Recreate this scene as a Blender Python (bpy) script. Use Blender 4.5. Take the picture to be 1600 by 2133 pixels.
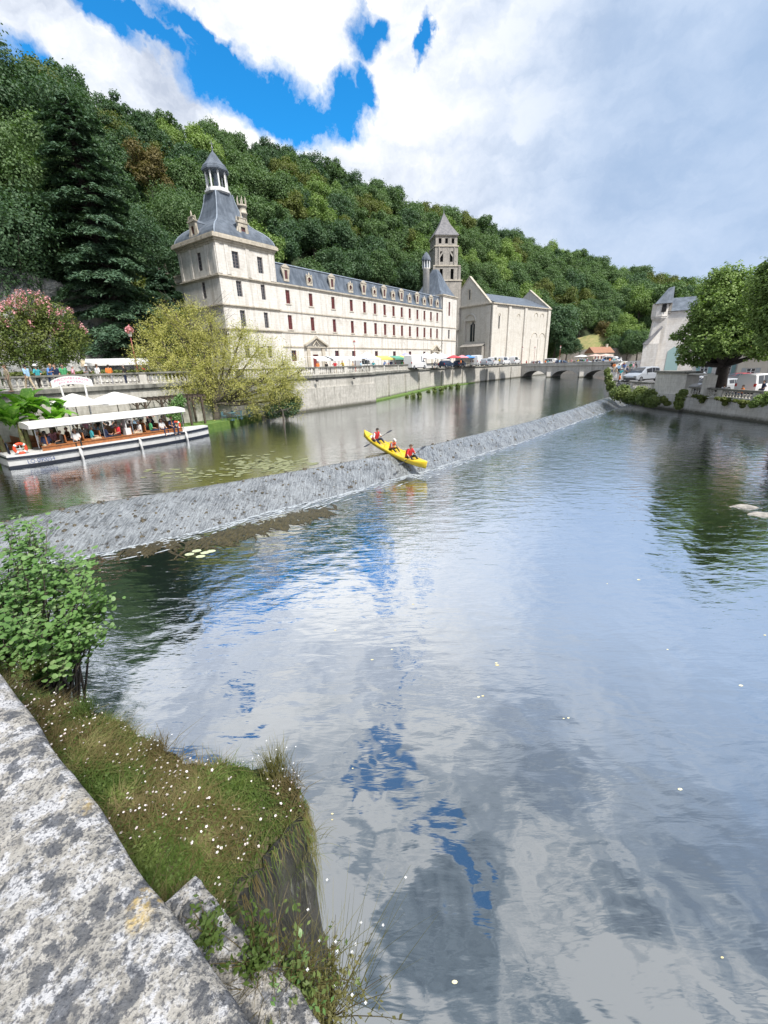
import bpy, bmesh, math, random
import numpy as np
from mathutils import Vector, Matrix, Euler
from mathutils import noise as mnoise
R = math.radians
for o in list(bpy.data.objects): bpy.data.objects.remove(o)
SC = bpy.context.scene
COL = SC.collection

# ------------------------------------------------------------ camera
EYE = 6.2
FPX, CPX, CPY = 870.0, 800.0, 1066.5
PITCH, ROLL = R(19.4), R(1.8)
_f = np.array([0, math.cos(PITCH), -math.sin(PITCH)])
_u0 = np.array([0, math.sin(PITCH), math.cos(PITCH)]); _r0 = np.array([1.0, 0, 0])
_r = _r0 * math.cos(ROLL) - _u0 * math.sin(ROLL)
_u = _u0 * math.cos(ROLL) + _r0 * math.sin(ROLL)
cam = bpy.data.cameras.new('camera'); co = bpy.data.objects.new('camera', cam); COL.objects.link(co)
co.matrix_world = Matrix(((_r[0], _u[0], -_f[0], 0), (_r[1], _u[1], -_f[1], 0), (_r[2], _u[2], -_f[2], EYE), (0, 0, 0, 1)))
cam.sensor_fit = 'VERTICAL'; cam.sensor_height = 24.0; cam.lens = 24.0 * FPX / 2133.0
cam.clip_start = 0.05; cam.clip_end = 4000
SC.camera = co

def ray(x, y):
    d = _f + _r * (x - CPX) / FPX - _u * (y - CPY) / FPX
    return d / np.linalg.norm(d)
def at(x, y, z):                       # the point of the level z seen at a place in the photograph
    d = ray(x, y); t = (z - EYE) / d[2]
    return Vector((d[0] * t, d[1] * t, z))
def far(x, y, D):                      # the point D metres away on the ground plan
    d = ray(x, y); t = D / math.hypot(d[0], d[1])
    return Vector((d[0] * t, d[1] * t, EYE + d[2] * t))

# ------------------------------------------------------------ world
SUN_AZ, SUN_EL = R(140), R(54)         # compass-like: 0 = +Y, clockwise
W = bpy.data.worlds.new('World'); SC.world = W; W.use_nodes = True
nt = W.node_tree; nt.nodes.clear()
def N(nt, t, **k):
    n = nt.nodes.new(t)
    for a, b in k.items(): setattr(n, a, b)
    return n
def L(nt, a, b): nt.links.new(a, b)
def M(nt, op, a, b=None, c=None, clamp=False):
    n = nt.nodes.new('ShaderNodeMath'); n.operation = op; n.use_clamp = clamp
    for i, v in enumerate((a, b, c)):
        if v is None: continue
        if isinstance(v, (int, float)): n.inputs[i].default_value = v
        else: nt.links.new(v, n.inputs[i])
    return n.outputs[0]
def mixc(nt, f, a, b, mode='MIX'):
    n = nt.nodes.new('ShaderNodeMix'); n.data_type = 'RGBA'; n.blend_type = mode
    for i, v in ((0, f), (6, a), (7, b)):
        if isinstance(v, (int, float)): n.inputs[i].default_value = v
        elif isinstance(v, tuple): n.inputs[i].default_value = (*v[:3], 1)
        else: nt.links.new(v, n.inputs[i])
    return n.outputs[2]
def noise(nt, vec, scale, detail=4, rough=0.55, dist=0.0):
    n = nt.nodes.new('ShaderNodeTexNoise'); n.inputs['Scale'].default_value = scale
    n.inputs['Detail'].default_value = detail; n.inputs['Roughness'].default_value = rough
    n.inputs['Distortion'].default_value = dist
    if vec is not None: nt.links.new(vec, n.inputs['Vector'])
    return n
def ramp(nt, f, stops):
    n = nt.nodes.new('ShaderNodeValToRGB'); e = n.color_ramp.elements
    while len(e) < len(stops): e.new(0.5)
    for i, (p, c) in enumerate(stops):
        e[i].position = p; e[i].color = (c, c, c, 1) if isinstance(c, (int, float)) else (*c, 1)
    nt.links.new(f, n.inputs[0]); return n.outputs[0]
def vm(nt, op, a, b=None, s=None):
    n = nt.nodes.new('ShaderNodeVectorMath'); n.operation = op
    for i, v in enumerate((a, b)):
        if v is None: continue
        if isinstance(v, tuple): n.inputs[i].default_value = v
        else: nt.links.new(v, n.inputs[i])
    if s is not None: n.inputs['Scale'].default_value = s
    return n.outputs['Value'] if op in ('DOT_PRODUCT', 'LENGTH') else n.outputs[0]
SUNV = Vector((math.sin(SUN_AZ) * math.cos(SUN_EL), math.cos(SUN_AZ) * math.cos(SUN_EL), math.sin(SUN_EL)))
tc = N(nt, 'ShaderNodeTexCoord'); D0 = tc.outputs['Generated']
sky = N(nt, 'ShaderNodeTexSky', sky_type='NISHITA', sun_disc=False)
sky.sun_elevation = SUN_EL; sky.sun_rotation = SUN_AZ
sky.air_density = 1.0; sky.dust_density = 0.3; sky.ozone_density = 3.0
nz1 = noise(nt, D0, 5.0, 7, 0.6)
wob = vm(nt, 'SCALE', vm(nt, 'SUBTRACT', nz1.outputs['Color'], (0.5, 0.5, 0.5)), s=0.13)
nz2 = noise(nt, D0, 19.0, 5, 0.6)
wob2 = vm(nt, 'SCALE', vm(nt, 'SUBTRACT', nz2.outputs['Color'], (0.5, 0.5, 0.5)), s=0.05)
D1 = vm(nt, 'ADD', vm(nt, 'ADD', D0, wob), wob2)
# openings in the cloud: px, py (direction), semi-axes in radians, tilt in degrees
def dirv(az, el): return Vector((math.sin(R(az)) * math.cos(R(el)), math.cos(R(az)) * math.cos(R(el)), math.sin(R(el))))
def dpx(x, y): d = ray(x, y); return Vector(d)
holes = [(dpx(520, 192), .100, .038, -8), (dpx(600, 236), .115, .030, -6), (dpx(728, 222), .060, .034, 25), (dpx(435, 120), .085, .015, -28), (dpx(225, 15), .065, .022, -35), (dpx(320, 72), .06, .014, -30),
         (dpx(775, 78), .034, .026, 35), (dpx(805, 50), .020, .016, 50), (dpx(778, 180), .022, .030, 30), (dpx(905, 95), .011, .030, -8), (dpx(85, 160), .06, .028, -40), (dpx(640, 258), .05, .014, -5),
         (dirv(-1, 50.0), .052, .044, 20), (dirv(-7, 52), .02, .02, 50), (dirv(9, 57.0), .044, .034, 40), (dirv(14, 60), .02, .04, 0), (dirv(0, 41), .010, .018, 0), (dirv(4, 38), .010, .012, 0),
         (dirv(-24, 41), .03, .018, 20), (dirv(-35, 47), .05, .03, 10), (dirv(-60, 50), .25, .12, 20), (dirv(-110, 35), .3, .12, 0), (dirv(170, 60), .35, .2, 0)]
acc = None
for c, ra, rb, tilt in holes:
    a = c.cross(Vector((0, 0, 1))).normalized(); b = a.cross(c).normalized()
    t = R(tilt); A = a * math.cos(t) + b * math.sin(t); B = b * math.cos(t) - a * math.sin(t)
    dv = vm(nt, 'SUBTRACT', D1, tuple(c))
    x = vm(nt, 'DOT_PRODUCT', dv, tuple(A / ra)); y = vm(nt, 'DOT_PRODUCT', dv, tuple(B / rb)); w = vm(nt, 'DOT_PRODUCT', dv, tuple(c / 0.5))
    q = M(nt, 'ADD', M(nt, 'ADD', M(nt, 'MULTIPLY', x, x), M(nt, 'MULTIPLY', y, y)), M(nt, 'MULTIPLY', w, w))
    acc = q if acc is None else M(nt, 'MINIMUM', acc, q)
fine = noise(nt, vm(nt, 'MULTIPLY', D1, (1.3, 1, 1.0)), 13, 8, 0.62)
q2 = M(nt, 'ADD', acc, M(nt, 'MULTIPLY', M(nt, 'SUBTRACT', fine.outputs['Fac'], 0.5), 2.3))
cover = ramp(nt, M(nt, 'MULTIPLY', q2, 0.5), [(0.22, 0.0), (0.48, 0.50), (0.80, 1.0)])

sepz = N(nt, 'ShaderNodeSeparateXYZ'); L(nt, D0, sepz.inputs[0])
cover = M(nt, 'MAXIMUM', cover, ramp(nt, sepz.outputs[2], [(0.62, 0.0), (0.74, 0.14)]))
# cloud body: light and shade of the cloud deck
big = noise(nt, vm(nt, 'MULTIPLY', D0, (1, 1, 1.6)), 2.2, 8, 0.55, 0.3)
mid = noise(nt, vm(nt, 'MULTIPLY', D1, (1, 1, 2.0)), 6.0, 7, 0.58)
lum = M(nt, 'ADD', M(nt, 'MULTIPLY', big.outputs['Fac'], 0.55), M(nt, 'MULTIPLY', mid.outputs['Fac'], 0.45))
lum = M(nt, 'ADD', lum, ramp(nt, vm(nt, 'DOT_PRODUCT', D0, tuple(dirv(0, 37))), [(0.93, 0.0), (0.975, 0.045)]))
sep = N(nt, 'ShaderNodeSeparateXYZ'); L(nt, D0, sep.inputs[0])
# veil of even grey-blue on the right, darker deck overhead
rightv = ramp(nt, vm(nt, 'DOT_PRODUCT', D0, tuple(dirv(52, 14))), [(0.70, 0.0), (0.88, 0.85), (0.96, 1.0)])
headv = ramp(nt, sep.outputs[2], [(0.66, 0.0), (0.80, 0.6), (0.90, 1.0)])
white = ramp(nt, lum, [(0.42, (0.50, 0.56, 0.68)), (0.495, (0.74, 0.79, 0.88)), (0.57, (1.0, 1.0, 1.0))])
veil = ramp(nt, lum, [(0.38, (0.36, 0.49, 0.70)), (0.62, (0.55, 0.66, 0.84))])
head = ramp(nt, lum, [(0.44, (0.16, 0.20, 0.26)), (0.515, (0.40, 0.47, 0.55)), (0.57, (1.0, 1.0, 1.0))])
cl = mixc(nt, rightv, white, veil)
cl = mixc(nt, headv, cl, head)
bgc = N(nt, 'ShaderNodeBackground'); L(nt, cl, bgc.inputs[0]); bgc.inputs[1].default_value = 0.60
bgs = N(nt, 'ShaderNodeBackground')
L(nt, mixc(nt, 1.0, sky.outputs[0], (0.12, 0.80, 1.15), 'MULTIPLY'), bgs.inputs[0]); bgs.inputs[1].default_value = 0.11
mx = N(nt, 'ShaderNodeMixShader'); L(nt, cover, mx.inputs[0]); L(nt, bgs.outputs[0], mx.inputs[1]); L(nt, bgc.outputs[0], mx.inputs[2])
wo = N(nt, 'ShaderNodeOutputWorld'); L(nt, mx.outputs[0], wo.inputs[0])
sl = bpy.data.lights.new('sun', 'SUN'); sl.energy = 3.0; sl.angle = R(7.0); sl.color = (1.0, 0.95, 0.87)
so = bpy.data.objects.new('sun', sl); COL.objects.link(so)
so.rotation_euler = SUNV.to_track_quat('Z', 'Y').to_euler(); so.location = (0, -40, 80)
SC.view_settings.view_transform = 'Standard'; SC.view_settings.look = 'None'
SC.view_settings.exposure = 0.95; SC.view_settings.gamma = 1.0
SC.render.engine = 'CYCLES'
SC.cycles.max_bounces = 6; SC.cycles.diffuse_bounces = 2; SC.cycles.glossy_bounces = 3; SC.cycles.transmission_bounces = 3
SC.cycles.transparent_max_bounces = 6; SC.cycles.caustics_reflective = False; SC.cycles.caustics_refractive = False
SC.cycles.use_denoising = True

# ------------------------------------------------------------ materials
def mat(name, base, rough=0.7, metal=0.0, build=None, spec=0.5):
    m = bpy.data.materials.new(name); m.use_nodes = True; t = m.node_tree
    b = t.nodes['Principled BSDF']
    b.inputs['Base Color'].default_value = (*base, 1); b.inputs['Roughness'].default_value = rough
    b.inputs['Metallic'].default_value = metal; b.inputs['Specular IOR Level'].default_value = spec
    m.diffuse_color = (*base, 1)
    if build: build(t, b)
    return m
def bump(t, b, h, strength=0.3, dist=0.02):
    n = t.nodes.new('ShaderNodeBump'); n.inputs['Strength'].default_value = strength; n.inputs['Distance'].default_value = dist
    t.links.new(h, n.inputs['Height']); t.links.new(n.outputs[0], b.inputs['Normal'])
def objco(t):
    n = t.nodes.new('ShaderNodeTexCoord'); return n.outputs['Object']
def worldco(t):
    n = t.nodes.new('ShaderNodeNewGeometry'); return n.outputs['Position']
def mottled(name, c1, c2, scale=1.5, rough=0.8, bumps=0.3, bd=0.02, world=False, c3=None):
    def f(t, b):
        v = worldco(t) if world else objco(t)
        n = noise(t, v, scale, 6, 0.6); n2 = noise(t, v, scale * 7, 4, 0.6)
        f1 = ramp(t, n.outputs['Fac'], [(0.38, 0.0), (0.62, 1.0)])
        c = mixc(t, f1, c1, c2)
        if c3: c = mixc(t, ramp(t, n2.outputs['Fac'], [(0.52, 0.0), (0.66, 1.0)]), c, c3)
        L(t, c, b.inputs['Base Color'])
        bump(t, b, M(t, 'ADD', n.outputs['Fac'], n2.outputs['Fac']), bumps, bd)
    return mat(name, c1, rough, build=f)
def stone(name, c1, c2, stain, amount=0.5, brick=(0.9, 0.4), rough=0.85, ext=False, streak=1.0, wet=None):
    # limestone ashlar: joints, mottling, rain streaks of lichen
    def f(t, b):
        v = worldco(t) if ext else objco(t)
        n = noise(t, v, 0.35, 6, 0.65); n2 = noise(t, v, 3.0, 5, 0.6)
        st = noise(t, vm(t, 'MULTIPLY', v, (1.6, 1.6, 0.12)), 0.9 * streak, 5, 0.6)
        c = mixc(t, ramp(t, n2.outputs['Fac'], [(0.35, 0.0), (0.65, 1.0)]), c1, c2)
        s = M(t, 'MULTIPLY', ramp(t, st.outputs['Fac'], [(0.50, 0.0), (0.72, 1.0)]), amount)
        s2 = M(t, 'MULTIPLY', ramp(t, n.outputs['Fac'], [(0.50, 0.0), (0.70, 1.0)]), amount * 0.8)
        c = mixc(t, M(t, 'MAXIMUM', s, s2), c, stain)
        # joints
        sp = t.nodes.new('ShaderNodeSeparateXYZ'); L(t, v, sp.inputs[0])
        cb = t.nodes.new('ShaderNodeCombineXYZ'); L(t, M(t, 'ADD', sp.outputs[0], sp.outputs[1]), cb.inputs[0]); L(t, sp.outputs[2], cb.inputs[1])
        br = t.nodes.new('ShaderNodeTexBrick'); L(t, cb.outputs[0], br.inputs['Vector'])
        br.inputs['Scale'].default_value = 1.0; br.inputs['Brick Width'].default_value = brick[0]; br.inputs['Row Height'].default_value = brick[1]
        br.inputs['Mortar Size'].default_value = 0.012; br.inputs['Mortar Smooth'].default_value = 0.3
        br.inputs['Color1'].default_value = (1, 1, 1, 1); br.inputs['Color2'].default_value = (0.90, 0.90, 0.90, 1); br.inputs['Mortar'].default_value = (0.72, 0.70, 0.66, 1)
        c = mixc(t, 0.8, c, br.outputs['Color'], 'MULTIPLY')
        if wet:      # band of algae left by the changing water level
            zz = M(t, 'ADD', sp.outputs[2], M(t, 'MULTIPLY', M(t, 'SUBTRACT', n2.outputs['Fac'], 0.5), 0.5))
            c = mixc(t, ramp(t, M(t, 'MULTIPLY', zz, 0.25), [((wet) * .25, 0.9), ((wet + .35) * .25, 0.0)]), c, (0.055, 0.055, 0.035))
        L(t, c, b.inputs['Base Color'])
        bump(t, b, M(t, 'ADD', n2.outputs['Fac'], M(t, 'MULTIPLY', br.outputs['Fac'], -0.6)), 0.4, 0.03)
    return mat(name, c1, rough, build=f)
m_abbey = stone('abbey_limestone', (0.76, 0.735, 0.70), (0.66, 0.635, 0.595), (0.36, 0.32, 0.26), 0.70)
m_trim = stone('carved_limestone', (0.60, 0.55, 0.47), (0.48, 0.43, 0.35), (0.22, 0.20, 0.16), 0.75, (1.6, 0.6))
m_church = stone('church_limestone', (0.70, 0.67, 0.62), (0.58, 0.55, 0.50), (0.38, 0.33, 0.25), 0.5)
m_oldstone = stone('bell_tower_stone', (0.44, 0.41, 0.37), (0.30, 0.28, 0.26), (0.13, 0.13, 0.12), 0.8, (0.7, 0.35))
m_quay = stone('quay_stone', (0.60, 0.58, 0.54), (0.46, 0.44, 0.40), (0.17, 0.165, 0.14), 0.60, (1.1, 0.45), ext=True, streak=2.6, wet=1.15)
m_quay_lit = stone('quay_stone_lit_tone', (0.76, 0.74, 0.70), (0.64, 0.62, 0.58), (0.36, 0.34, 0.30), 0.45, (1.1, 0.45), ext=True, streak=5.0, wet=0.16)  # quay stone, colour lightened in place of light the right bank lacks
m_coping = stone('coping_stone', (0.20, 0.20, 0.18), (0.30, 0.29, 0.26), (0.05, 0.05, 0.045), 0.9, (1.4, 3.0), ext=True)
m_baluster = stone('baluster_stone', (0.68, 0.66, 0.61), (0.54, 0.52, 0.47), (0.16, 0.15, 0.12), 0.7, (3, 3), ext=True)
m_bridge = stone('bridge_stone', (0.68, 0.66, 0.62), (0.56, 0.54, 0.50), (0.24, 0.23, 0.20), 0.6, (1.0, 0.4), ext=True, wet=1.15)
m_pink = stone('old_church_render', (0.80, 0.77, 0.74), (0.72, 0.68, 0.64), (0.42, 0.36, 0.28), 0.45, (0.7, 0.35))
m_rock = mottled('cliff_rock', (0.20, 0.21, 0.22), (0.42, 0.42, 0.40), 0.25, 0.9, 1.0, 0.4, True, (0.10, 0.12, 0.13))
def slatef(t, b):
    v = objco(t); n = noise(t, vm(t, 'MULTIPLY', v, (1, 1, 0.25)), 1.2, 5, 0.6); n2 = noise(t, v, 9, 3)
    c = mixc(t, ramp(t, n.outputs['Fac'], [(0.36, 0.0), (0.66, 1.0)]), (0.07, 0.088, 0.115), (0.165, 0.195, 0.24))
    c = mixc(t, ramp(t, n2.outputs['Fac'], [(0.45, 0.0), (0.7, 0.5)]), c, (0.06, 0.07, 0.09))
    L(t, c, b.inputs['Base Color'])
    w = t.nodes.new('ShaderNodeTexWave'); w.bands_direction = 'Z'; L(t, v, w.inputs['Vector']); w.inputs['Scale'].default_value = 1.6; w.inputs['Distortion'].default_value = 0.6
    bump(t, b, w.outputs['Fac'], 0.25, 0.03)
m_slate = mat('slate_roof', (0.13, 0.16, 0.2), 0.45, build=slatef)
m_slate_old = mottled('old_slate', (0.13, 0.13, 0.145), (0.21, 0.205, 0.215), 1.5, 0.75, 0.4, 0.04)
m_lead = mottled('lead_capping', (0.30, 0.35, 0.42), (0.20, 0.24, 0.30), 1.0, 0.5, 0.1, 0.01)
m_redpaint = mottled('dark_red_joinery', (0.20, 0.035, 0.03), (0.14, 0.03, 0.03), 3, 0.5, 0.05, 0.005)
m_greypaint = mottled('weathered_shutter', (0.13, 0.12, 0.13), (0.19, 0.17, 0.17), 3, 0.6, 0.05, 0.005)
m_glass = mat('window_glass', (0.03, 0.035, 0.045), 0.12, spec=0.7)
m_glassr = mat('window_glass_red_room', (0.10, 0.035, 0.035), 0.2, spec=0.6)
m_dark = mat('dark_opening', (0.012, 0.012, 0.014), 0.9)
m_pave = mottled('quay_paving', (0.36, 0.34, 0.31), (0.28, 0.26, 0.24), 1.0, 0.9, 0.2, 0.01, True)
m_asphalt = mottled('asphalt', (0.10, 0.10, 0.105), (0.16, 0.16, 0.165), 1.4, 0.9, 0.2, 0.01, True)
m_lawn = mottled('lawn_grass', (0.10, 0.19, 0.035), (0.17, 0.26, 0.06), 2.5, 0.95, 0.8, 0.05, True, (0.05, 0.11, 0.02))
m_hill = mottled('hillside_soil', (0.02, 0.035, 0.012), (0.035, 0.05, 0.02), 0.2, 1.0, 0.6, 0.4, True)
m_dryslope = mottled('dry_grass_slope', (0.34, 0.29, 0.13), (0.20, 0.22, 0.08), 0.5, 1.0, 0.6, 0.2, True)
m_mud = mottled('river_bed', (0.05, 0.05, 0.04), (0.08, 0.08, 0.06), 0.5, 0.9, 0.2, 0.1, True)
m_white = mottled('white_paint', (0.78, 0.78, 0.78), (0.70, 0.70, 0.70), 3, 0.35, 0.03, 0.003)
m_canvas = mottled('white_canvas', (0.78, 0.77, 0.75), (0.68, 0.67, 0.66), 2, 0.8, 0.1, 0.01)
m_navy = mat('navy_paint', (0.012, 0.016, 0.03), 0.35)
m_wood = mottled('varnished_wood', (0.42, 0.16, 0.05), (0.28, 0.10, 0.035), 6, 0.4, 0.1, 0.004)
m_darkwood = mottled('dark_timber', (0.06, 0.045, 0.035), (0.10, 0.075, 0.055), 4, 0.8, 0.3, 0.01)
m_metal = mat('grey_metal', (0.35, 0.36, 0.38), 0.4, 0.8)
m_blackm = mat('black_metal', (0.02, 0.02, 0.022), 0.5, 0.3)
m_rubber = mottled('tyre_rubber', (0.02, 0.02, 0.02), (0.03, 0.03, 0.03), 8, 0.85, 0.1, 0.002)
m_orange = mottled('lifebuoy_orange', (0.80, 0.09, 0.03), (0.70, 0.08, 0.03), 5, 0.5, 0.05, 0.003)
m_yellow = mottled('canoe_yellow', (0.80, 0.58, 0.03), (0.72, 0.52, 0.04), 3, 0.28, 0.03, 0.003)
m_bark = mottled('bark', (0.14, 0.12, 0.10), (0.07, 0.06, 0.05), 3, 0.95, 0.8, 0.04)
m_barkdark = mottled('dark_bark', (0.035, 0.028, 0.025), (0.06, 0.05, 0.045), 3, 0.95, 0.8, 0.04)
m_paint = {}
def paint(c, rough=0.3, metal=0.0):
    k = (tuple(c), rough, metal)
    if k not in m_paint:
        m_paint[k] = mat('paint_%d' % len(m_paint), c, rough, metal)
    return m_paint[k]
def leafmat(name, c1, c2, c3=None, trans=0.25, rnd=0.5, rough=0.55):
    m = bpy.data.materials.new(name); m.use_nodes = True; t = m.node_tree
    b = t.nodes['Principled BSDF']; out = t.nodes['Material Output']
    oi = t.nodes.new('ShaderNodeObjectInfo'); g = objco(t)
    n = noise(t, g, 0.55, 3, 0.5); n2 = noise(t, g, 6.0, 2, 0.5)
    f = M(t, 'ADD', M(t, 'MULTIPLY', oi.outputs['Random'], rnd), M(t, 'MULTIPLY', ramp(t, n.outputs['Fac'], [(0.35, 0.0), (0.65, 1.0)]), 1 - rnd))
    c = mixc(t, f, c1, c2)
    c = mixc(t, ramp(t, n2.outputs['Fac'], [(0.52, 0.0), (0.7, 0.75)]), c, c3 or tuple(min(1, x * 1.45) for x in c2))
    L(t, c, b.inputs['Base Color']); b.inputs['Roughness'].default_value = rough; b.inputs['Specular IOR Level'].default_value = 0.3
    tr = t.nodes.new('ShaderNodeBsdfTranslucent'); L(t, mixc(t, 1.0, c, (1.3, 1.5, 0.6), 'MULTIPLY'), tr.inputs[0])
    mxs = t.nodes.new('ShaderNodeMixShader'); mxs.inputs[0].default_value = trans
    L(t, b.outputs[0], mxs.inputs[1]); L(t, tr.outputs[0], mxs.inputs[2]); L(t, mxs.outputs[0], out.inputs['Surface'])
    m.diffuse_color = (*c1, 1)
    return m
lf_oak = leafmat('oak_leaves', (0.055, 0.110, 0.045), (0.140, 0.215, 0.088))
lf_dark = leafmat('dark_leaves', (0.042, 0.090, 0.048), (0.092, 0.155, 0.075))
lf_lime = leafmat('lime_tree_leaves', (0.095, 0.170, 0.050), (0.230, 0.320, 0.095))
lf_olive = leafmat('olive_leaves', (0.095, 0.120, 0.032), (0.160, 0.190, 0.055))
lf_rust = leafmat('turning_leaves', (0.115, 0.10, 0.038), (0.17, 0.14, 0.055))
lf_cedar = leafmat('cedar_needles', (0.036, 0.080, 0.050), (0.070, 0.130, 0.075), (0.14, 0.20, 0.115), 0.1)
lf_willow = leafmat('willow_leaves', (0.40, 0.39, 0.12), (0.54, 0.52, 0.19), (0.66, 0.62, 0.28), 0.3, 0.0)
lf_shrub = leafmat('shrub_leaves', (0.09, 0.20, 0.06), (0.20, 0.34, 0.11), (0.36, 0.48, 0.24), 0.3, 0.0, 0.4)
lf_myrtle = leafmat('crape_myrtle_leaves', (0.075, 0.125, 0.03), (0.17, 0.20, 0.055), None, 0.25, 0.0)
lf_banana = leafmat('banana_leaves', (0.10, 0.26, 0.03), (0.20, 0.40, 0.06), (0.35, 0.55, 0.12), 0.35, 0.0, 0.35)
lf_ivy = leafmat('wall_plants', (0.07, 0.12, 0.03), (0.16, 0.20, 0.06), None, 0.2, 0.3)
lf_pink = leafmat('pink_blossom', (0.66, 0.26, 0.33), (0.78, 0.42, 0.47), (0.88, 0.62, 0.64), 0.2, 0.0)

# ------------------------------------------------------------ builders
def tag(o, label=None, cat=None, group=None, kind=None):
    if label: o['label'] = label
    if cat: o['category'] = cat
    if group: o['group'] = group
    if kind: o['kind'] = kind
    return o
def empty(name, loc=(0, 0, 0), rz=0.0, scale=1.0):
    o = bpy.data.objects.new(name, None); COL.objects.link(o); o.empty_display_size = 0.2
    o.location = loc; o.rotation_euler = (0, 0, rz); o.scale = (scale,) * 3
    return o
def link(name, me, parent=None, loc=None, rz=None):
    o = bpy.data.objects.new(name, me); COL.objects.link(o)
    if parent is not None: o.parent = parent
    if loc is not None: o.location = loc
    if rz is not None: o.rotation_euler = (0, 0, rz)
    return o
def copy_tree(o, parent=None):
    c = o.copy(); COL.objects.link(c)
    if parent is not None: c.parent = parent
    for ch in list(o.children): copy_tree(ch, c)
    return c
class MB:
    def __init__(s): s.v = []; s.f = []; s.mi = []; s.sm = []
    def add(s, vs, fs, mi=0, smooth=False):
        b = len(s.v); s.v.extend([tuple(p) for p in vs])
        for f in fs: s.f.append(tuple(b + i for i in f)); s.mi.append(mi); s.sm.append(smooth)
        return s
    def box(s, x0, x1, y0, y1, z0, z1, mi=0):
        vs = [(x, y, z) for z in (z0, z1) for y in (y0, y1) for x in (x0, x1)]
        return s.add(vs, [(0, 2, 3, 1), (4, 5, 7, 6), (0, 1, 5, 4), (1, 3, 7, 5), (3, 2, 6, 7), (2, 0, 4, 6)], mi)
    def obox(s, c, ax, ay, az, mi=0):          # centre and half-axis vectors
        c, ax, ay, az = map(Vector, (c, ax, ay, az))
        vs = [c + ax * i + ay * j + az * k for k in (-1, 1) for j in (-1, 1) for i in (-1, 1)]
        return s.add(vs, [(0, 2, 3, 1), (4, 5, 7, 6), (0, 1, 5, 4), (1, 3, 7, 5), (3, 2, 6, 7), (2, 0, 4, 6)], mi)
    def prism(s, poly, z0, z1, mi=0, cap=True):
        n = len(poly)
        if sum(poly[i][0] * poly[(i + 1) % n][1] - poly[(i + 1) % n][0] * poly[i][1] for i in range(n)) < 0: poly = poly[::-1]
        vs = [(p[0], p[1], z0) for p in poly] + [(p[0], p[1], z1) for p in poly]
        fs = [(i, (i + 1) % n, n + (i + 1) % n, n + i) for i in range(n)]
        if cap: fs += [tuple(range(n, 2 * n)), tuple(range(n))[::-1]]
        return s.add(vs, fs, mi)
    def tube(s, pts, rads, n=8, mi=0, cap=True, smooth=True):
        pts = [Vector(p) for p in pts]
        if isinstance(rads, (int, float)): rads = [rads] * len(pts)
        vs = []; up = Vector((0, 0, 1))
        for i, p in enumerate(pts):
            d = (pts[min(i + 1, len(pts) - 1)] - pts[max(i - 1, 0)]).normalized()
            a = d.cross(up)
            if a.length < 0.05: a = d.cross(Vector((1, 0, 0)))
            a.normalize(); b = d.cross(a).normalized()
            if i and (a.dot(pa) < 0): a, b = -a, -b
            pa = a
            for k in range(n):
                t = 2 * math.pi * k / n; vs.append(p + (a * math.cos(t) + b * math.sin(t)) * rads[i])
        fs = []
        for i in range(len(pts) - 1):
            for k in range(n):
                k2 = (k + 1) % n; fs.append((i * n + k, i * n + k2, (i + 1) * n + k2, (i + 1) * n + k))
        s.add(vs, fs, mi, smooth)
        if cap: s.add(vs[:n], [tuple(range(n))[::-1]], mi); s.add(vs[-n:], [tuple(range(n))], mi)
        return s
    def lathe(s, prof, n=12, c=(0, 0), mi=0, smooth=True, rot=0.0, sq=None):
        # prof = [(radius, z)], sq = polygon factor for square plans
        vs = []
        for r, z in prof:
            for k in range(n):
                t = 2 * math.pi * k / n + rot; vs.append((c[0] + r * math.cos(t), c[1] + r * math.sin(t), z))
        fs = [(i * n + k, i * n + (k + 1) % n, (i + 1) * n + (k + 1) % n, (i + 1) * n + k) for i in range(len(prof) - 1) for k in range(n)]
        fs += [tuple(range(n))[::-1], tuple(range((len(prof) - 1) * n, len(prof) * n))]
        return s.add(vs, fs, mi, smooth)
    def disc(s, c, r, ax, n=12, th=0.02, mi=0):
        c = Vector(c); ax = Vector(ax).normalized(); return s.tube([c - ax * th, c + ax * th], r, n, mi)
    def build(s, name, mats, parent=None, **k):
        me = bpy.data.meshes.new(name); me.from_pydata(s.v, [], s.f)
        for m in (mats if isinstance(mats, (list, tuple)) else [mats]): me.materials.append(m)
        me.polygons.foreach_set('material_index', s.mi); me.polygons.foreach_set('use_smooth', s.sm); me.update()
        return link(name, me, parent, **k)
def quads_mesh(name, V, m, mats, nper=4, smooth=False):    # V: (n*nper, 3) array, one polygon per nper rows
    n = len(V) // nper
    me = bpy.data.meshes.new(name); me.vertices.add(len(V)); me.vertices.foreach_set('co', np.asarray(V, dtype=np.float32).ravel())
    me.loops.add(n * nper); me.loops.foreach_set('vertex_index', np.arange(n * nper, dtype=np.int32))
    me.polygons.add(n); me.polygons.foreach_set('loop_start', np.arange(0, n * nper, nper, dtype=np.int32))
    try: me.polygons.foreach_set('loop_total', np.full(n, nper, dtype=np.int32))
    except Exception: pass
    for x in (mats if isinstance(mats, (list, tuple)) else [mats]): me.materials.append(x)
    if m is not None: me.polygons.foreach_set('material_index', np.asarray(m, dtype=np.int32))
    me.update(calc_edges=True); me.validate()
    return me
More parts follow.
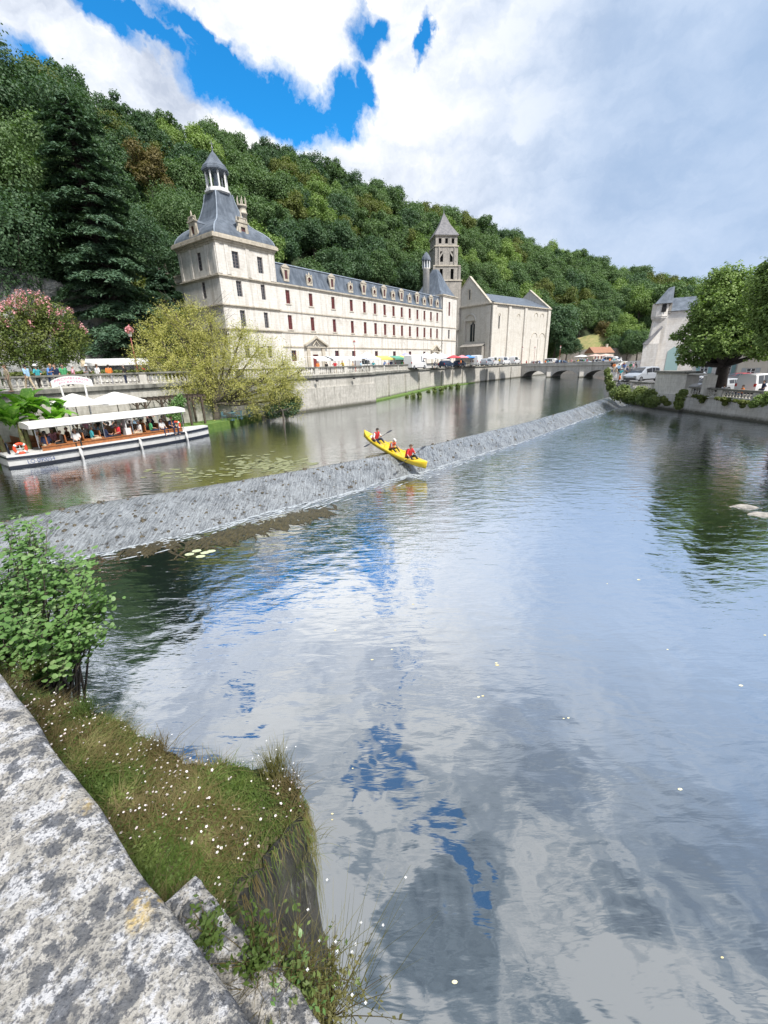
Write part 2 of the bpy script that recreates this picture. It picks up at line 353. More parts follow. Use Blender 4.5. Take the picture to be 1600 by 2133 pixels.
def leaves(P, Nrm, size, rng, aspect=0.6, jitter=0.6):
    # diamond leaves at points P around normals Nrm
    n = len(P); Nn = Nrm + rng.normal(0, jitter, (n, 3)); Nn /= np.linalg.norm(Nn, axis=1)[:, None] + 1e-9
    t = rng.normal(0, 1, (n, 3)); a = np.cross(Nn, t); a /= np.linalg.norm(a, axis=1)[:, None] + 1e-9
    b = np.cross(Nn, a); s = (size * rng.uniform(0.6, 1.3, n))[:, None]
    return np.stack([P - a * s, P - b * s * aspect + Nn * s * 0.15, P + a * s, P + b * s * aspect + Nn * s * 0.15], 1).reshape(-1, 3)
# ------------------------------------------------------------ frames on the ground plan
class Frame:
    def __init__(s, o, az): s.o = Vector((o[0], o[1], 0)); a = R(az); s.u = Vector((math.sin(a), math.cos(a), 0)); s.v = Vector((-s.u.y, s.u.x, 0)); s.rz = math.pi / 2 - a
    def w(s, u, v, z=0.0): return s.o + s.u * u + s.v * v + Vector((0, 0, z))
UP = 1.0            # upper pool level
QZ = 5.2            # left quay level
QF = Frame((-1, 64), 37.5)
rngS = random.Random(3)

# ------------------------------------------------------------ water
def watermat(name, deep, f0, f1, near, farr):
    m = bpy.data.materials.new(name); m.use_nodes = True; t = m.node_tree
    b = t.nodes['Principled BSDF']; out = t.nodes['Material Output']
    g = worldco(t)
    b.inputs['Base Color'].default_value = (*deep, 1); b.inputs['Roughness'].default_value = 0.5; b.inputs['Specular IOR Level'].default_value = 0.0
    gl = t.nodes.new('ShaderNodeBsdfGlossy'); gl.inputs['Color'].default_value = (0.93, 0.96, 1.0, 1); gl.inputs['Roughness'].default_value = 0.015
    # ripples: broad lazy swell, wind ripples stretched across the river, fine chop in patches
    v1 = vm(t, 'MULTIPLY', g, (1.0, 1.0, 1.0))
    rot = t.nodes.new('ShaderNodeMapping'); rot.inputs['Rotation'].default_value = (0, 0, R(12)); rot.inputs['Scale'].default_value = (0.45, 1.5, 1)
    L(t, g, rot.inputs['Vector'])
    a = noise(t, v1, 1.15, 2, 0.45, 0.0); bb = noise(t, rot.outputs[0], 2.6, 3, 0.55, 0.4); c = noise(t, rot.outputs[0], 9.0, 3, 0.6, 0.2)
    pat = noise(t, g, 0.10, 3, 0.5)
    pr = ramp(t, pat.outputs['Fac'], [(0.40, 0.15), (0.62, 1.0)])
    # chop grows with distance from the sheltered corner under the bridge
    ln = vm(t, 'LENGTH', g)
    dist = ramp(t, M(t, 'MULTIPLY', ln, 1 / 60.0), [(0.08, near), (0.18, near * .6 + farr * .4), (0.38, farr)])
    h = M(t, 'ADD', M(t, 'MULTIPLY', a.outputs['Fac'], 0.026 * f0), M(t, 'MULTIPLY', M(t, 'MULTIPLY', bb.outputs['Fac'], 0.020), dist))
    h = M(t, 'ADD', h, M(t, 'MULTIPLY', M(t, 'MULTIPLY', c.outputs['Fac'], 0.008), M(t, 'MULTIPLY', pr, dist)))
    bp = t.nodes.new('ShaderNodeBump'); bp.inputs['Strength'].default_value = 1.0; bp.inputs['Distance'].default_value = f1
    L(t, h, bp.inputs['Height']); L(t, bp.outputs[0], gl.inputs['Normal'])
    lw = t.nodes.new('ShaderNodeFresnel'); lw.inputs['IOR'].default_value = 1.45; L(t, bp.outputs[0], lw.inputs['Normal'])
    fr = ramp(t, lw.outputs[0], [(0.034, 0.34), (0.045, 0.54), (0.075, 0.80), (0.14, 0.92), (0.8, 0.90)])
    mx = t.nodes.new('ShaderNodeMixShader'); L(t, fr, mx.inputs[0]); L(t, b.outputs[0], mx.inputs[1]); L(t, gl.outputs[0], mx.inputs[2]); L(t, mx.outputs[0], out.inputs['Surface'])
    return m
m_water = watermat('river_water_below_weir', (0.026, 0.038, 0.046), 1.0, 1.0, 0.16, 1.15)
m_water2 = watermat('river_water_above_weir', (0.016, 0.024, 0.014), 0.45, 1.0, 0.2, 0.95)
mb = MB(); mb.box(-1500, 1500, -800, 2500, -3.0, -2.0); tag(mb.build('ground', m_mud), kind='structure')
mb = MB(); mb.add([(-400, -200, 0), (400, -200, 0), (400, 500, 0), (-400, 500, 0)], [(0, 1, 2, 3)]); tag(mb.build('water', m_water), kind='structure')
crest = [(-24, 8.5), (-17.0, 12.6), (-14.4, 14.7), (-12.8, 16.7), (-10.1, 18.1), (-7.0, 20.1), (-4.1, 22.1), (-1.0, 24.3), (2.3, 27.1), (7.6, 32.2), (13, 37.6), (21.9, 47.8), (31.4, 59.8), (34.9, 64.2)]
toe = [(-22, 4.5), (-15.2, 10.4), (-12.6, 12.9), (-10.8, 13.9), (-9.0, 14.9), (-6.6, 16.9), (-3.4, 19.5), (-1.0, 21.8), (2.5, 24.8), (7.0, 29.3), (12.2, 34.7), (20.3, 43.8), (31.6, 56.3), (34.6, 60.0)]
poly = crest + [(34.9, 66), (47.5, 91.4), (66, 119), (120, 190), (90, 300), (46, 143), (24, 114), (11, 98), (-1, 63), (-60, -10), (-40, -20)]
mb = MB(); mb.add([(x, y, UP) for x, y in poly], [tuple(range(len(poly)))]); tag(mb.build('water', m_water2), kind='structure')
# weir: a sloping stone apron with a thin skin of broken water
def weirf(t, b):
    g = worldco(t)
    n = noise(t, g, 1.1, 5, 0.65); n2 = noise(t, g, 9.0, 5, 0.75)
    mp = t.nodes.new('ShaderNodeMapping'); mp.inputs['Rotation'].default_value = (0, 0, R(48)); mp.inputs['Scale'].default_value = (8.0, 0.9, 1); L(t, g, mp.inputs['Vector'])
    n3 = noise(t, mp.outputs[0], 2.2, 5, 0.7)
    n5 = noise(t, g, 26.0, 4, 0.7)
    foam = ramp(t, M(t, 'ADD', M(t, 'MULTIPLY', n3.outputs['Fac'], 0.52), M(t, 'ADD', M(t, 'MULTIPLY', n2.outputs['Fac'], 0.24), M(t, 'MULTIPLY', n5.outputs['Fac'], 0.24))), [(0.44, 0.0), (0.52, 0.5), (0.62, 1.0)])
    base = mixc(t, ramp(t, n.outputs['Fac'], [(0.40, 0.0), (0.6, 1.0)]), (0.065, 0.072, 0.082), (0.14, 0.152, 0.165))
    c = mixc(t, M(t, 'MULTIPLY', foam, 0.68), base, (0.40, 0.43, 0.46))
    dk = ramp(t, noise(t, g, 3.3, 6, 0.8).outputs['Fac'], [(0.56, 0.0), (0.63, 1.0)])
    c = mixc(t, M(t, 'MULTIPLY', dk, 0.85), c, (0.035, 0.03, 0.025))
    L(t, c, b.inputs['Base Color']); b.inputs['Roughness'].default_value = 0.14; b.inputs['Specular IOR Level'].default_value = 0.8
    bump(t, b, M(t, 'ADD', n3.outputs['Fac'], M(t, 'MULTIPLY', n2.outputs['Fac'], 0.5)), 0.6, 0.035)
m_weir = mat('weir_stone_and_foam', (0.3, 0.33, 0.36), 0.25, build=weirf)
def resamp(pl, n):
    p = np.array(pl, float)
    d = np.r_[0, np.cumsum(np.linalg.norm(np.diff(p, axis=0), axis=1))]; t = np.linspace(0, 1, n)
    k = np.linspace(0, 1, len(pl)); return np.stack([np.interp(t, k, p[:, 0]), np.interp(t, k, p[:, 1])], 1)
NW = 520; C_, T_ = resamp(crest, NW), resamp(toe, NW); NT = 22
mb = MB(); vs = []
for i in range(NW):
    wv = 0.12 * mnoise.noise(Vector((i * 0.05, 0, 0))); up_ = (C_[i] - T_[i]); up_ /= np.linalg.norm(up_)
    for j in range(NT):
        t = j / (NT - 1); tt = -0.12 + t * 1.30
        p = C_[i] + (T_[i] - C_[i]) * tt
        zz = UP + 0.03 - max(0, tt) ** 1.35 * (UP + 0.05) if tt > 0 else UP + 0.03 - abs(tt) * 0.6
        nn = mnoise.fractal(Vector((p[0] * 1.3, p[1] * 1.3, 0)), 1.0, 2.2, 5)
        nv = mnoise.noise(Vector((p[0] * 5, p[1] * 5, 3)))
        amp = min(1, max(0, tt) * 4 + 0.25)
        p = p - up_ * 0.25 * mnoise.noise(Vector((i * 0.03, t * 2, 9))) * (1 if 0 < tt else 0)
        vs.append((p[0], p[1], max(-0.35, zz + nn * 0.06 * amp + max(0, nv - .32) * 0.24 * amp)))
mb.add(vs, [(i * NT + j, (i + 1) * NT + j, (i + 1) * NT + j + 1, i * NT + j + 1) for i in range(NW - 1) for j in range(NT - 1)], smooth=True)
tag(mb.build('weir', m_weir), 'long stepped weir of grey stone under thin foaming water crossing the river', 'weir')
mb = MB(); rg = random.Random(19)
for i in range(420):
    j = int(rg.random() ** 1.3 * (NW - 2)); t = rg.random() ** (.6 if i % 3 else 3) * .95; k_ = min(NT - 1, int((t + .12) / 1.30 * (NT - 1))); b_ = Vector(vs[j * NT + k_]); sz = rg.uniform(.02, .075) * (1.6 if rg.random() < .12 else 1)
    pts = []
    for z_, f_ in ((-.3, 1.0), (.35, .85), (.7, .35)):
        for q in range(6): a_ = q * math.pi / 3 + i; pts.append(b_ + Vector((math.cos(a_) * sz * f_ * rg.uniform(.7, 1.5), math.sin(a_) * sz * f_ * rg.uniform(.7, 1.3), sz * z_ * rg.uniform(.7, 1.2))))
    mb.add(pts, [(q, (q + 1) % 6, 6 + (q + 1) % 6, 6 + q) for q in range(6)] + [(6 + q, 6 + (q + 1) % 6, 12 + (q + 1) % 6, 12 + q) for q in range(6)] + [tuple(range(12, 18))], smooth=True)
tag(mb.build('debris', mottled('weir_debris', (0.035, 0.03, 0.022), (0.10, 0.08, 0.045), 9, .6, .5, .01)), 'dark clumps of moss and small stones caught on the weir face', kind='stuff')
# foam and brown weed at the foot of the weir
def blob_sheet(name, cx, cy, rx, ry, az, z, m, seed, nseg=60, dome=0.06, label=None, cat=None, group=None, kind=None):
    rg = random.Random(seed); mb = MB(); rings = 9; vs = [(0, 0, dome)]
    ph = [rg.uniform(0, 6.28) for _ in range(5)]
    for r in range(1, rings + 1):
        for k in range(nseg):
            t = 2 * math.pi * k / nseg
            rr = r / rings * (1 + 0.22 * math.sin(2 * t + ph[0]) + 0.14 * math.sin(5 * t + ph[1]) + 0.08 * math.sin(9 * t + ph[2]))
            x, y = rr * rx * math.cos(t), rr * ry * math.sin(t)
            vs.append((x, y, dome * (1 - (r / rings) ** 2) - 0.02 * (r == rings) + 0.5 * dome * mnoise.noise(Vector((x * 4, y * 4, seed)))))
    fs = [(0, 1 + k, 1 + (k + 1) % nseg) for k in range(nseg)]
    for r in range(rings - 1):
        a = 1 + r * nseg; b = a + nseg
        fs += [(a + k, b + k, b + (k + 1) % nseg, a + (k + 1) % nseg) for k in range(nseg)]
    mb.add(vs, fs, smooth=True); o = mb.build(name, m, loc=(cx, cy, z), rz=R(az)); return tag(o, label, cat, group, kind)
def weedf(t, b):
    g = worldco(t); mp = t.nodes.new('ShaderNodeMapping'); mp.inputs['Rotation'].default_value = (0, 0, R(-35)); mp.inputs['Scale'].default_value = (5.0, 1.0, 1); L(t, g, mp.inputs['Vector'])
    n = noise(t, mp.outputs[0], 3.0, 5, 0.7, 0.5)
    L(t, mixc(t, ramp(t, n.outputs['Fac'], [(0.38, 0.0), (0.62, 1.0)]), (0.015, 0.014, 0.006), (0.085, 0.065, 0.026)), b.inputs['Base Color']); b.inputs['Roughness'].default_value = 0.15
    bump(t, b, n.outputs['Fac'], 0.6, 0.03)
m_weed = mat('water_weed', (0.12, 0.09, 0.04), 0.2, build=weedf)
def weed_patch(c, L_, Wd, n, seed, label):   # trailing strands of weed lying on the current
    rg = random.Random(seed); mb = MB()
    fx, fy = 0.62, -0.78
    for i in range(n):
        ox, oy = rg.gauss(0, Wd), rg.gauss(0, L_ * 0.4)
        p = Vector((c[0] + ox * fy * -1 + oy * fx, c[1] + ox * fx + oy * fy, 0.0)); ang = math.atan2(fy, fx) + rg.gauss(0, 0.25)
        ln = rg.uniform(0.6, 1.6); w = rg.uniform(0.03, 0.11); pts = []
        for k in range(6):
            t = k / 5; a2 = ang + 0.5 * math.sin(t * 3 + i)
            p = p + Vector((math.cos(a2), math.sin(a2), 0)) * ln / 5
            s = Vector((-math.sin(a2), math.cos(a2), 0)) * w * math.sin(math.pi * min(.95, max(.08, t)))
            z = 0.005 + 0.006 * math.sin(t * 3.1) + 0.003 * rg.random()
            pts += [p + s + Vector((0, 0, z)), p - s + Vector((0, 0, z))]
        mb.add(pts, [(2 * k, 2 * k + 1, 2 * k + 3, 2 * k + 2) for k in range(5)], smooth=True)
    return tag(mb.build('water_weed', m_weed), label, kind='stuff')
weed_patch(at(610, 1070, 0), 0.5, 0.8, 110, 1, 'brown strands of water weed just below the weir')
weed_patch(at(470, 1105, 0), 0.6, 0.9, 130, 2, 'brown strands of water weed at the foot of the weir nearer the shrub')
weed_patch(at(300, 1130, 0), 0.3, 0.5, 60, 3, 'small tuft of dark weed at the weir foot on the left')
m_pale = mottled('pale_weed', (0.32, 0.33, 0.19), (0.16, 0.18, 0.08), 6, 0.5, 0.1, 0.01)
# lily leaves above the weir
mb = MB(); rg = random.Random(8)
for i in range(300):
    c = at(rg.gauss(560, 42), rg.gauss(968, 9), UP) if i % 4 else at(rg.gauss(420, 60), rg.gauss(985, 8), UP)
    if c.y < np.interp(c.x, [a[0] for a in crest], [a[1] for a in crest]) + 0.5: continue
    r = rg.uniform(0.05, 0.16); vs = [(c.x + r * math.cos(k) * 1.5, c.y + r * math.sin(k), UP + 0.006 + 0.002 * (i % 5)) for k in np.linspace(0.3, 6.0, 9)]
    mb.add(vs, [tuple(range(9))])
tag(mb.build('floating_leaves', m_pale), 'pale floating leaves in drifts on the dark pool above the weir', kind='stuff')
mb = MB(); rg = random.Random(12)
for (x, y) in ((816, 1352), (1265, 1215), (945, 2048), (420, 1152), (1497, 1990), (1553, 1432), (1040, 1385), (771, 1375), (1330, 1208), (700, 1310), (1180, 1500), (1420, 1640), (1595, 1325), (730, 1600), (690, 1700), (1385, 1350), (860, 1260), (1000, 1450)):
    c = at(x, y, 0)
    for q in range(rg.choice((1, 1, 2))):
        r = rg.uniform(0.010, 0.028) * (1 + c.length / 25); ox, oy = rg.uniform(-.06, .06), rg.uniform(-.06, .06)
        mb.add([(c.x + ox + r * 1.3 * math.cos(k), c.y + oy + r * 0.6 * math.sin(k), 0.006 + 0.004 * math.sin(k)) for k in np.linspace(0, 5.4, 7)], [tuple(range(7))])
tag(mb.build('floating_leaves', mottled('fallen_leaf', (0.75, 0.72, 0.50), (0.5, 0.42, 0.2), 9, 0.6)), 'scattered pale fallen leaves floating on the near water', kind='stuff')
mb = MB()
for k, (x, y) in enumerate(((395, 1155), (410, 1148), (428, 1152), (440, 1149), (418, 1160))):
    c = at(x, y, 0); r = 0.13
    mb.add([(c.x + r * 1.3 * math.cos(a), c.y + r * math.sin(a), 0.012 + 0.002 * k) for a in np.linspace(0.3, 6.0, 10)], [tuple(range(10))])
tag(mb.build('lily_pads', mottled('lily_pad', (0.62, 0.66, 0.48), (0.4, 0.45, 0.25), 9, 0.4)), 'small cluster of pale lily pads below the weir beside brown weed', 'lily pads')

# broken foam drifting off the foot of the weir
def foamf(t, b):
    n = noise(t, worldco(t), 14.0, 5, 0.7); L(t, mixc(t, ramp(t, n.outputs['Fac'], [(0.4, 0.0), (0.6, 1.0)]), (0.30, 0.34, 0.38), (0.62, 0.66, 0.70)), b.inputs['Base Color'])
m_foam = mat('foam', (0.5, 0.53, 0.56), 0.4, build=foamf)
mb = MB(); rg = random.Random(44)
for i in range(2600):
    k_ = rg.random() ** .8; j = int(k_ * (NW - 2)); p = T_[j]; dv_ = T_[j] - C_[j]; dv_ /= np.linalg.norm(dv_); al = T_[j + 1] - T_[j]; al /= np.linalg.norm(al)
    if j < NW * .30 and rg.random() < .6: continue
    if i % 9 == 0: p = np.array((2.3 - rg.random() * 1.1, 24.3 + rg.random() * .9)) - dv_ * .1
    c = p + dv_ * (rg.expovariate(1 / .35) - .25) + al * rg.uniform(-.2, .2); w = rg.uniform(.02, .05); l = rg.uniform(.06, .35); a2 = rg.gauss(0, .25)
    ax_ = al * math.cos(a2) + dv_ * math.sin(a2); bx_ = np.array([-ax_[1], ax_[0]]); z = .006 + .002 * (i % 5)
    pts = [(c + ax_ * l * math.cos(t) * (1 + .2 * math.sin(3 * t + i)) + bx_ * w * math.sin(t)) for t in np.linspace(0, 5.5, 7)]
    mb.add([(q[0], q[1], z) for q in pts], [tuple(range(7))])
tag(mb.build('foam', m_foam), 'broken streaks of foam along the foot of the weir', kind='stuff')
# ------------------------------------------------------------ left bank
EX = Vector((46.3, 143.6, 0))
line1 = [QF.w(-100, 0), QF.w(0, 0)]
line2 = [QF.w(0.0, 1.0), Vector((11.2, 97.5, 0)), Vector((24.0, 114.4, 0)), EX, Vector((84, 192, 0))]
poly = [(p.x, p.y) for p in line1 + line2] + [(160, 300), (-300, 300), (-300, -150)]
mb = MB(); mb.add([(x, y, QZ) for x, y in poly], [tuple(range(len(poly)))]); tag(mb.build('pavement', m_pave), kind='structure')
poly = [(-60, -14), (-34, 12), (-25.0, 24.6), (-20.0, 32.0), (-16.6, 37.4), (-14.6, 43.0), (-13.2, 48.6), (-9.0, 53.6), (-5.6, 57.6), (-1.2, 63.6), (QF.w(0, 0.5).x, QF.w(0, 0.5).y), (QF.w(-100, 0.5).x, QF.w(-100, 0.5).y)]
mb = MB(); n = len(poly)
vs = [(x, y, 1.0 + 0.55 * min(1, 1 if i < 9 else 1)) for i, (x, y) in enumerate(poly)]
mb.prism(poly, -1.9, 1.50); tag(mb.build('lawn', m_lawn), kind='structure')
poly = [(-0.9, 64.0), (5.4, 78.9), (11.7, 95.6), (16, 101.9), (24.8, 113.8), (24, 114.8), (10.8, 98), (-1.6, 65)]
mb = MB(); mb.prism(poly, -1.9, 1.18); tag(mb.build('verge', m_lawn), kind='structure')
def wallseg(mb, A, B, z0, z1, th, out=0.0, mi=0):     # a wall whose river face is the line A-B (river on the right hand side)
    d = (B - A); d.z = 0; d.normalize(); nrm = Vector((d.y, -d.x, 0))
    p = [A + nrm * out, B + nrm * out, B - nrm * th, A - nrm * th]
    mb.prism([(q.x, q.y) for q in p], z0, z1, mi)
def quay_wall(name, label, pts, z0, zt, th=0.7, band=True, plinth=None):
    r = empty(name, (pts[0].x, pts[0].y, 0)); inv = r.location.copy(); tag(r, label, 'wall')
    m1 = MB(); m2 = MB()
    for a, b in zip(pts[:-1], pts[1:]):
        wallseg(m1, a - inv, b - inv, z0, zt - 0.28, th)
        if band: wallseg(m2, a - inv, b - inv, zt - 0.277, zt + 0.02, th, 0.22); wallseg(m2, a - inv, b - inv, zt - 0.42, zt - 0.28, th - .02, 0.10)
    m1.build('masonry', m_quay, r); m2.build('ledge', m_coping, r)
    return r
qa = quay_wall('terrace_wall', 'long grey terrace wall behind the lawn, moored boats and willow', [QF.w(-100, 0), QF.w(-17, 0)], -1, QZ)
qb = quay_wall('quay_wall', 'white stone quay wall with stepped base right of the willow', [QF.w(-16.9, -0.25), QF.w(0, -0.25)], -1, QZ)
mb = MB(); wallseg(mb, QF.w(-16.9, -.25) - qb.location, QF.w(0, -.25) - qb.location, -1, 3.75, .7, .22); mb.build('plinth', m_quay, qb)
for u in (-12, -5):
    mb = MB(); c = QF.w(u, -.7) - qb.location; mb.lathe([(0.02, 4.55), (.16, 4.5), (.2, 4.62), (.12, 4.7)], 8, (c.x, c.y)); mb.build('mooring_ring', m_blackm, qb)
qc = quay_wall('quay_wall', 'long pale quay wall below the market running back to the bridge', line2[:4], -1, QZ)
inv = qc.location
for (u, w_) in ((0.25, .35), (0.5, .3), (0.75, .35)):
    for a, b in zip(line2[:3], line2[1:4]):
        c = a.lerp(b, u); d = (b - a).normalized(); nrm = Vector((d.y, -d.x, 0)); c = c - inv
        mb = MB(); mb.obox(c + nrm * 0.12 + Vector((0, 0, 1.9)), d * w_, nrm * 0.2, Vector((0, 0, 2.6))); mb.build('buttress', m_quay, qc)
quay_wall('quay_wall', 'bank wall beyond the stone bridge', [EX + Vector((2, 3, 0)), Vector((84, 192, 0))], -1, QZ)

def baluster_mesh(h, n=8):
    mb = MB(); r = 0.095
    mb.lathe([(r, 0), (r, h * .08), (r * .55, h * .12), (r * .6, h * .18), (r * .95, h * .34), (r * .8, h * .45), (r * .42, h * .72), (r * .42, h * .84), (r * .75, h * .87), (r * .75, h * .93), (r, h * .94), (r, h)], n)
    return mb
def balustrade(name, label, A, B, zb, h=1.0, spacing=0.33, pier=5.5, group=None, m=None, rail_m=None):
    r = empty(name, (A.x, A.y, zb)); tag(r, label, 'balustrade', group)
    d = B - A; d.z = 0; Ln = d.length; d.normalize(); nrm = Vector((d.y, -d.x, 0)); Z = Vector((0, 0, 1)); m = m or m_baluster
    mb = MB(); mb.obox(d * Ln / 2 + Z * 0.06, d * Ln / 2, nrm * 0.17, Z * 0.06); mb.build('base_course', m, r)
    mb = MB(); mb.obox(d * Ln / 2 + Z * (h - .075), d * (Ln / 2 + .05), nrm * 0.19, Z * 0.07); mb.obox(d * Ln / 2 + Z * (h - .16), d * (Ln / 2), nrm * 0.15, Z * 0.02); mb.build('rail', rail_m or m_coping, r)
    np_ = max(1, round(Ln / pier)); slots = []
    for i in range(np_ + 1):
        s = Ln * i / np_; w = 0.32
        mb = MB(); mb.obox(d * s + Z * (h - .2) / 2 + Z * 0.01, d * w, nrm * 0.165, Z * ((h - .2) / 2)); mb.build('pier', m, r)
        if i < np_:
            s1 = Ln * (i + 1) / np_; k = int((s1 - s - 2 * w) / spacing)
            for j in range(k): slots.append(s + w + (s1 - s - 2 * w) * (j + .5) / k)
    slots.sort(key=lambda s: (A + d * s).length)
    me = None; hb = h - .30
    for i, s in enumerate(slots[:100]):
        if me is None: o = baluster_mesh(hb).build('baluster', m, r); me = o.data
        else: o = link('baluster', me, r)
        o.location = d * s + Z * 0.12
    if len(slots) > 100:
        mb = MB(); src = baluster_mesh(hb, 6)
        for s in slots[100:]:
            mb.add([Vector(v) + d * s + Z * 0.12 for v in src.v], src.f, smooth=True)
        o = mb.build('balusters', m, r); o['kind'] = 'stuff'
    return r
balustrade('balustrade', 'lichen darkened stone balustrade on the terrace wall behind the boats and willow', QF.w(-62, 0.35), QF.w(-17.2, 0.35), QZ + 0.025, 1.0, 0.36, 5.0)
balustrade('balustrade', 'stone balustrade on the quay between the willow and the wall corner', QF.w(-16.7, 0.15), QF.w(-0.3, 0.15), QZ + 0.025, 1.0, 0.36, 5.2)
balustrade('balustrade', 'stone balustrade edging the market from the wall corner onward', QF.w(0.35, 1.4), line2[1] + Vector((-.4, 0, 0)), QZ + 0.025, 1.0, 0.4, 7)
balustrade('balustrade', 'middle stretch of quay balustrade in front of the parked white vans', line2[1] + Vector((-.3, .4, 0)), line2[2] + Vector((-.5, .2, 0)), QZ + 0.025, 1.0, 0.42, 7)
balustrade('balustrade', 'far stretch of quay balustrade ending at the bridge', line2[2] + Vector((-.3, .4, 0)), EX + Vector((-.5, -.2, 0)), QZ + 0.025, 1.0, 0.45, 7)

# ------------------------------------------------------------ right bank
def rbz(x, y): return 1.9 + 3.2 * min(1, max(0, (y - 56) / 62))
rb_line = [(37.2, 5), (36.3, 30), (35.2, 50), (35.0, 66), (47.3, 91.4), (66.5, 119.5), (130, 200)]
mb = MB(); vs = []; fs = []
ys = np.unique(np.r_[np.linspace(5, 200, 60), [p[1] for p in rb_line]]); xs_ = [0, 1.0, 8, 20, 50, 120, 320]
for y in ys:
    x0 = np.interp(y, [p[1] for p in rb_line], [p[0] for p in rb_line])
    for dx in xs_: vs.append((x0 + dx, y, rbz(x0, y)))
k = len(xs_)
for i in range(len(ys) - 1):
    for j in range(k - 1): fs.append((i * k + j, i * k + j + 1, (i + 1) * k + j + 1, (i + 1) * k + j))
mb.add(vs, fs, smooth=True); tag(mb.build('pavement', m_asphalt), kind='structure')
def vwall(name, label, pts, zoff, m=m_quay_lit, th=0.6, ztop=None):
    r = empty(name, (pts[0][0], pts[0][1], 0)); tag(r, label, 'wall'); mb = MB(); mc = MB()
    for (x0, y0), (x1, y1) in zip(pts[:-1], pts[1:]):
        n_ = max(1, int(abs(y1 - y0) / 4))
        for q in range(n_):
            a = Vector((x0 + (x1 - x0) * q / n_, y0 + (y1 - y0) * q / n_, 0)); b = Vector((x0 + (x1 - x0) * (q + 1) / n_, y0 + (y1 - y0) * (q + 1) / n_, 0))
            d = (b - a).normalized(); nn = Vector((-d.y, d.x, 0)); inv = r.location; zt = rbz(0, b.y) + zoff
            p = [a, b, b - nn * th, a - nn * th]; mb.prism([((q_ - inv).x, (q_ - inv).y) for q_ in p], -1.5, zt)
            p = [a + nn * .15, b + nn * .15, b + nn * .002, a + nn * .002]; mc.prism([((q_ - inv).x, (q_ - inv).y) for q_ in p], zt - .12, zt + 0.01)
    mb.build('masonry', m, r); mc.build('ledge', m_baluster, r); return r
vwall('embankment_wall', 'pale stone embankment wall rising from the water at the right edge', [(37.2, 5), (36.3, 30), (35.25, 49.6)], 0.0)
vwall('embankment_wall', 'overgrown embankment wall left of the big pillar', [(35.0, 55.7), (35.0, 66)], 0.0)
vwall('embankment_wall', 'river wall from the weir up to the bridge', [(35.0, 66.1), (47.3, 91.4), (66.5, 119.4)], 0.1)
balustrade('balustrade', 'white stone balustrade in front of the seated people on the right bank', Vector((36.55, 28, 0)), Vector((35.5, 49.4, 0)), 1.92, 0.92, 0.36, 4.3, rail_m=m_coping)
balustrade('balustrade', 'short white balustrade above the bushes left of the big pillar', Vector((35.35, 56.0, 0)), Vector((35.35, 65.6, 0)), 2.1, 0.92, 0.36, 4.8)
r = empty('stone_pillar', (35.2, 49.7, 0)); tag(r, 'massive square stone pillar with dark coping at the river corner', 'pillar')
mb = MB(); mb.box(-0.35, 1.5, 0, 5.9, -1.5, 1.9); mb.box(-0.1, 1.35, 0.12, 5.75, 1.9, 4.25); mb.build('masonry', m_quay_lit, r)
mb = MB(); mb.box(-0.3, 1.55, -0.1, 5.95, 4.25, 4.47); mb.build('coping', m_coping, r)
mb = MB(); mb.box(-0.12, 1.1, -2.9, -2.5, 1.92, 4.1); mb.box(-0.12, 1.1, -2.498, -0.102, 4.12, 4.25); mb.build('gate_frame', m_quay_lit, r)

# ------------------------------------------------------------ bridge
bd = Vector((66.0 - 46.3, 120.5 - 143.6, 0)); BL = bd.length; bd.normalize(); bn = Vector((bd.y, -bd.x, 0))   # bn points downstream
if bn.y > 0: bn = -bn
r = empty('stone_bridge', (46.3, 143.6, 0)); tag(r, 'low three-arched stone bridge crowded with people and cars', 'bridge')
spans = [(0.6, 8.8), (10.6, 19.0), (20.8, BL - 0.6)]
S = np.linspace(-1, BL + 1, 180); top = 4.45
def underside(s):
    for a, b in spans:
        if a < s < b:
            q = (s - (a + b) / 2) / ((b - a) / 2); return 1.0 + 2.0 * (1 - abs(q) ** 2.4) ** 0.6
    return -1.6
mb = MB(); vs = []
for s in S:
    for w_ in (0, 5.6):
        p = bd * s - bn * w_; vs += [(p.x, p.y, underside(s)), (p.x, p.y, top)]
fs = []
for i in range(len(S) - 1):
    a = i * 4; b = a + 4; fs += [(a, b, b + 1, a + 1), (a + 2, a + 3, b + 3, b + 2), (a + 1, b + 1, b + 3, a + 3), (a, a + 2, b + 2, b)]
mb.add(vs, fs); mb.build('arches', m_bridge, r)
for s in (9.7, 19.9):
    p = bd * s; mb = MB()
    mb.prism([((p + bd * .95).x, (p + bd * .95).y), ((p + bn * 1.3).x, (p + bn * 1.3).y), ((p - bd * .95).x, (p - bd * .95).y), ((p - bn * .3).x, (p - bn * .3).y)], -1.5, 2.6); mb.build('cutwater', m_bridge, r)
mb = MB(); mb.obox(bd * BL / 2 + bn * 0.02 + Vector((0, 0, 4.78)), bd * (BL / 2 + 1), bn * 0.16, Vector((0, 0, .32))); mb.build('parapet', m_bridge, r)
mb = MB(); mb.obox(bd * BL / 2 + bn * 0.02 + Vector((0, 0, 5.16)), bd * (BL / 2 + 1), bn * 0.22, Vector((0, 0, .055))); mb.obox(bd * BL / 2 + bn * 0.1 + Vector((0, 0, 4.40)), bd * (BL / 2 + 1), bn * 0.16, Vector((0, 0, .05))); mb.build('coping', m_baluster, r)
mb = MB(); mb.obox(bd * BL / 2 - bn * 5.5 + Vector((0, 0, 4.78)), bd * (BL / 2 + 1), bn * 0.16, Vector((0, 0, .32))); mb.build('parapet', m_bridge, r)
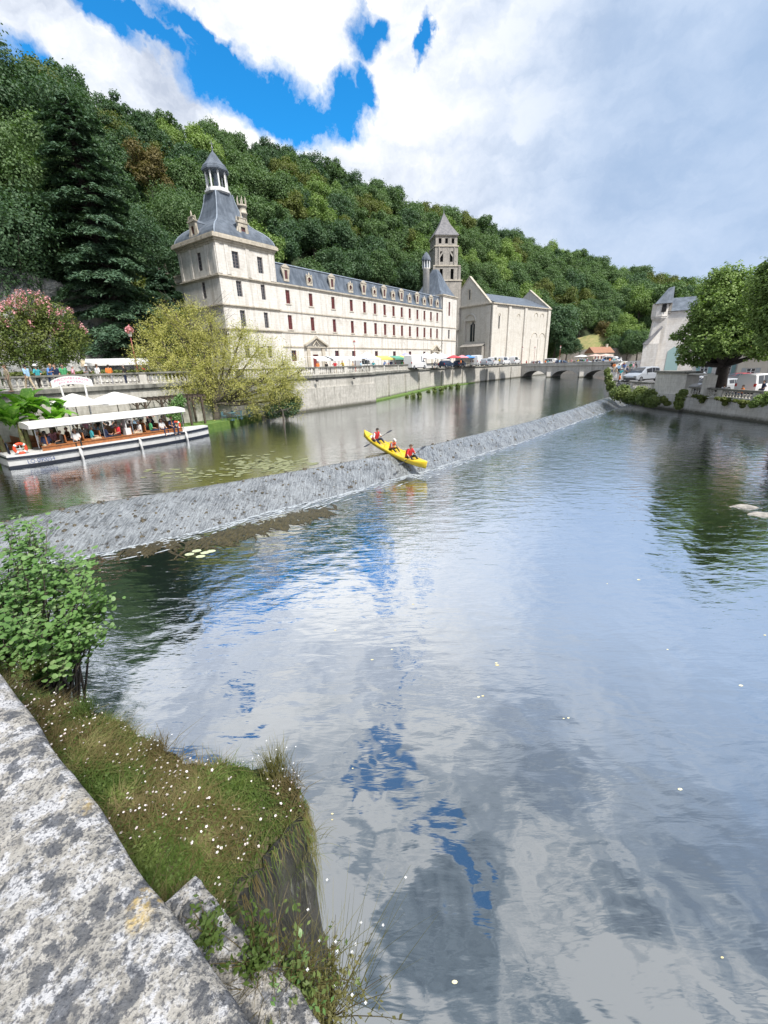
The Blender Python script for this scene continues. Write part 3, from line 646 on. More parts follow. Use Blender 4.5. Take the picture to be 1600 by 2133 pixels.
# far shore behind the bridge
mb = MB(); mb.prism([(46, 152), (62, 168), (90, 150), (140, 190), (160, 260), (60, 260), (30, 200)], -1.9, 4.3); o = tag(mb.build('far_bank', m_pave), kind='structure')
# ------------------------------------------------------------ architecture helpers (local x = along the front, -y = outwards)
def wall_open(mb, x0, x1, z0, z1, ops, y=0.0, depth=0.35, mi=0, axis='x'):
    # a facade plane with real openings; ops = [(xa, xb, za, zb)]
    def P(x, yy, z): return (x, yy, z) if axis == 'x' else (yy, x, z)
    xs = sorted({x0, x1, *[o[0] for o in ops], *[o[1] for o in ops]}); zs = sorted({z0, z1, *[o[2] for o in ops], *[o[3] for o in ops]})
    for i in range(len(xs) - 1):
        for j in range(len(zs) - 1):
            cx, cz = (xs[i] + xs[i + 1]) / 2, (zs[j] + zs[j + 1]) / 2
            if any(o[0] < cx < o[1] and o[2] < cz < o[3] for o in ops): continue
            mb.add([P(xs[i], y, zs[j]), P(xs[i + 1], y, zs[j]), P(xs[i + 1], y, zs[j + 1]), P(xs[i], y, zs[j + 1])], [(0, 1, 2, 3) if axis == 'x' else (3, 2, 1, 0)], mi)
    for a, b, c, d in ops:
        y2 = y + depth
        mb.add([P(a, y, c), P(b, y, c), P(b, y, d), P(a, y, d), P(a, y2, c), P(b, y2, c), P(b, y2, d), P(a, y2, d)],
               [(0, 4, 5, 1), (1, 5, 6, 2), (2, 6, 7, 3), (3, 7, 4, 0)] if axis == 'x' else [(1, 5, 4, 0), (2, 6, 5, 1), (3, 7, 6, 2), (0, 4, 7, 3)], mi)
_wc = {}
def window(parent, x, z, w, h, y=0.22, axis='x', fm=None, gm=None, nx=2, nz=4, name='window', sill=True):
    # joinery with glazing bars; the pane is its sub-part
    key = (round(w, 2), round(h, 2), fm.name, gm.name, nx, nz)
    if key not in _wc:
        mb = MB(); b = 0.09; y0, y1 = -0.05, 0.05
        mb.box(-w / 2, -w / 2 + b, y0, y1, 0, h); mb.box(w / 2 - b, w / 2, y0, y1, 0, h); mb.box(-w / 2 + b, w / 2 - b, y0, y1, 0, b); mb.box(-w / 2 + b, w / 2 - b, y0, y1, h - b, h)
        for i in range(1, nx): xx = -w / 2 + w * i / nx; mb.box(xx - .05, xx + .05, y0 + .01, y1 - .01, b, h - b)
        for j in range(1, nz): zz = h * j / nz; mb.box(-w / 2 + b, w / 2 - b, y0 + .02, y1 - .02, zz - .03, zz + .03)
        f = mb.build(name, fm); mb = MB(); mb.box(-w / 2 + b * .5, w / 2 - b * .5, .022, .040, b * .5, h - b * .5); g = mb.build('pane', gm); 
        _wc[key] = (f.data, g.data); bpy.data.objects.remove(f); bpy.data.objects.remove(g)
    f = link(name, _wc[key][0], parent); g = link('pane', _wc[key][1], f)
    if axis == 'x': f.location = (x, y, z)
    else: f.location = (y, x, z); f.rotation_euler = (0, 0, -math.pi / 2)
    return f
def cornice(mb, x0, x1, y0, y1, z, prof, mi=0):     # stepped moulding round a rectangle: prof = [(out, dz0, dz1)]
    for o, a, b in prof: mb.box(x0 - o, x1 + o, y0 - o, y1 + o, z + a, z + b, mi)
AB = Frame((-24.7, 74.4), 37)
def local_root(name, fr, u, v, z, label, cat, group=None):
    p = fr.w(u, v, z); r = empty(name, p, fr.rz); return tag(r, label, cat, group)
G0 = QZ
# ---- corner pavilion
rp = local_root('corner_pavilion', AB, 0, 0, G0, 'tall square stone pavilion with bell-shaped slate roof and open lantern', 'pavilion')
S1 = 11.5; DP = 10.8; HT = 25.7 - G0
fw_ = [(3.5, 21.65, 24.05, 1.25), (8.35, 21.55, 24.0, 1.1), (3.5, 17.55, 19.85, 1.05), (8.35, 17.5, 19.85, .9), (3.5, 13.0, 15.5, 1.0), (8.35, 13.0, 15.5, .9), (3.5, 8, 10, 1.0), (8.35, 8, 10, .9)]
ops = [(x - w / 2, x + w / 2, a - G0, b - G0) for x, a, b, w in fw_]
lw_ = [(4.75, 21.45, 24.05, 1.15), (4.75, 17.4, 19.85, 1.05), (4.75, 13.0, 15.5, 1.0), (4.75, 8, 10, 1.0)]
opl = [(x - w / 2, x + w / 2, a - G0, b - G0) for x, a, b, w in lw_]
mb = MB(); wall_open(mb, 0, S1, 0, HT, ops); wall_open(mb, 0, DP, 0, HT, opl, axis='y')
mb.add([(S1, 0, 0), (S1, DP, 0), (S1, DP, HT), (S1, 0, HT)], [(0, 1, 2, 3)]); mb.add([(0, DP, 0), (S1, DP, 0), (S1, DP, HT), (0, DP, HT)], [(3, 2, 1, 0)])
mb.build('wall', m_abbey, rp)
for x, a, b, w in fw_: window(rp, x, a - G0, w, b - a, .25, 'x', m_greypaint, m_glass, 2, 5)
for x, a, b, w in lw_: window(rp, x, a - G0, w, b - a, .25, 'y', m_greypaint, m_glass, 2, 5)
for x in (0.0, 1.55, 5.55, 10.2, S1 - .75):       # pilasters proud of the face
    mb = MB(); mb.box(x + .02, x + .72, -0.10, -0.002, 20.6 - G0, 24.75 - G0); mb.build('pilaster', m_abbey, rp)
for yv in (0.12, 2.2, 6.9, 9.9): mb = MB(); mb.box(-0.10, -0.002, yv, yv + .7, 20.6 - G0, 24.75 - G0); mb.build('pilaster', m_abbey, rp)
mb = MB(); cornice(mb, 0, S1, 0, DP, 0, [(.12, 24.75 - G0, 25.1 - G0), (.28, 25.1 - G0, 25.4 - G0), (.62, 25.4 - G0, 25.85 - G0), (.45, 25.85 - G0, 26.05 - G0)]); mb.build('cornice', m_trim, rp)
for z in (20.15, 15.95, 12.4):
    mb = MB(); cornice(mb, 0, S1, 0, DP, z - G0, [(.12, -.12, .1), (.28, .1, .28)]); mb.build('string_course', m_trim, rp)
mb = MB(); q2_ = math.sqrt(2)
prof = [(5.75, 25.9), (5.8, 26.1), (5.62, 26.6), (5.2, 27.2), (4.55, 27.8), (3.7, 28.35), (3.1, 28.9), (2.65, 29.6), (2.3, 30.4), (2.0, 31.3), (1.72, 32.3), (1.55, 33.3)]
mb.lathe([(a * q2_, z - G0) for a, z in prof], 4, (S1 / 2, DP / 2), rot=math.pi / 4, smooth=False)
roof = mb.build('roof', m_slate, rp)
mb = MB()                                              # lead hips along the four arrises
for k in range(4):
    t = math.pi / 4 + k * math.pi / 2
    mb.tube([(S1 / 2 + a * q2_ * math.cos(t), DP / 2 + a * q2_ * math.sin(t), z - G0) for a, z in prof], .11, 6)
mb.build('hip_capping', m_lead, roof)
C0 = (S1 / 2, DP / 2)
mb = MB(); mb.lathe([(1.75, 33.2 - G0), (2.1, 33.35 - G0), (2.1, 33.6 - G0), (1.85, 33.7 - G0), (1.85, 33.95 - G0)], 8, C0, rot=R(22.5), smooth=False); lan = mb.build('lantern', m_white, rp)
for k in range(8):
    t = R(22.5) + k * math.pi / 4; x, y = C0[0] + 1.58 * math.cos(t), C0[1] + 1.58 * math.sin(t)
    mb = MB(); mb.tube([(x, y, 33.95 - G0), (x, y, 36.3 - G0)], .15, 6); mb.build('column', m_white, lan)
mb = MB()
for k in range(8):
    t0 = R(22.5) + k * math.pi / 4; t1 = t0 + math.pi / 4; n_ = 8; vs = []
    for i in range(n_ + 1):
        q = i / n_; t = t0 + (t1 - t0) * q; rr = 1.66 * math.cos(math.pi / 8) / math.cos(t - (t0 + t1) / 2); zz = 35.75 + 0.45 * math.sin(math.pi * q) ** .6
        x, y = C0[0] + rr * math.cos(t), C0[1] + rr * math.sin(t); vs += [(x, y, zz - G0), (x, y, 36.35 - G0)]
    mb.add(vs, [(2 * i, 2 * i + 2, 2 * i + 3, 2 * i + 1) for i in range(n_)])
mb.build('arcade', m_lead, lan)
mb = MB(); mb.lathe([(1.35, 33.96 - G0), (.5, 34.0 - G0), (.35, 36.2 - G0), (1.3, 36.3 - G0)], 8, C0); mb.build('core', m_lead, lan)
mb = MB(); mb.lathe([(2.0, 36.2 - G0), (2.15, 36.35 - G0), (2.15, 36.6 - G0), (1.95, 36.7 - G0), (1.9, 37.0 - G0), (1.5, 37.35 - G0), (1.05, 37.9 - G0), (.55, 38.6 - G0), (.1, 39.1 - G0), (.05, 39.5 - G0)], 8, C0, rot=R(22.5), smooth=False); mb.build('cap', m_slate, lan)
mb = MB(); mb.lathe([(.02, 39.4 - G0), (.16, 39.6 - G0), (.02, 39.8 - G0), (.03, 40.6 - G0)], 6, C0); mb.box(C0[0] - .3, C0[0] + .3, C0[1] - .03, C0[1] + .03, 40.1 - G0, 40.16 - G0); mb.build('finial', m_metal, lan)
def big_dormer(parent, x, y, z, axis):
    d = empty('dormer', (x, y, z), 0 if axis == 'x' else -math.pi / 2); d.parent = parent
    mb = MB()
    # stone front with an arched opening
    ys = (-.2, .2)
    out = [(-.95, 0), (-.95, 1.9), (-.75, 2.15), (-.5, 2.5), (.5, 2.5), (.75, 2.15), (.95, 1.9), (.95, 0)]
    mb.box(-.9, -.42, -.2, .2, 0, 2.3); mb.box(.42, .9, -.2, .2, 0, 2.3); mb.box(-.42, .42, -.2, .2, 0, .45); mb.box(-.42, .42, -.2, .2, 1.75, 2.3)
    mb.box(-1.1, 1.1, -.3, .25, 2.3, 2.5); mb.box(-.6, .6, -.2, .2, 2.5, 2.95); mb.box(-.7, .7, -.26, .22, 2.95, 3.08)
    for s in (-1, 1):
        mb.tube([(s * .95, 0, 2.5), (s * .98, 0, 2.9), (s * .9, 0, 3.2)], [.14, .1, .03], 6); mb.tube([(s * 1.0, 0, .2), (s * 1.25, 0, .5), (s * 1.05, 0, 1.1), (s * .95, 0, 1.7)], [.22, .2, .14, .1], 6)
    mb.tube([(0, 0, 3.05), (0, 0, 3.3), (0, 0, 3.5), (0, 0, 3.9)], [.2, .1, .17, .02], 6)
    mb.build('surround', m_trim, d)
    mb = MB(); mb.box(-.42, .42, .0, .08, .45, 1.75); mb.build('pane', m_glassr, d)
    mb = MB(); mb.box(-.8, .8, .21, 2.6, 0, 2.2); mb.lathe([(.8, .2), (.8, .3)], 8, (0, 0)); mb.v = mb.v[:8]; mb.f = mb.f[:6]; mb.mi = mb.mi[:6]; mb.sm = mb.sm[:6]
    mb.add([(-.85, .21, 2.2), (.85, .21, 2.2), (0, .21, 2.75), (-.85, 3.0, 2.2), (.85, 3.0, 2.2), (0, 3.0, 2.75)], [(0, 1, 2), (0, 2, 5, 3), (1, 4, 5, 2)])
    mb.build('cheeks', m_slate, d)
big_dormer(rp, S1 / 2, .25, 26.05 - G0, 'x'); big_dormer(rp, .25, DP / 2, 26.05 - G0, 'y')
mb = MB(); mb.lathe([(.62, 27.5 - G0), (.62, 31.4 - G0), (.78, 31.5 - G0), (.78, 31.75 - G0), (.66, 31.8 - G0), (.66, 32.5 - G0), (.85, 32.6 - G0), (.85, 32.85 - G0), (.5, 32.9 - G0)], 12, (10.2, 5.4))
for k in range(6):
    t = k * math.pi / 3; mb.tube([(10.2 + .75 * math.cos(t), 5.4 + .75 * math.sin(t), 32.8 - G0), (10.2 + .8 * math.cos(t), 5.4 + .8 * math.sin(t), 33.5 - G0), (10.2 + .7 * math.cos(t), 5.4 + .7 * math.sin(t), 34.1 - G0)], [.12, .09, .03], 5)
mb.build('chimney', m_trim, rp)
# low terrace block on the far side, balustrade and statue
mb = MB(); mb.box(1.2, 9, DP + .01, DP + 7.0, 0, 20.6 - G0); mb.build('side_block', m_abbey, rp)
mb = MB(); mb.box(1.1, 1.5, DP + .02, DP + 7.1, 20.6 - G0, 20.8 - G0); mb.box(1.1, 1.5, DP + .02, DP + 7.1, 21.9 - G0, 22.15 - G0)
for k in range(15): mb.lathe([(.12, 20.8 - G0), (.19, 21.1 - G0), (.09, 21.6 - G0), (.14, 21.9 - G0)], 6, (1.3, DP + .5 + k * .42))
mb.build('terrace_balustrade', m_trim, rp)
mb = MB(); mb.box(1.0, 1.7, DP + 6.7, DP + 7.4, 20.6 - G0, 22.6 - G0); c = (1.35, DP + 7.05)
mb.lathe([(.25, 22.6 - G0), (.5, 22.75 - G0), (.55, 23.0 - G0), (.25, 23.3 - G0), (.33, 23.8 - G0), (.2, 24.15 - G0), (.19, 24.4 - G0), (.02, 24.6 - G0)], 8, c); mb.tube([(c[0] - .1, c[1], 23.9 - G0), (c[0] - .1, c[1] + .5, 24.0 - G0), (c[0], c[1] + .45, 24.5 - G0)], [.12, .09, .05], 6); mb.build('statue', m_trim, rp)

# ---- long wing
rw = local_root('abbey_wing', AB, 11.53, .5, G0, 'long white three-storey abbey wing with slate mansard and dormers', 'abbey wing')
X0 = 11.53; WL = 72.5 - X0; VD = 11.5
bays = [14.3, 20.15, 26.5, 32.3, 36.8, 40.7, 44.5, 48.2, 51.8, 55.5, 59.2, 62.8, 66.3, 69.8]
ww = lambda u: 1.05
ops = []
for u in bays: ops += [(u - X0 - .5, u - X0 + .5, 17.45 - G0, 19.7 - G0), (u - X0 - .5, u - X0 + .5, 13.05 - G0, 15.5 - G0)]
gws = [14.5, 26.7, 32.3, 40.7, 48.2, 55.5, 62.8]
for u in gws: ops.append((u - X0 - .6, u - X0 + .6, 7.4 - G0, 9.35 - G0))
ops.append((20.3 - X0 - .75, 20.3 - X0 + .75, 0.0, 8.6 - G0))
mb = MB(); wall_open(mb, 0, WL, 0, 20.4 - G0, ops, depth=.3)
mb.add([(0, VD, 0), (WL, VD, 0), (WL, VD, 20.4 - G0), (0, VD, 20.4 - G0)], [(3, 2, 1, 0)]); mb.build('wall', m_abbey, rw)
for u in bays:
    window(rw, u - X0, 17.45 - G0, 1.0, 2.25, .2, 'x', m_redpaint, m_glassr, 2, 4); window(rw, u - X0, 13.05 - G0, 1.0, 2.45, .2, 'x', m_redpaint, m_glassr, 2, 4)
for u in gws: window(rw, u - X0, 7.4 - G0, 1.2, 1.95, .2, 'x', m_redpaint, m_glass, 2, 3)
mb = MB(); mb.box(20.3 - X0 - .74, 20.3 - X0 + .74, .2, .28, 0.02, 8.59 - G0); mb.build('door', m_redpaint, rw)
for z in (16.1, 12.55, 10.0):
    mb = MB(); mb.box(0, WL, -.14, -.002, z - .12 - G0, z + .1 - G0); mb.build('string_course', m_trim, rw)
mb = MB(); mb.box(-.7, .7, -.10, -.003, -.12, .02); sl_ = mb.build('sill', m_trim)
for u in bays:
    for z in (17.35, 12.95): link('sill', sl_.data, rw, loc=(u - X0, 0, z - G0))
bpy.data.objects.remove(sl_)
mb = MB(); mb.box(-.0, WL, -.3, .3, 20.42 - G0, 20.66 - G0); mb.box(0, WL, -.16, .2, 20.2 - G0, 20.418 - G0); mb.build('cornice', m_trim, rw)
mb = MB(); zz = [20.6 - G0, 21.6 - G0, 22.8 - G0, 24.0 - G0, 25.2 - G0]
prof = [(-.1, zz[0]), (.35, zz[1]), (.75, zz[2]), (1.05, zz[3]), (VD / 2, zz[4]), (VD - 1.05, zz[3]), (VD + .1, zz[0])]
vs = [(x, y, z) for x in (0, WL + .05) for y, z in prof]; n_ = len(prof)
mb.add(vs, [(i, n_ + i, n_ + i + 1, i + 1) for i in range(n_ - 1)] + [tuple(range(n_)), tuple(range(n_, 2 * n_))[::-1]]); roof = mb.build('roof', m_slate, rw)
mb = MB(); mb.tube([(0, 1.0, 24.05 - G0), (WL, 1.0, 24.05 - G0)], .13, 6); mb.tube([(0, VD / 2, 25.25 - G0), (WL, VD / 2, 25.25 - G0)], .14, 6); mb.build('lead_rolls', m_lead, roof)
def dormer_mesh(kind):
    mb = MB(); m2 = MB(); m3 = MB()
    if kind == 0:      # tall framed opening, scrolled foot
        mb.box(-.62, -.36, -.12, .2, .1, 2.3); mb.box(.36, .62, -.12, .2, .1, 2.3); mb.box(-.36, .36, -.12, .2, .1, .5); mb.box(-.36, .36, -.12, .2, 1.95, 2.3)
        mb.box(-.85, .85, -.22, .25, 2.3, 2.5); mb.add([(-.8, -.15, 2.5), (.8, -.15, 2.5), (0, -.15, 2.95), (-.8, .2, 2.5), (.8, .2, 2.5), (0, .2, 2.95)], [(0, 1, 2), (3, 5, 4), (0, 2, 5, 3), (1, 4, 5, 2)])
        for s in (-1, 1):
            mb.add([(s * .62, -.1, .6), (s * .62, -.1, 2.3), (s * .98, -.1, 2.3), (s * .98, -.1, 2.0), (s * .72, -.1, 1.1), (s * .62, .15, .6), (s * .62, .15, 2.3), (s * .98, .15, 2.3), (s * .98, .15, 2.0), (s * .72, .15, 1.1)], [(0, 1, 2, 3, 4), (9, 8, 7, 6, 5), (1, 6, 7, 2), (2, 7, 8, 3), (3, 8, 9, 4), (4, 9, 5, 0)])
        m2.box(-.36, .36, .02, .1, .5, 1.95); m3.box(-.6, .6, .2, 1.6, .3, 2.3)
    else:              # small round-headed oculus with ball finials
        mb.lathe([(.40, 0), (.62, 0), (.62, .28), (.40, .28), (.40, 0)], 14); mb.v = [(x, z * 1.0 - .1, y * 1.15 + 1.05) for x, y, z in mb.v]; mb.f = mb.f[:-2]; mb.mi = mb.mi[:-2]; mb.sm = mb.sm[:-2]
        mb.box(-.75, .75, -.12, .2, .05, .42); mb.box(-.5, .5, -.14, .2, 1.7, 1.86)
        for s in (-1, 1): mb.box(min(s * .55, s * .75), max(s * .55, s * .75), -.1, .18, .42, 1.75); mb.tube([(s * .65, 0, 1.75), (s * .65, 0, 2.05)], [.12, .03], 6)
        mb.tube([(0, 0, 1.86), (0, 0, 2.1), (0, 0, 2.35)], [.17, .14, .02], 6)
        m2.lathe([(.41, 0), (.41, .05)], 14); m2.v = [(x, z + .05, y * 1.15 + 1.05) for x, y, z in m2.v]; m3.box(-.6, .6, .2, 1.4, .2, 1.75)
    return mb.build('dormer', m_trim), m2.build('pane', m_glassr), m3.build('cheeks', m_slate)
protos = [dormer_mesh(0), dormer_mesh(1)]
for i, u in enumerate(bays):
    a, b, c = protos[i % 2]
    d = link('dormer', a.data, rw, loc=(u - X0 + .1, .12, 21.0 - G0)); link('pane', b.data, d); link('cheeks', c.data, d)
for t in protos:
    for o in t: bpy.data.objects.remove(o)
def pediment(parent, x, z, w, h, y=-.35):
    mb = MB(); t = .32
    for s in (-1, 1): mb.obox(Vector((x + s * w * .26, y, z + h * .55)), Vector((s * w * .27, 0, -h * .42)), Vector((0, .35, 0)), Vector((0, 0, t * .5)))
    mb.box(x - w * .5, x + w * .5, y - .05, -.003, z - .15, z + .1); mb.box(x - w * .42, x - w * .28, y + .1, -.003, z - 4, z - .15); mb.box(x + w * .28, x + w * .42, y + .1, -.003, z - 4, z - .15)
    mb.tube([(x - w * .16, y, z + h * .1), (x, y, z + h * .62), (x + w * .16, y, z + h * .1)], .14, 6)
    return mb.build('door_pediment', m_trim, parent)
pediment(rw, 20.35 - X0, 10.0 - G0, 6.0, 1.9); pediment(rw, 68.6 - X0, 9.4 - G0, 4.6, 1.7)
mb = MB(); mb.tube([(70.4 - X0, -.3, 10.2 - G0), (71.4 - X0, -1.2, 11.8 - G0)], .04, 5); mb.build('flag_pole', m_darkwood, rw)
# ---- end pavilion
re_ = local_root('end_pavilion', AB, 72.55, .3, G0, 'small square end pavilion with hipped slate roof and slim white turret', 'pavilion')
EL = 8.6; ED = 10
mb = MB(); wall_open(mb, 0, EL, 0, 24.4 - G0, [(3.5, 4.5, 19.3 - G0, 23.0 - G0), (3.5, 4.5, 13.05 - G0, 15.5 - G0)]); mb.box(0.001, EL, .36, ED, 0, 24.39 - G0)
mb.build('wall', m_abbey, re_); window(re_, 4.0, 19.3 - G0, 1.0, 3.7, .2, 'x', m_redpaint, m_glassr, 2, 5); window(re_, 4.0, 13.05 - G0, 1.0, 2.45, .2, 'x', m_greypaint, m_glass, 2, 4)
mb = MB(); cornice(mb, 0, EL, 0, ED, 24.4 - G0, [(.3, .003, .3), (.15, -.3, 0)]); mb.build('cornice', m_trim, re_)
for z in (16.1, 12.55):
    mb = MB(); mb.box(0, EL, -.14, -.002, z - .12 - G0, z + .1 - G0); mb.build('string_course', m_trim, re_)
mb = MB(); mb.lathe([(EL / 2 * 1.5, 24.7 - G0), (EL / 2 * 1.2, 26.0 - G0), (EL / 2 * .8, 28.2 - G0), (EL / 2 * .42, 30.8 - G0), (.9, 32.0 - G0)], 4, (EL / 2, ED / 2), rot=math.pi / 4, smooth=False); mb.build('roof', m_slate, re_)
tx, ty = -1.6, 4.6
mb = MB(); mb.lathe([(.95, 22.5 - G0), (.95, 31.3 - G0), (1.15, 31.5 - G0)], 10, (tx, ty)); tu = mb.build('turret', m_abbey, re_)
mb = MB()
for k in range(8):
    t = k * math.pi / 4; mb.tube([(tx + 1.0 * math.cos(t), ty + 1.0 * math.sin(t), 31.5 - G0), (tx + 1.0 * math.cos(t), ty + 1.0 * math.sin(t), 33.4 - G0)], .15, 5)
mb.build('column', m_white, tu)
mb = MB(); mb.lathe([(1.0, 31.4 - G0), (.7, 31.5 - G0), (.7, 33.4 - G0), (1.25, 33.45 - G0)], 8, (tx, ty)); mb.build('core', m_lead, tu)
mb = MB(); mb.lathe([(1.35, 33.4 - G0), (1.35, 33.7 - G0), (1.15, 34.3 - G0), (.6, 35.1 - G0), (.1, 35.6 - G0)], 8, (tx, ty), smooth=False); mb.build('cap', m_slate, tu)

# ---- abbey church
k = 1.2; CH = Frame((32 * k, 128 * k), 50)
rc = local_root('abbey_church', CH, 0, 0, G0, 'massive pale stone church with buttressed walls, gable and slate roof', 'church')
def cz(z): return EYE + (z - EYE) * k - G0
CL = 30.4 * k; CW = 15.6 * k; HW = cz(21.6)
winW = (3.0 * k, 3.65 * k, cz(15.0), cz(18.4))
mb = MB(); wall_open(mb, 0, CL, 0, HW, [winW], depth=.9)
gw = (5.9 * k, 9.6 * k, cz(11.8), cz(17.6))
wall_open(mb, 0, CW, 0, HW, [gw], axis='y', depth=.8)
mb.add([(CL, 0, 0), (CL, CW, 0), (CL, CW, HW), (CL, 0, HW)], [(0, 1, 2, 3)]); mb.add([(0, CW, 0), (CL, CW, 0), (CL, CW, HW), (0, CW, HW)], [(3, 2, 1, 0)])
# gables
def gable(x, ya, yb, zb, za, th):
    ym = (ya + yb) / 2; mb.add([(x, ya, zb), (x, yb, zb), (x, ym, za), (x + th, ya, zb), (x + th, yb, zb), (x + th, ym, za)], [(0, 2, 1), (3, 4, 5), (0, 3, 5, 2), (1, 2, 5, 4)])
gable(-.01, 1.2 * k, CW + .2, HW, cz(29.0), .9)
gable(CL - 1.0, -.1, CW * .95, HW, cz(27.6), 1.0)
mb.build('wall', m_church, rc)
mb = MB(); mb.box(gw[0], gw[1], .0, .1, 0, 1); 
mb = MB(); mb.add([(.8, gw[0], gw[2]), (.8, gw[1], gw[2]), (.8, gw[1], gw[3]), (.8, gw[0], gw[3])], [(3, 2, 1, 0)]); pb = mb.build('blind_panel', m_church, rc)
mb = MB(); ym = gw[0] + (gw[1] - gw[0]) * .32
for a in (-1.15, .15):
    mb.box(.62, .72, ym + a + .05, ym + a + .95, gw[2] + .2, gw[3] - 1.5); mb.lathe([(.45, 0), (.45, .1)], 12, (0, 0)); mb.v[-24:] = [(.62 + z, ym + a + .5 + x, gw[3] - 1.5 + y) for x, y, z in mb.v[-24:]]
mb.box(.6, .7, ym - .25, ym + .25, gw[3] - 1.2, gw[3] - .4); mb.build('twin_lancets', m_glass, rc)
mb = MB(); pts = []; yc = (gw[0] + gw[1]) / 2; hr = (gw[1] - gw[0]) / 2
for i in range(13): t = math.pi * i / 12; pts.append((-.06, yc + (hr + .2) * math.cos(t), gw[3] - .4 + (hr + .3) * math.sin(t)))
mb.tube(pts, .28, 6); mb.add([(-.003, yc + hr * math.cos(math.pi * i / 12), gw[3] + hr * math.sin(math.pi * i / 12)) for i in range(13)], [tuple(range(13))]); mb.build('arch_moulding', m_church, rc)
mb = MB(); mb.box(winW[0] + .0, winW[1], .6, .7, winW[2], winW[3]); mb.build('window', m_dark, rc)
mb = MB(); pts = [(winW[0] - .2 + (winW[1] - winW[0] + .4) * (1 - math.cos(math.pi * i / 8)) / 2, -.03, winW[3] + .7 * math.sin(math.pi * i / 8)) for i in range(9)]; mb.tube(pts, .12, 5)
xb = 12.9 * k; pts = [(xb + .9 * math.cos(math.pi * i / 8), -.03, cz(18.5) + .9 * math.sin(math.pi * i / 8)) for i in range(9)]; mb.tube(pts, .12, 5)
for q in (22.5, 26.0): mb.tube([(q * k + 1.2 * math.cos(math.pi * i / 8), -.03, cz(19.0) + 1.2 * math.sin(math.pi * i / 8)) for i in range(9)], .14, 5)
for q in (22.5, 27.0): mb.tube([(q * k + 1.9 * math.cos(math.pi * i / 8), -.03, cz(13.0) + 1.6 * math.sin(math.pi * i / 8)) for i in range(9)], .14, 5)
mb.build('blind_arches', m_trim, rc)
for x in (.0, 7.3, 15.7, 29.0):
    mb = MB(); w_ = 1.5 if x in (0, 29.0) else 1.2; mb.box(x * k - (.5 if x == 0 else 0), x * k + w_ * k, -.55 if x else -.5, -.002, 0, HW - .8); mb.build('buttress', m_church, rc)
for y in (.3 * k, 12.2 * k): mb = MB(); mb.box(-.5, -.003, y, y + 1.5 * k, 0, HW - .8); mb.build('buttress', m_church, rc)
for x in (20.3, 24.6): mb = MB(); mb.box(x * k, x * k + .35, -.2, -.003, 0, cz(12.5)); mb.build('half_column', m_church, rc)
for i, x in enumerate(np.linspace(.4, CL - .8, 30)): mb = MB(); mb.box(x, x + .35, -.35, -.003, HW - .7, HW - .35); mb.build('corbel', m_church, rc)
mb = MB(); mb.box(-.55, CL + .5, -.65, .1, HW - .35, HW - .02); mb.box(-.6, .1, -.1, CW, HW - .345, HW - .02); mb.build('cornice', m_trim, rc)
mb = MB(); mb.box(-1.8, -.01, 2 * k, 10 * k, 0, cz(10.5)); mb.add([(-2.0, 1.8 * k, cz(10.5)), (-2.0, 10.2 * k, cz(10.5)), (0, 10.2 * k, cz(11.4)), (0, 1.8 * k, cz(11.4))], [(0, 3, 2, 1)]); mb.build('porch', m_oldstone, rc)
yr = CW / 2 + .6; hr_ = cz(24.9) + .6
mb = MB(); mb.add([(.9, -.65, HW), (CL - 1, -.65, HW), (CL - 1, yr, hr_), (.9, yr, hr_), (.9, CW + .5, HW), (CL - 1, CW + .5, HW)], [(0, 1, 2, 3), (3, 2, 5, 4), (0, 3, 4), (1, 5, 2)]); mb.build('roof', m_slate, rc)
mb = MB()
ymid = (1.2 * k + CW + .2) / 2; mb.obox(Vector((.45, (1.2 * k + ymid) / 2 - .15, (HW + cz(29.0)) / 2 + .1)), Vector((.6, 0, 0)), Vector((0, (ymid - 1.2 * k) / 2 + .3, (cz(29.0) - HW) / 2 + .2)), Vector((0, -.12, .15))); mb.build('gable_coping', m_trim, rc); mb = MB()
mb.obox(Vector((.45, (CW + .2 + ymid) / 2 + .15, (HW + cz(29.0)) / 2 + .1)), Vector((.6, 0, 0)), Vector((0, (CW + .2 - ymid) / 2 + .3, -(cz(29.0) - HW) / 2 - .2)), Vector((0, .12, .15))); mb.build('gable_coping', m_trim, rc); mb = MB()
ym2 = (-.1 + CW * .95) / 2; mb.obox(Vector((CL - .5, (ym2 - .1) / 2 - .15, (HW + cz(27.6)) / 2 + .1)), Vector((.7, 0, 0)), Vector((0, ym2 / 2 + .3, (cz(27.6) - HW) / 2 + .2)), Vector((0, -.12, .15)))
mb.build('gable_coping', m_trim, rc)
mb = MB(); yy = 8.2 * k; zz0, zz1 = cz(23.2), cz(25.6)
mb.tube([(-.05, yy - .55, zz0), (-.05, yy - .55, zz1)] + [(-.05, yy - .55 * math.cos(math.pi * i / 8), zz1 + .55 * math.sin(math.pi * i / 8)) for i in range(1, 8)] + [(-.05, yy + .55, zz1), (-.05, yy + .55, zz0)], .13, 5); mb.build('gable_window_surround', m_trim, rc)
mb = MB(); mb.box(-.05, .02, yy - .18, yy + .18, zz0 + .1, zz1 + .2); mb.build('gable_window', m_dark, rc)

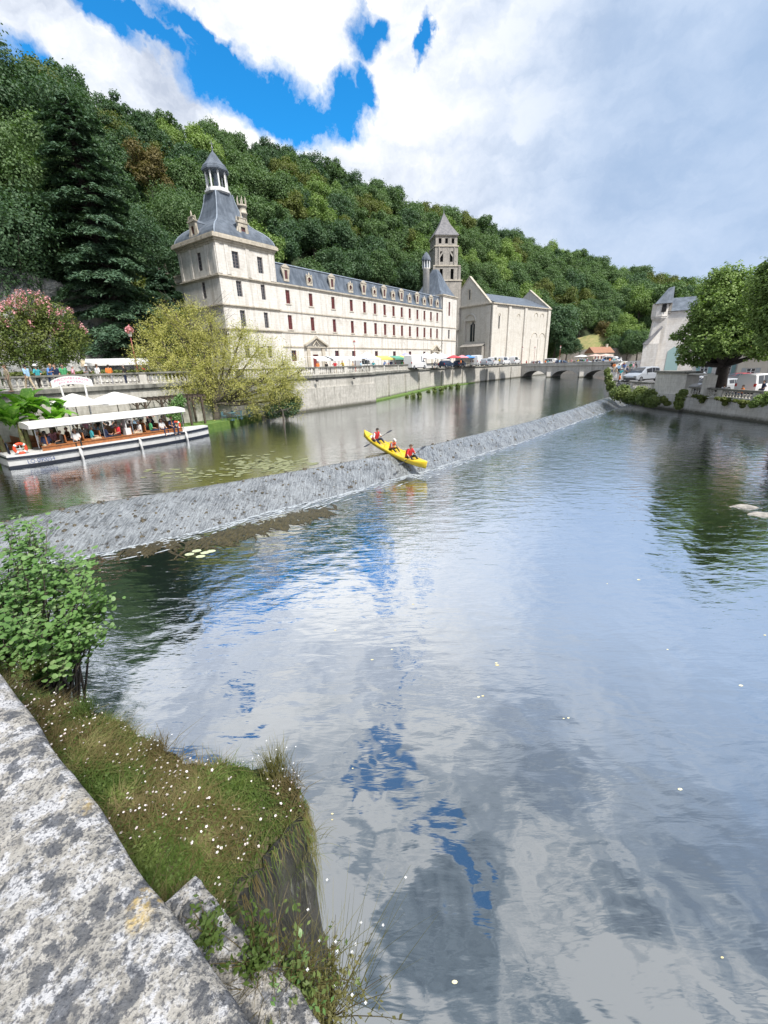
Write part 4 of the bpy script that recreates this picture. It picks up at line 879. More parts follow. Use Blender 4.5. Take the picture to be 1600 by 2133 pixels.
# ---- bell tower on its rock
DB = 170.0
def bz(x, y): return far(x, y, DB).z
b0 = far(923, 560, DB); zb = bz(925, 603); hb = [bz(925, 497) - zb, bz(923, 448) - zb]
rt = empty('bell_tower', (b0.x, b0.y, zb), R(8)); tag(rt, 'tall weathered square bell tower with pointed slate roof behind the abbey', 'tower')
W0, W1 = 4.6, 3.8; Hs = hb[0]
mb = MB()
def stage(w, z0, z1, nar, open_z0, open_z1, ow):
    for ax, sgn in (('x', -1), ('x', 1), ('y', -1), ('y', 1)):
        ops = [((i - (nar - 1) / 2) * (2 * w / (nar + .35)) - ow / 2, (i - (nar - 1) / 2) * (2 * w / (nar + .35)) + ow / 2, open_z0, open_z1) for i in range(nar)]
        wall_open(mb, -w, w, z0, z1, ops, y=sgn * w, depth=-sgn * .6, axis=ax)
    mb.add([(-w, -w, z1), (w, -w, z1), (w, w, z1), (-w, w, z1)], [(0, 1, 2, 3)])
stage(W0 + .6, -14, Hs * .13, 1, -8, -3, .6); stage(W0, Hs * .13, Hs * .42, 2, Hs * .16, Hs * .36, 1.1); stage(W1 + .25, Hs * .42, Hs * .80, 2, Hs * .50, Hs * .70, 1.1); stage(W1, Hs * .80, Hs, 3, Hs * .85, Hs * .95, 1.0)
mb.build('wall', m_oldstone, rt)
for w, z in ((W0 + .6, Hs * .13), (W0, Hs * .42), (W1 + .25, Hs * .80), (W1, Hs - .05)): mb = MB(); mb.box(-w - .25, w + .25, -w - .25, w + .25, z - .2, z + .15); mb.build('string_course', m_trim, rt)
mb = MB(); mb.box(-W1 + .7, W1 - .7, -W1 + .7, W1 - .7, -13, Hs - .4); mb.build('bell_chamber', m_dark, rt)
mb = MB()
for sx, sy in ((1, 1), (1, -1), (-1, 1), (-1, -1)):
    mb.box(min(sx * (W0 - .5), sx * (W0 + .35)), max(sx * (W0 - .5), sx * (W0 + .35)), min(sy * (W0 - .5), sy * (W0 + .35)), max(sy * (W0 - .5), sy * (W0 + .35)), Hs * .13, Hs * .40)
    for ax in (0, 1):
        a = (sx * W1 * .72, sy * (W1 + .35)) if ax == 0 else (sx * (W1 + .35), sy * W1 * .72); mb.tube([(a[0], a[1], Hs * .42), (a[0], a[1], Hs * .8)], .22, 6)
for s in (-1, 1):     # steep gablets on the second stage
    for ax in (0, 1):
        P_ = (lambda a, b, z: (a, b, z)) if ax == 0 else (lambda a, b, z: (b, a, z)); w = W1
        mb.add([P_(-w, s * (W1 + .3), Hs * .5), P_(w, s * (W1 + .3), Hs * .5), P_(0, s * (W1 + .3), Hs * .82), P_(-w + .5, s * (W1 + .3), Hs * .5), P_(w - .5, s * (W1 + .3), Hs * .5), P_(0, s * (W1 + .3), Hs * .76)], [(0, 3, 5, 2), (1, 2, 5, 4)])
mb.build('buttress', m_oldstone, rt)
mb = MB(); mb.lathe([((W1 + .5) * q2_, Hs + .1), (W1 * .50 * q2_, Hs + (hb[1] - Hs) * .52), (.10, hb[1] + .6)], 4, rot=math.pi / 4, smooth=False); rf = mb.build('roof', m_slate_old, rt)
mb = MB(); mb.tube([(0, 0, hb[1] - .2), (0, 0, hb[1] + 2.8)], [.1, .03], 5); mb.build('finial', m_metal, rf)

# ---- old church on the right bank
DR = 97.0
def rz_(x, y): return far(x, y, DR).z - 4.6
c0 = far(1350, 700, DR); c1 = far(1437, 700, DR); XS = (c1 - c0); XS.z = 0; pxm = XS.length / 87.0
ro = empty('old_church', (c0.x, c0.y, 4.6), math.atan2(XS.y, XS.x) + .10); tag(ro, 'pale old church with slate roof, corner turret and sloping buttress behind the tree', 'church')
def lx(px): return (px - 1350) * pxm
H1 = rz_(1388, 648); HRg = rz_(1415, 616); Hb = rz_(1378, 683); Hb0 = rz_(1347, 713); ht = rz_(1362, 633); hp = rz_(1385, 599)
xa, xb, xc = lx(1351), lx(1386), lx(1500)
mb = MB(); mb.box(xb - .4, xc, .2, 8, -1, H1); mb.add([(xb - .4, .2, H1), (xb - .4, 8, H1), (xb - .4, 4.1, HRg)], [(0, 2, 1)]); mb.add([(xa, 0, -1), (xb, 0, -1), (xb, 0, H1 + .2), (xa + .55, 0, H1 + .2), (xa, 4, -1), (xb, 4, -1), (xb, 4, H1 + .2), (xa + .55, 4, H1 + .2)], [(0, 1, 2, 3), (0, 3, 7, 4), (3, 2, 6, 7), (1, 5, 6, 2)])
mb.prism([(lx(1343), -.9), (xb - .8, -.9), (xb - .8, -.003), (lx(1343), -.003)], -1, Hb0 - .3)
mb.add([(lx(1343), -.9, Hb0 - .3), (xb - .8, -.9, Hb0 - .3), (xb - .8, -.2, Hb), (lx(1376), -.2, Hb), (lx(1343), -.01, Hb0 - .3), (xb - .8, -.01, Hb)], [(0, 1, 2, 3), (1, 5, 2), (0, 3, 4)]); mb.build('wall', m_pink, ro)
mb = MB(); mb.add([(lx(1341), -1.1, Hb0 - .4), (lx(1352), -1.1, Hb0 - .4), (lx(1379), -.25, Hb + .1), (lx(1376), -.15, Hb + .35), (lx(1341), .6, Hb0 - .2), (lx(1376), .6, Hb + .35)], [(0, 1, 2, 3), (0, 3, 5, 4)]); mb.build('buttress_slope', m_slate_old, ro)
mb = MB(); mb.add([(xb - .2, -.15, H1 - .05), (xc, -.15, H1 - .05), (xc, 4.1, HRg + .15), (xb - .2, 4.1, HRg + .15), (xb - .2, 8.3, H1 - .05), (xc, 8.3, H1 - .05)], [(0, 1, 2, 3), (3, 2, 5, 4)]); mb.build('roof', m_slate, ro)
tcx = lx(1368)
mb = MB(); mb.lathe([(.7, H1 - 1.9), (1.3, H1 - 1.1), (1.3, H1 - .9), (1.4, H1 - .85), (1.4, ht)], 9, (tcx, .7), smooth=False); tw = mb.build('turret', m_pink, ro)
mb = MB(); mb.box(tcx + .05, tcx + .75, -.72, -.6, ht - 1.5, ht - .2); mb.build('turret_window', m_dark, tw)
xr0, xr1, yr0, yr1 = lx(1353), lx(1389), -.9, 2.9; z0_ = ht - .1
mb = MB(); mb.add([(xr0, yr0, z0_), (xr1, yr0, z0_), (xr1, yr1, z0_), (xr0, yr1, z0_), (lx(1378), 1, hp), (lx(1390), 1, hp + .2), (lx(1361), yr0 + .7, z0_ + 1.1)], [(0, 1, 5, 4), (1, 2, 5), (2, 3, 4, 5), (3, 0, 4), (0, 3, 2, 1)]); mb.build('turret_roof', m_slate, tw)
mb = MB(); mb.box(lx(1382), lx(1390), -.1, 1.4, H1 - .4, HRg - .2); mb.build('chimney', m_oldstone, ro)
mb = MB(); mb.add([(lx(1398), .15, -1), (lx(1425), .15, -1), (lx(1425), .15, 2.4), (lx(1411), .15, 3.2), (lx(1398), .15, 2.4)], [(0, 1, 2, 3, 4)]); mb.build('door', paint((.35, .50, .50)), ro)
# house fronts glimpsed behind the tree
def house(x0, y0, L_, D_, H_, rz, rm, wm, label, sh, seed):
    r = empty('house', (x0, y0, rbz(x0, y0) - .1), R(rz)); tag(r, label, 'house'); rg = random.Random(seed); ops = []; n_ = int(L_ / 2.8)
    for f in range(int(H_ / 2.9)):
        for i in range(n_): ops.append((1.0 + i * 2.8, 2.0 + i * 2.8, .9 + f * 2.9, 2.3 + f * 2.9))
    mb = MB(); wall_open(mb, 0, L_, 0, H_, ops, depth=.2); mb.box(.001, L_, .22, D_, 0, H_ - .01); mb.build('wall', wm, r)
    for a, b, c, d in ops:
        window(r, (a + b) / 2, c, b - a, d - c, .14, 'x', m_white, m_glass, 2, 3)
    mb = MB()
    for a, b, c, d in ops:
        mb.box(a - .5, a - .03, -.07, -.003, c, d); mb.box(b + .03, b + .5, -.07, -.003, c, d)
    mb.build('shutters', sh, r)
    mb = MB(); mb.add([(-.3, -.4, H_), (L_ + .3, -.4, H_), (L_ + .3, D_ / 2, H_ + 2.4), (-.3, D_ / 2, H_ + 2.4), (-.3, D_ + .4, H_), (L_ + .3, D_ + .4, H_)], [(0, 1, 2, 3), (3, 2, 5, 4), (0, 3, 4), (1, 5, 2)]); rf = mb.build('roof', rm, r)
    mb = MB(); mb.box(L_ * .8, L_ * .8 + .8, D_ / 2 - .4, D_ / 2 + .4, H_ + 1.2, H_ + 3.4); mb.build('chimney', m_trim, rf)
    return r
m_tile = mottled('clay_tiles', (0.38, 0.20, 0.13), (0.28, 0.15, 0.10), 3, 0.9, 0.5, 0.04)
m_cream = mottled('cream_render', (0.66, 0.60, 0.50), (0.58, 0.52, 0.43), 0.8, 0.9, 0.1, 0.01)
c = far(1450, 730, 84); house(c.x, c.y, 17, 8, 5.6, -45, m_slate_old, m_pink, 'low pale house with blue-green shutters behind the big trunk', paint((.25, .42, .44)), 3)
c = far(1545, 730, 78); house(c.x, c.y, 17, 8, 5.0, -52, m_tile, m_cream, 'cream house with a tiled roof behind the white van', paint((.4, .42, .42)), 4)
c = Vector((88, 182, 0)); house(c.x, c.y, 9, 6, 3.2, 10, m_tile, m_cream, 'small tiled market house at the foot of the hill beyond the bridge', m_redpaint, 5)
# ------------------------------------------------------------ wooded hill
A_ = [-60, -45, -35, -28, -20, -10, 0, 8, 14, 20, 26, 34, 45, 60]
BASE = [58, 60, 76, 92, 104, 116, 134, 168, 205, 222, 262, 320, 340, 350]
RIDG = [100, 105, 122, 155, 185, 205, 225, 262, 300, 330, 380, 450, 470, 480]
SE = [25, 25.5, 25.0, 23.4, 23.1, 21.4, 18.8, 16.2, 14.2, 11.9, 9.7, 6.7, 5.5, 5]
def hill(az, d):
    b, r, e = np.interp(az, A_, BASE), np.interp(az, A_, RIDG), np.interp(az, A_, SE)
    zr = r * math.tan(R(e)) + EYE - 12.0 * (1 + max(0, r - 190) / 400 * 1.2)
    t = (d - b) / (r - b)
    if t < 0: return QZ - 1.2 if t < -0.02 else QZ - 0.3
    return QZ + (zr - QZ) * (min(1, t) ** 0.75) + (max(0, t - 1) * 4)
mb = MB(); vs = []; azs = np.linspace(-64, 62, 100); ts = np.linspace(-.06, 1.8, 40)
for a in azs:
    b, r = np.interp(a, A_, BASE), np.interp(a, A_, RIDG)
    for t in ts:
        d = b + (r - b) * t; vs.append((d * math.sin(R(a)), d * math.cos(R(a)), hill(a, d) + 1.2 * mnoise.noise(Vector((a * .3, d * .05, 0))) * (t > 0.02)))
mb.add(vs, [(i * 40 + j, (i + 1) * 40 + j, (i + 1) * 40 + j + 1, i * 40 + j + 1) for i in range(99) for j in range(39)], smooth=True)
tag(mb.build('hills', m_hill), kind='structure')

def crown_arrays(seed, Rx, Rz, nl, nleaf, size, flat=0.85, lob=(0.22, 0.46), bottom=-0.55):
    # lobes over an ellipsoid, leaf faces over the lobes
    rng = np.random.default_rng(seed)
    g = np.arange(nl) + 0.5; ph = np.arccos(1 - g / nl * 1.62); th = math.pi * (1 + 5 ** .5) * g + rng.uniform(0, 6)
    c = np.stack([np.cos(th) * np.sin(ph), np.sin(th) * np.sin(ph), np.cos(ph)], 1)
    rad = rng.uniform(0.42, 0.92, nl)[:, None]; c = c * rad * np.array([Rx, Rx, Rz]) + rng.normal(0, .06, (nl, 3)) * Rx
    lr = rng.uniform(lob[0], lob[1], nl) * Rx
    idx = rng.choice(nl, nleaf, p=lr ** 2 / (lr ** 2).sum())
    d = rng.normal(0, 1, (nleaf, 3)); d[:, 2] += 0.25; d /= np.linalg.norm(d, axis=1)[:, None]
    bump_ = 1 + 0.34 * np.sin(d[:, 0] * 7 + idx) * np.sin(d[:, 1] * 6 + idx * 2) * np.cos(d[:, 2] * 5 + idx)
    rr = lr[idx] * bump_ * np.where(rng.random(nleaf) < .16, rng.uniform(0.9, 1.32, nleaf), rng.uniform(0.6, 1.06, nleaf))
    P = c[idx] + d * rr[:, None] * np.array([1, 1, flat])
    nrm = d * 0.8 + np.array([0, 0, .45]); nrm /= np.linalg.norm(nrm, axis=1)[:, None]
    return leaves(P, nrm, size, rng, 0.62, 0.5), c, lr
def trunk_mb(H, r, c, lr, seed, nb=7, z0=-1.0):
    rg = random.Random(seed); mb = MB(); bend = [Vector((rg.uniform(-.3, .3), rg.uniform(-.3, .3), 0)) * H * .06 * i for i in range(5)]
    pts = [Vector((0, 0, z0 + (H - z0) * i / 4)) + bend[i] for i in range(5)]; mb.tube(pts, [r * 1.35, r, r * .82, r * .6, r * .3], 8)
    ids = sorted(range(len(c)), key=lambda i: -lr[i])[:nb]
    for i in ids:
        s = pts[2].lerp(pts[3], rg.random()); e = Vector(c[i]) ; m = s.lerp(e, .5) + Vector((0, 0, -.06 * H)); mb.tube([s, m, e], [r * .42, r * .26, r * .08], 6)
    return mb
# six tree forms shared by the wood
forms = []
SPEC = [(lf_oak, 5.6, 5.4, 30, 15000, .25), (lf_oak, 5.0, 6.2, 26, 14000, .25), (lf_dark, 5.3, 5.6, 28, 14000, .25), (lf_dark, 4.6, 6.6, 24, 13000, .24), (lf_olive, 4.8, 5.4, 24, 13000, .24), (lf_lime, 5.2, 5.0, 26, 14000, .24), (lf_rust, 3.8, 5.2, 18, 8000, .22), (lf_dark, 5.3, 5.8, 34, 46000, .125), (lf_oak, 5.5, 5.6, 34, 46000, .125)]
for i, (lm, rx, rz_c, nl, nf, sz) in enumerate(SPEC):
    V, c, lr = crown_arrays(100 + i, rx, rz_c, nl, nf, sz); V[:, 2] += 7.2; c[:, 2] += 7.2
    me = quads_mesh('crown', V, None, lm); tm = trunk_mb(7.5, .34, c, lr, i, 5, -2.5).build('trunk', m_bark); forms.append((me, tm.data)); bpy.data.objects.remove(tm)
NAMES = ['rounded green broadleaf tree', 'tall green broadleaf tree', 'dark green spreading tree', 'dark narrow tree', 'olive green tree', 'bright green tree', 'rust tinged turning tree', 'large dark tree', 'large green tree']
def tree_at(x, y, z, k, s, rz, label, group, name='woodland_tree', sz=None):
    r = empty(name, (x, y, z), rz, s)
    if sz: r.scale = (s, s, s * sz)
    tag(r, label, 'tree', group); link('crown', forms[k][0], r); link('trunk', forms[k][1], r); return r
rg = random.Random(21); nt_ = 0; placed = []
def proj(p):
    v = np.array((p[0], p[1], p[2] - EYE)); z = v @ _f; return CPX + FPX * (v @ _r) / z, CPY - FPX * (v @ _u) / z
for row in range(60):
    az = -46 + rg.random() * 3
    trow = row / 9.0
    if trow > 1.12: break
    while az < 41:
        b, r_ = np.interp(az, A_, BASE), np.interp(az, A_, RIDG)
        t = 0.02 + trow + rg.uniform(-.03, .03); d = b + (r_ - b) * t
        sp = 8.8 * (1 + max(0, (d - 190)) / 400 * 1.2)
        a2 = az + rg.uniform(-.3, .3) * math.degrees(sp / d); s = sp / 8.8 * rg.uniform(.85, 1.2)
        x, y = d * math.sin(R(a2)), d * math.cos(R(a2)); z = hill(a2, d) - .3
        az += math.degrees(sp / d) * rg.uniform(.85, 1.15)
        px, py = proj((x, y, z + 12 * s))
        # things the photograph hides: behind the pavilion, the wing and the church, or out of frame
        if px > 1660 or px < -60: continue
        if t < .34 and -17 < a2 < 9 and py > 560: continue
        if a2 > 8.5 and a2 < 20.5 and py > 640: continue
        if abs(a2 + 17) < 3.5 and py > 480: continue
        if a2 > 35 and py > 660: continue
        if 22 < a2 < 28 and t < .12: continue
        if a2 < -30 and d < 80: continue
        u = rg.random()
        k_ = 0 if u < .27 else 1 if u < .47 else 2 if u < .66 else 3 if u < .78 else 4 if u < .88 else 5 if u < .992 else 4
        if a2 < -22: k_ = {5: 2, 0: 2, 1: 3}.get(k_, k_) if rg.random() < .65 else k_
        if a2 > 8: k_ = {2: 5, 3: 0}.get(k_, k_) if rg.random() < .7 else k_
        where = 'on the crest of the hill' if t > .85 else 'halfway up the hill' if t > .4 else 'low on the hillside'
        side = 'left of the pavilion lantern' if a2 < -18 else 'behind the abbey wing' if a2 < 7 else 'behind the abbey church' if a2 < 20 else 'beyond the bridge'
        tree_at(x, y, z, k_, s, rg.uniform(0, 6.28), '%s %s %s' % (NAMES[k_], where, side), '%s %s %s' % (NAMES[k_] + 's', where, side)); nt_ += 1
print('WOOD TREES', nt_)
# larger near trees at the left edge
for i, (x, y, D, s, k_, lab) in enumerate(((384, 322, 188, 1.2, 0, 'rounded green tree on the crest just left of the pavilion lantern'), (374, 300, 196, 1.2, 1, 'tall green tree on the crest left of the pavilion lantern'), (-15, 95, 84, 1.55, 7, 'big dark tree whose crown rises highest at the left edge'), (10, 250, 78, 1.25, 8, 'rounded green tree below the highest crown at the left edge'), (-30, 400, 74, 1.4, 7, 'tall dark tree above the cliff at the left edge'), (300, 290, 118, 1.0, 6, 'orange-brown turning conifer right of the great cedar'), (45, 430, 80, 0.8, 4, 'olive yellow shrub tree above the rock cliff'), (300, 460, 98, 1.3, 7, 'dark tree between the cedar and the pavilion roof'), (345, 400, 108, 1.35, 8, 'green tree just left of the pavilion dormers'))):
    p = far(x, y, D); tree_at(p.x, p.y, p.z - 12.6 * s, k_, s, i * 1.3, lab, None)
# trees at the foot of the hill beyond the church and round the bridge
for i, (x, y, D, s, k_, lab) in enumerate(((1165, 640, 205, 1.5, 2, 'dark tree against the right end of the church'), (1185, 690, 200, 1.0, 3, 'low dark tree beside the church wall and bridge'), (1150, 700, 212, 1.0, 0, 'green tree half hidden by the church corner'), (1260, 665, 240, 1.0, 6, 'small russet tree above the dry slope'), (1300, 660, 235, 1.2, 5, 'bright tree left of the old church turret'), (1315, 690, 215, 1.0, 3, 'dark tree just left of the old church wall'), (1285, 700, 225, .9, 0, 'round green tree behind the market crowd'), (1335, 690, 200, .9, 0, 'green tree touching the old church buttress'), (1400, 590, 300, 1.8, 1, 'far green tree above the old church roof'), (1340, 600, 300, 1.6, 5, 'far pale green tree left of the turret roof'))):
    p = far(x, y, D); tree_at(p.x, p.y, p.z - 12.6 * s, k_, s, i * 2.1, lab, None)
# dry slope and grey wall beyond the bridge
p = far(1225, 705, 230); vs = []
mb = MB()
for i in range(16):
    for j in range(8):
        vs.append((i * 2.6, j * 2.6, max(0, j * 1.6 - abs(i - 6) * .55) + .6 * mnoise.noise(Vector((i * .4, j * .4, 1)))))
mb.add(vs, [(i * 8 + j, (i + 1) * 8 + j, (i + 1) * 8 + j + 1, i * 8 + j + 1) for i in range(15) for j in range(7)], smooth=True)
o = mb.build('hills', m_dryslope, loc=(p.x - 16, p.y - 4, 6.2), rz=R(-24)); o['kind'] = 'structure'
mb = MB(); mb.box(0, 46, 0, 1.2, 0, 6.5); o = mb.build('retaining_wall', m_oldstone, loc=(p.x - 20, p.y - 6, 3.5), rz=R(-24)); tag(o, 'grey retaining wall under the dry slope beyond the bridge', 'wall')

# ---- rock cliff at the far left
p = far(-10, 570, 68); mb = MB(); vs = []; nu, nv = 60, 34
for i in range(nu):
    for j in range(nv):
        u, v = i / (nu - 1), j / (nv - 1); x = (u - .5) * 30; z = v * 15.5 * (1 - .5 * max(0, u - .45)); y = v * 3 - 3.5 * mnoise.fractal(Vector((x * .12, z * .14, 5)), 1, 2.1, 6) - 2.2 * abs(mnoise.noise(Vector((x * .3, z * .08, 1))))
        if v > .9: y += (v - .9) * 60
        vs.append((x, y, z))
mb.add(vs, [(i * nv + j, (i + 1) * nv + j, (i + 1) * nv + j + 1, i * nv + j + 1) for i in range(nu - 1) for j in range(nv - 1)], smooth=True)
o = mb.build('rock_cliff', m_rock, loc=(p.x, p.y, QZ - .5), rz=R(38)); tag(o, 'bare grey limestone cliff face under the trees at the left edge', 'cliff')

# ---- great cedar
def cedar(x, y, z, H, Rb, seed):
    rng = np.random.default_rng(seed); rg = random.Random(seed); r = empty('cedar_tree', (x, y, z)); tag(r, 'towering dark blue-green cedar with layered drooping branches left of the pavilion', 'tree')
    mt = MB(); mt.tube([(0, 0, -1), (0.2, 0, H * .4), (-.3, .1, H * .75), (0, 0, H * .98)], [.85, .6, .35, .08], 10)
    Ps = []; Ns = []
    nb = 170
    for i in range(nb):
        t = (i + rg.random()) / nb; hz = H * (.10 + .88 * t); env = Rb * (1 - t ** 1.6) ** .55 * (.8 + .2 * math.sin(i * 1.7)) * (.55 + .45 * math.sin(min(1, t * 6 + .35) * math.pi / 2)); ln = env * rg.uniform(.55, 1.12) + .8
        th = i * 2.399 + rg.uniform(-.3, .3); dx, dy = math.cos(th), math.sin(th)
        rise = rg.uniform(.05, .22); sag = rg.uniform(.18, .34)
        f = lambda q: Vector((dx * ln * q, dy * ln * q, hz + ln * (rise * q * 1.6 - sag * q * q * 1.5)))
        mt.tube([f(0), f(.35), f(.7), f(.97)], [.16, .11, .06, .02], 5, cap=False)
        n = int(120 * ln ** 1.0); q = rng.uniform(.18, 1.02, n) ** .8; wd = .34 * ln * np.sin(np.clip(q, .05, 1) * math.pi * .80 + .25)
        lat = rng.normal(0, .42, n) * wd; nn = np.array([f(a) for a in q]); side = np.array([-dy, dx, 0])
        P = nn + side[None] * lat[:, None]; P[:, 2] += rng.normal(0, .10, n) - (np.abs(lat) * .28) + .12 * np.sin(lat * 3 + q * 9)
        Ps.append(P); Ns.append(np.tile([dx * .35, dy * .35, 1.0], (n, 1)))
    P = np.concatenate(Ps); Nn = np.concatenate(Ns); V = leaves(P, Nn, .27, rng, .32, .35)
    link('crown', quads_mesh('crown', V, None, lf_cedar), r); mt.build('trunk', m_barkdark, r); return r
p = far(195, 470, 70); cedar(p.x, p.y, QZ, 31.5, 8.3, 5)
p = far(330, 560, 84); rr = cedar(p.x, p.y, QZ, 17, 5.0, 9); rr['label'] = 'smaller dark conifer tucked between the great cedar and the pavilion'

# ---- generic lobed tree from explicit lobes
def lobed(name, label, base, lobes, m, n, size, seed, gap=None, tr=.3, cat='tree', aspect=.6, shell=(.6, 1.05), jit=.6, droop=0.0, trunkmat=None, parts='crown', bark_top=None, density=None):
    # lobes = [(x, y, z, rx, ry, rz)] world; base = foot of the trunk
    rng = np.random.default_rng(seed); r = empty(name, base); tag(r, label, cat)
    lo = np.array(lobes, float); lo[:, :3] -= np.array(base)
    w = (lo[:, 3] * lo[:, 5]) ; idx = rng.choice(len(lo), n, p=w / w.sum())
    d = rng.normal(0, 1, (n, 3)); d /= np.linalg.norm(d, axis=1)[:, None]
    rr = rng.uniform(shell[0], shell[1], n) * (1 + .25 * np.sin(d[:, 0] * 8 + idx * 3) * np.sin(d[:, 1] * 7 + idx) * np.cos(d[:, 2] * 6 + idx * 2))
    P = lo[idx, :3] + d * rr[:, None] * lo[idx, 3:]
    P[:, 2] -= droop * rng.exponential(1.0, n)
    if gap is not None:
        G = np.sin(P[:, 0] * 2.3 + np.sin(P[:, 2] * 1.7)) * np.sin(P[:, 1] * 2.1 + P[:, 0]) * np.cos(P[:, 2] * 2.6 + np.sin(P[:, 0] * 1.3)) + rng.normal(0, .12, n); k_ = G > gap; P = P[k_]; d = d[k_]
    V = leaves(P, d * .7 + np.array([0, 0, .5]), size, rng, aspect, jit)
    link(parts, quads_mesh('crown', V, None, m), r)
    rg = random.Random(seed); mb = MB(); fork = Vector((0, 0, min(bark_top or 99, lo[:, 2].min() * .75 + .5))); mb.tube([(0, 0, -.5), fork * .5 + Vector((.05, .03, 0)), fork], [tr * 1.4, tr, tr * .9], 8)
    for l in lo:
        e = Vector(l[:3]); m_ = fork.lerp(e, .5) + Vector((rg.uniform(-.3, .3), rg.uniform(-.3, .3), -.2)); mb.tube([fork, m_, e, e + Vector((0, 0, l[5] * .6))], [tr * .6, tr * .38, tr * .18, .02], 6)
        for q in range(3):
            dd = Vector((rg.uniform(-1, 1) * l[3], rg.uniform(-1, 1) * l[4], rg.uniform(-.2, 1) * l[5])) * .8; mb.tube([e, e + dd * .5 + Vector((0, 0, .1)), e + dd], [tr * .2, tr * .1, .012], 5)
    mb.build('trunk', trunkmat or m_bark, r)
    return r, (lo, rng)
def lobes_px(lst, D):
    out = []
    for (x, y, r, dd, sq) in lst:
        p = far(x, y, D + dd); zc = (np.array((p.x, p.y, p.z - EYE)) @ _f); rr = r * zc / FPX
        out.append((p.x, p.y, p.z, rr, rr, rr * sq))
    return out
# willow: dense golden skirts on both sides, thin airy top
wb = at(452, 874, 1.5)
lw = lobes_px([(370, 670, 34, 1, .9), (420, 690, 36, 0, .9), (450, 735, 36, 0, 1.0), (410, 760, 34, -1, .9), (440, 660, 26, 1, .8), (320, 690, 36, 1, .9), (300, 735, 34, 0, .8), (345, 650, 30, 1.5, .8), (345, 745, 40, 0, .9), (400, 640, 30, 2, .8), (395, 720, 38, 1, .9), (430, 780, 34, 0, .9), (350, 800, 30, -1, .7),
               (470, 700, 30, 1, .8), (505, 690, 34, 1, .8), (540, 725, 44, 0, .9), (490, 745, 40, 0, 1.0), (590, 760, 42, 0, .9), (550, 790, 46, -1, .9), (600, 800, 34, 0, .9), (490, 800, 34, -1, .8), (625, 775, 20, 0, .8), (560, 825, 30, 0, .9), (530, 840, 24, -1, .9), (610, 830, 24, 0, .9), (430, 815, 26, -1, .8), (390, 800, 26, -1, .8)], 46)
r, _ = lobed('willow_tree', 'yellow-green willow with hanging leaves on the lawn in front of the pavilion', wb, lw, lf_willow, 74000, .085, 31, gap=-.32, tr=.30, aspect=.32, shell=(.2, 1.2), droop=.42, bark_top=3.2, jit=.9)
# thin bare twigs at the top
mb = MB(); rg = random.Random(6); tw_c = Vector(far(425, 700, 47)) - Vector(wb)
for i in range(60):
    e = Vector(far(rg.uniform(320, 500), rg.uniform(595, 690), 47 + rg.uniform(-2, 2))) - Vector(wb); s0_ = tw_c + Vector((rg.uniform(-2.2, 2.2), rg.uniform(-1, 1), rg.uniform(-2.5, .5))); mb.tube([s0_, s0_.lerp(e, .5) + Vector((rg.uniform(-.4, .4), 0, rg.uniform(-.1, .5))), e], [.025, .016, .005], 4, cap=False)
mb.build('twigs', m_bark, r)
# dark round bush beside the willow, at the water edge
lb = lobes_px([(585, 830, 26, 0, 1.1), (600, 850, 24, -1, .8), (570, 856, 20, -1, .8), (612, 838, 18, 0, .9)], 47)
lobed('waterside_bush', 'dark green rounded bush at the water edge under the willow', tuple(at(590, 874, 1.5)), lb, lf_dark, 7000, .09, 32, tr=.08, cat='shrub')
# crape myrtle with pink blossom
mbp = far(70, 770, 54); mb0 = (mbp.x, mbp.y, QZ)
lm_ = lobes_px([(20, 665, 36, 0, .9), (70, 645, 36, 0, .9), (115, 665, 36, 0, .9), (150, 705, 34, 0, .9), (-5, 710, 40, 0, .9), (45, 705, 44, 0, 1), (100, 715, 44, 0, 1), (150, 735, 26, 0, .8), (60, 745, 36, 0, .7), (-10, 745, 30, 0, .8), (115, 745, 30, 0, .7), (85, 665, 36, 1, .9)], 54)
r, (lo, rng) = lobed('crape_myrtle', 'rounded crape myrtle with pink blossom clusters behind the terrace balustrade', mb0, lm_, lf_myrtle, 22000, .11, 33, tr=.16, aspect=.5)
V = []
for i in range(120):
    l = lo[rng.choice([0, 1, 2, 4, 5, 3, 11, 0, 4, 1])]; d = rng.normal(0, 1, 3); d[1] -= .9; d[2] = abs(d[2]) + .25; d /= np.linalg.norm(d); c = l[:3] + d * l[3:] * 1.03
    n = 18; P = c + rng.normal(0, 1, (n, 3)) * np.array([.10, .10, .17]); V.append(leaves(P, np.tile([0, 0, 1.0], (n, 1)), .075, rng, .8, 1.0))
link('blossom', quads_mesh('blossom', np.concatenate(V), None, lf_pink), r)
# lime trees of the right bank
lt = lobes_px([(1472, 645, 32, 0, .9), (1488, 602, 28, 1, .9), (1510, 585, 34, 1, .9), (1555, 600, 40, 1, .9), (1442, 690, 24, 0, .8), (1478, 665, 38, 0, .9), (1510, 640, 52, 0, .9), (1560, 650, 50, 0, .9), (1440, 725, 26, 0, .8), (1475, 715, 40, -1, .8), (1520, 705, 46, -1, .8), (1565, 710, 40, -1, .8), (1600, 620, 40, 2, .9), (1605, 680, 44, 1, .9), (1425, 750, 14, 0, .7), (1590, 735, 26, 0, .6), (1410, 700, 14, 0, .6), (1455, 755, 18, 0, .5), (1490, 560 + 15, 16, 1, .8)], 58)
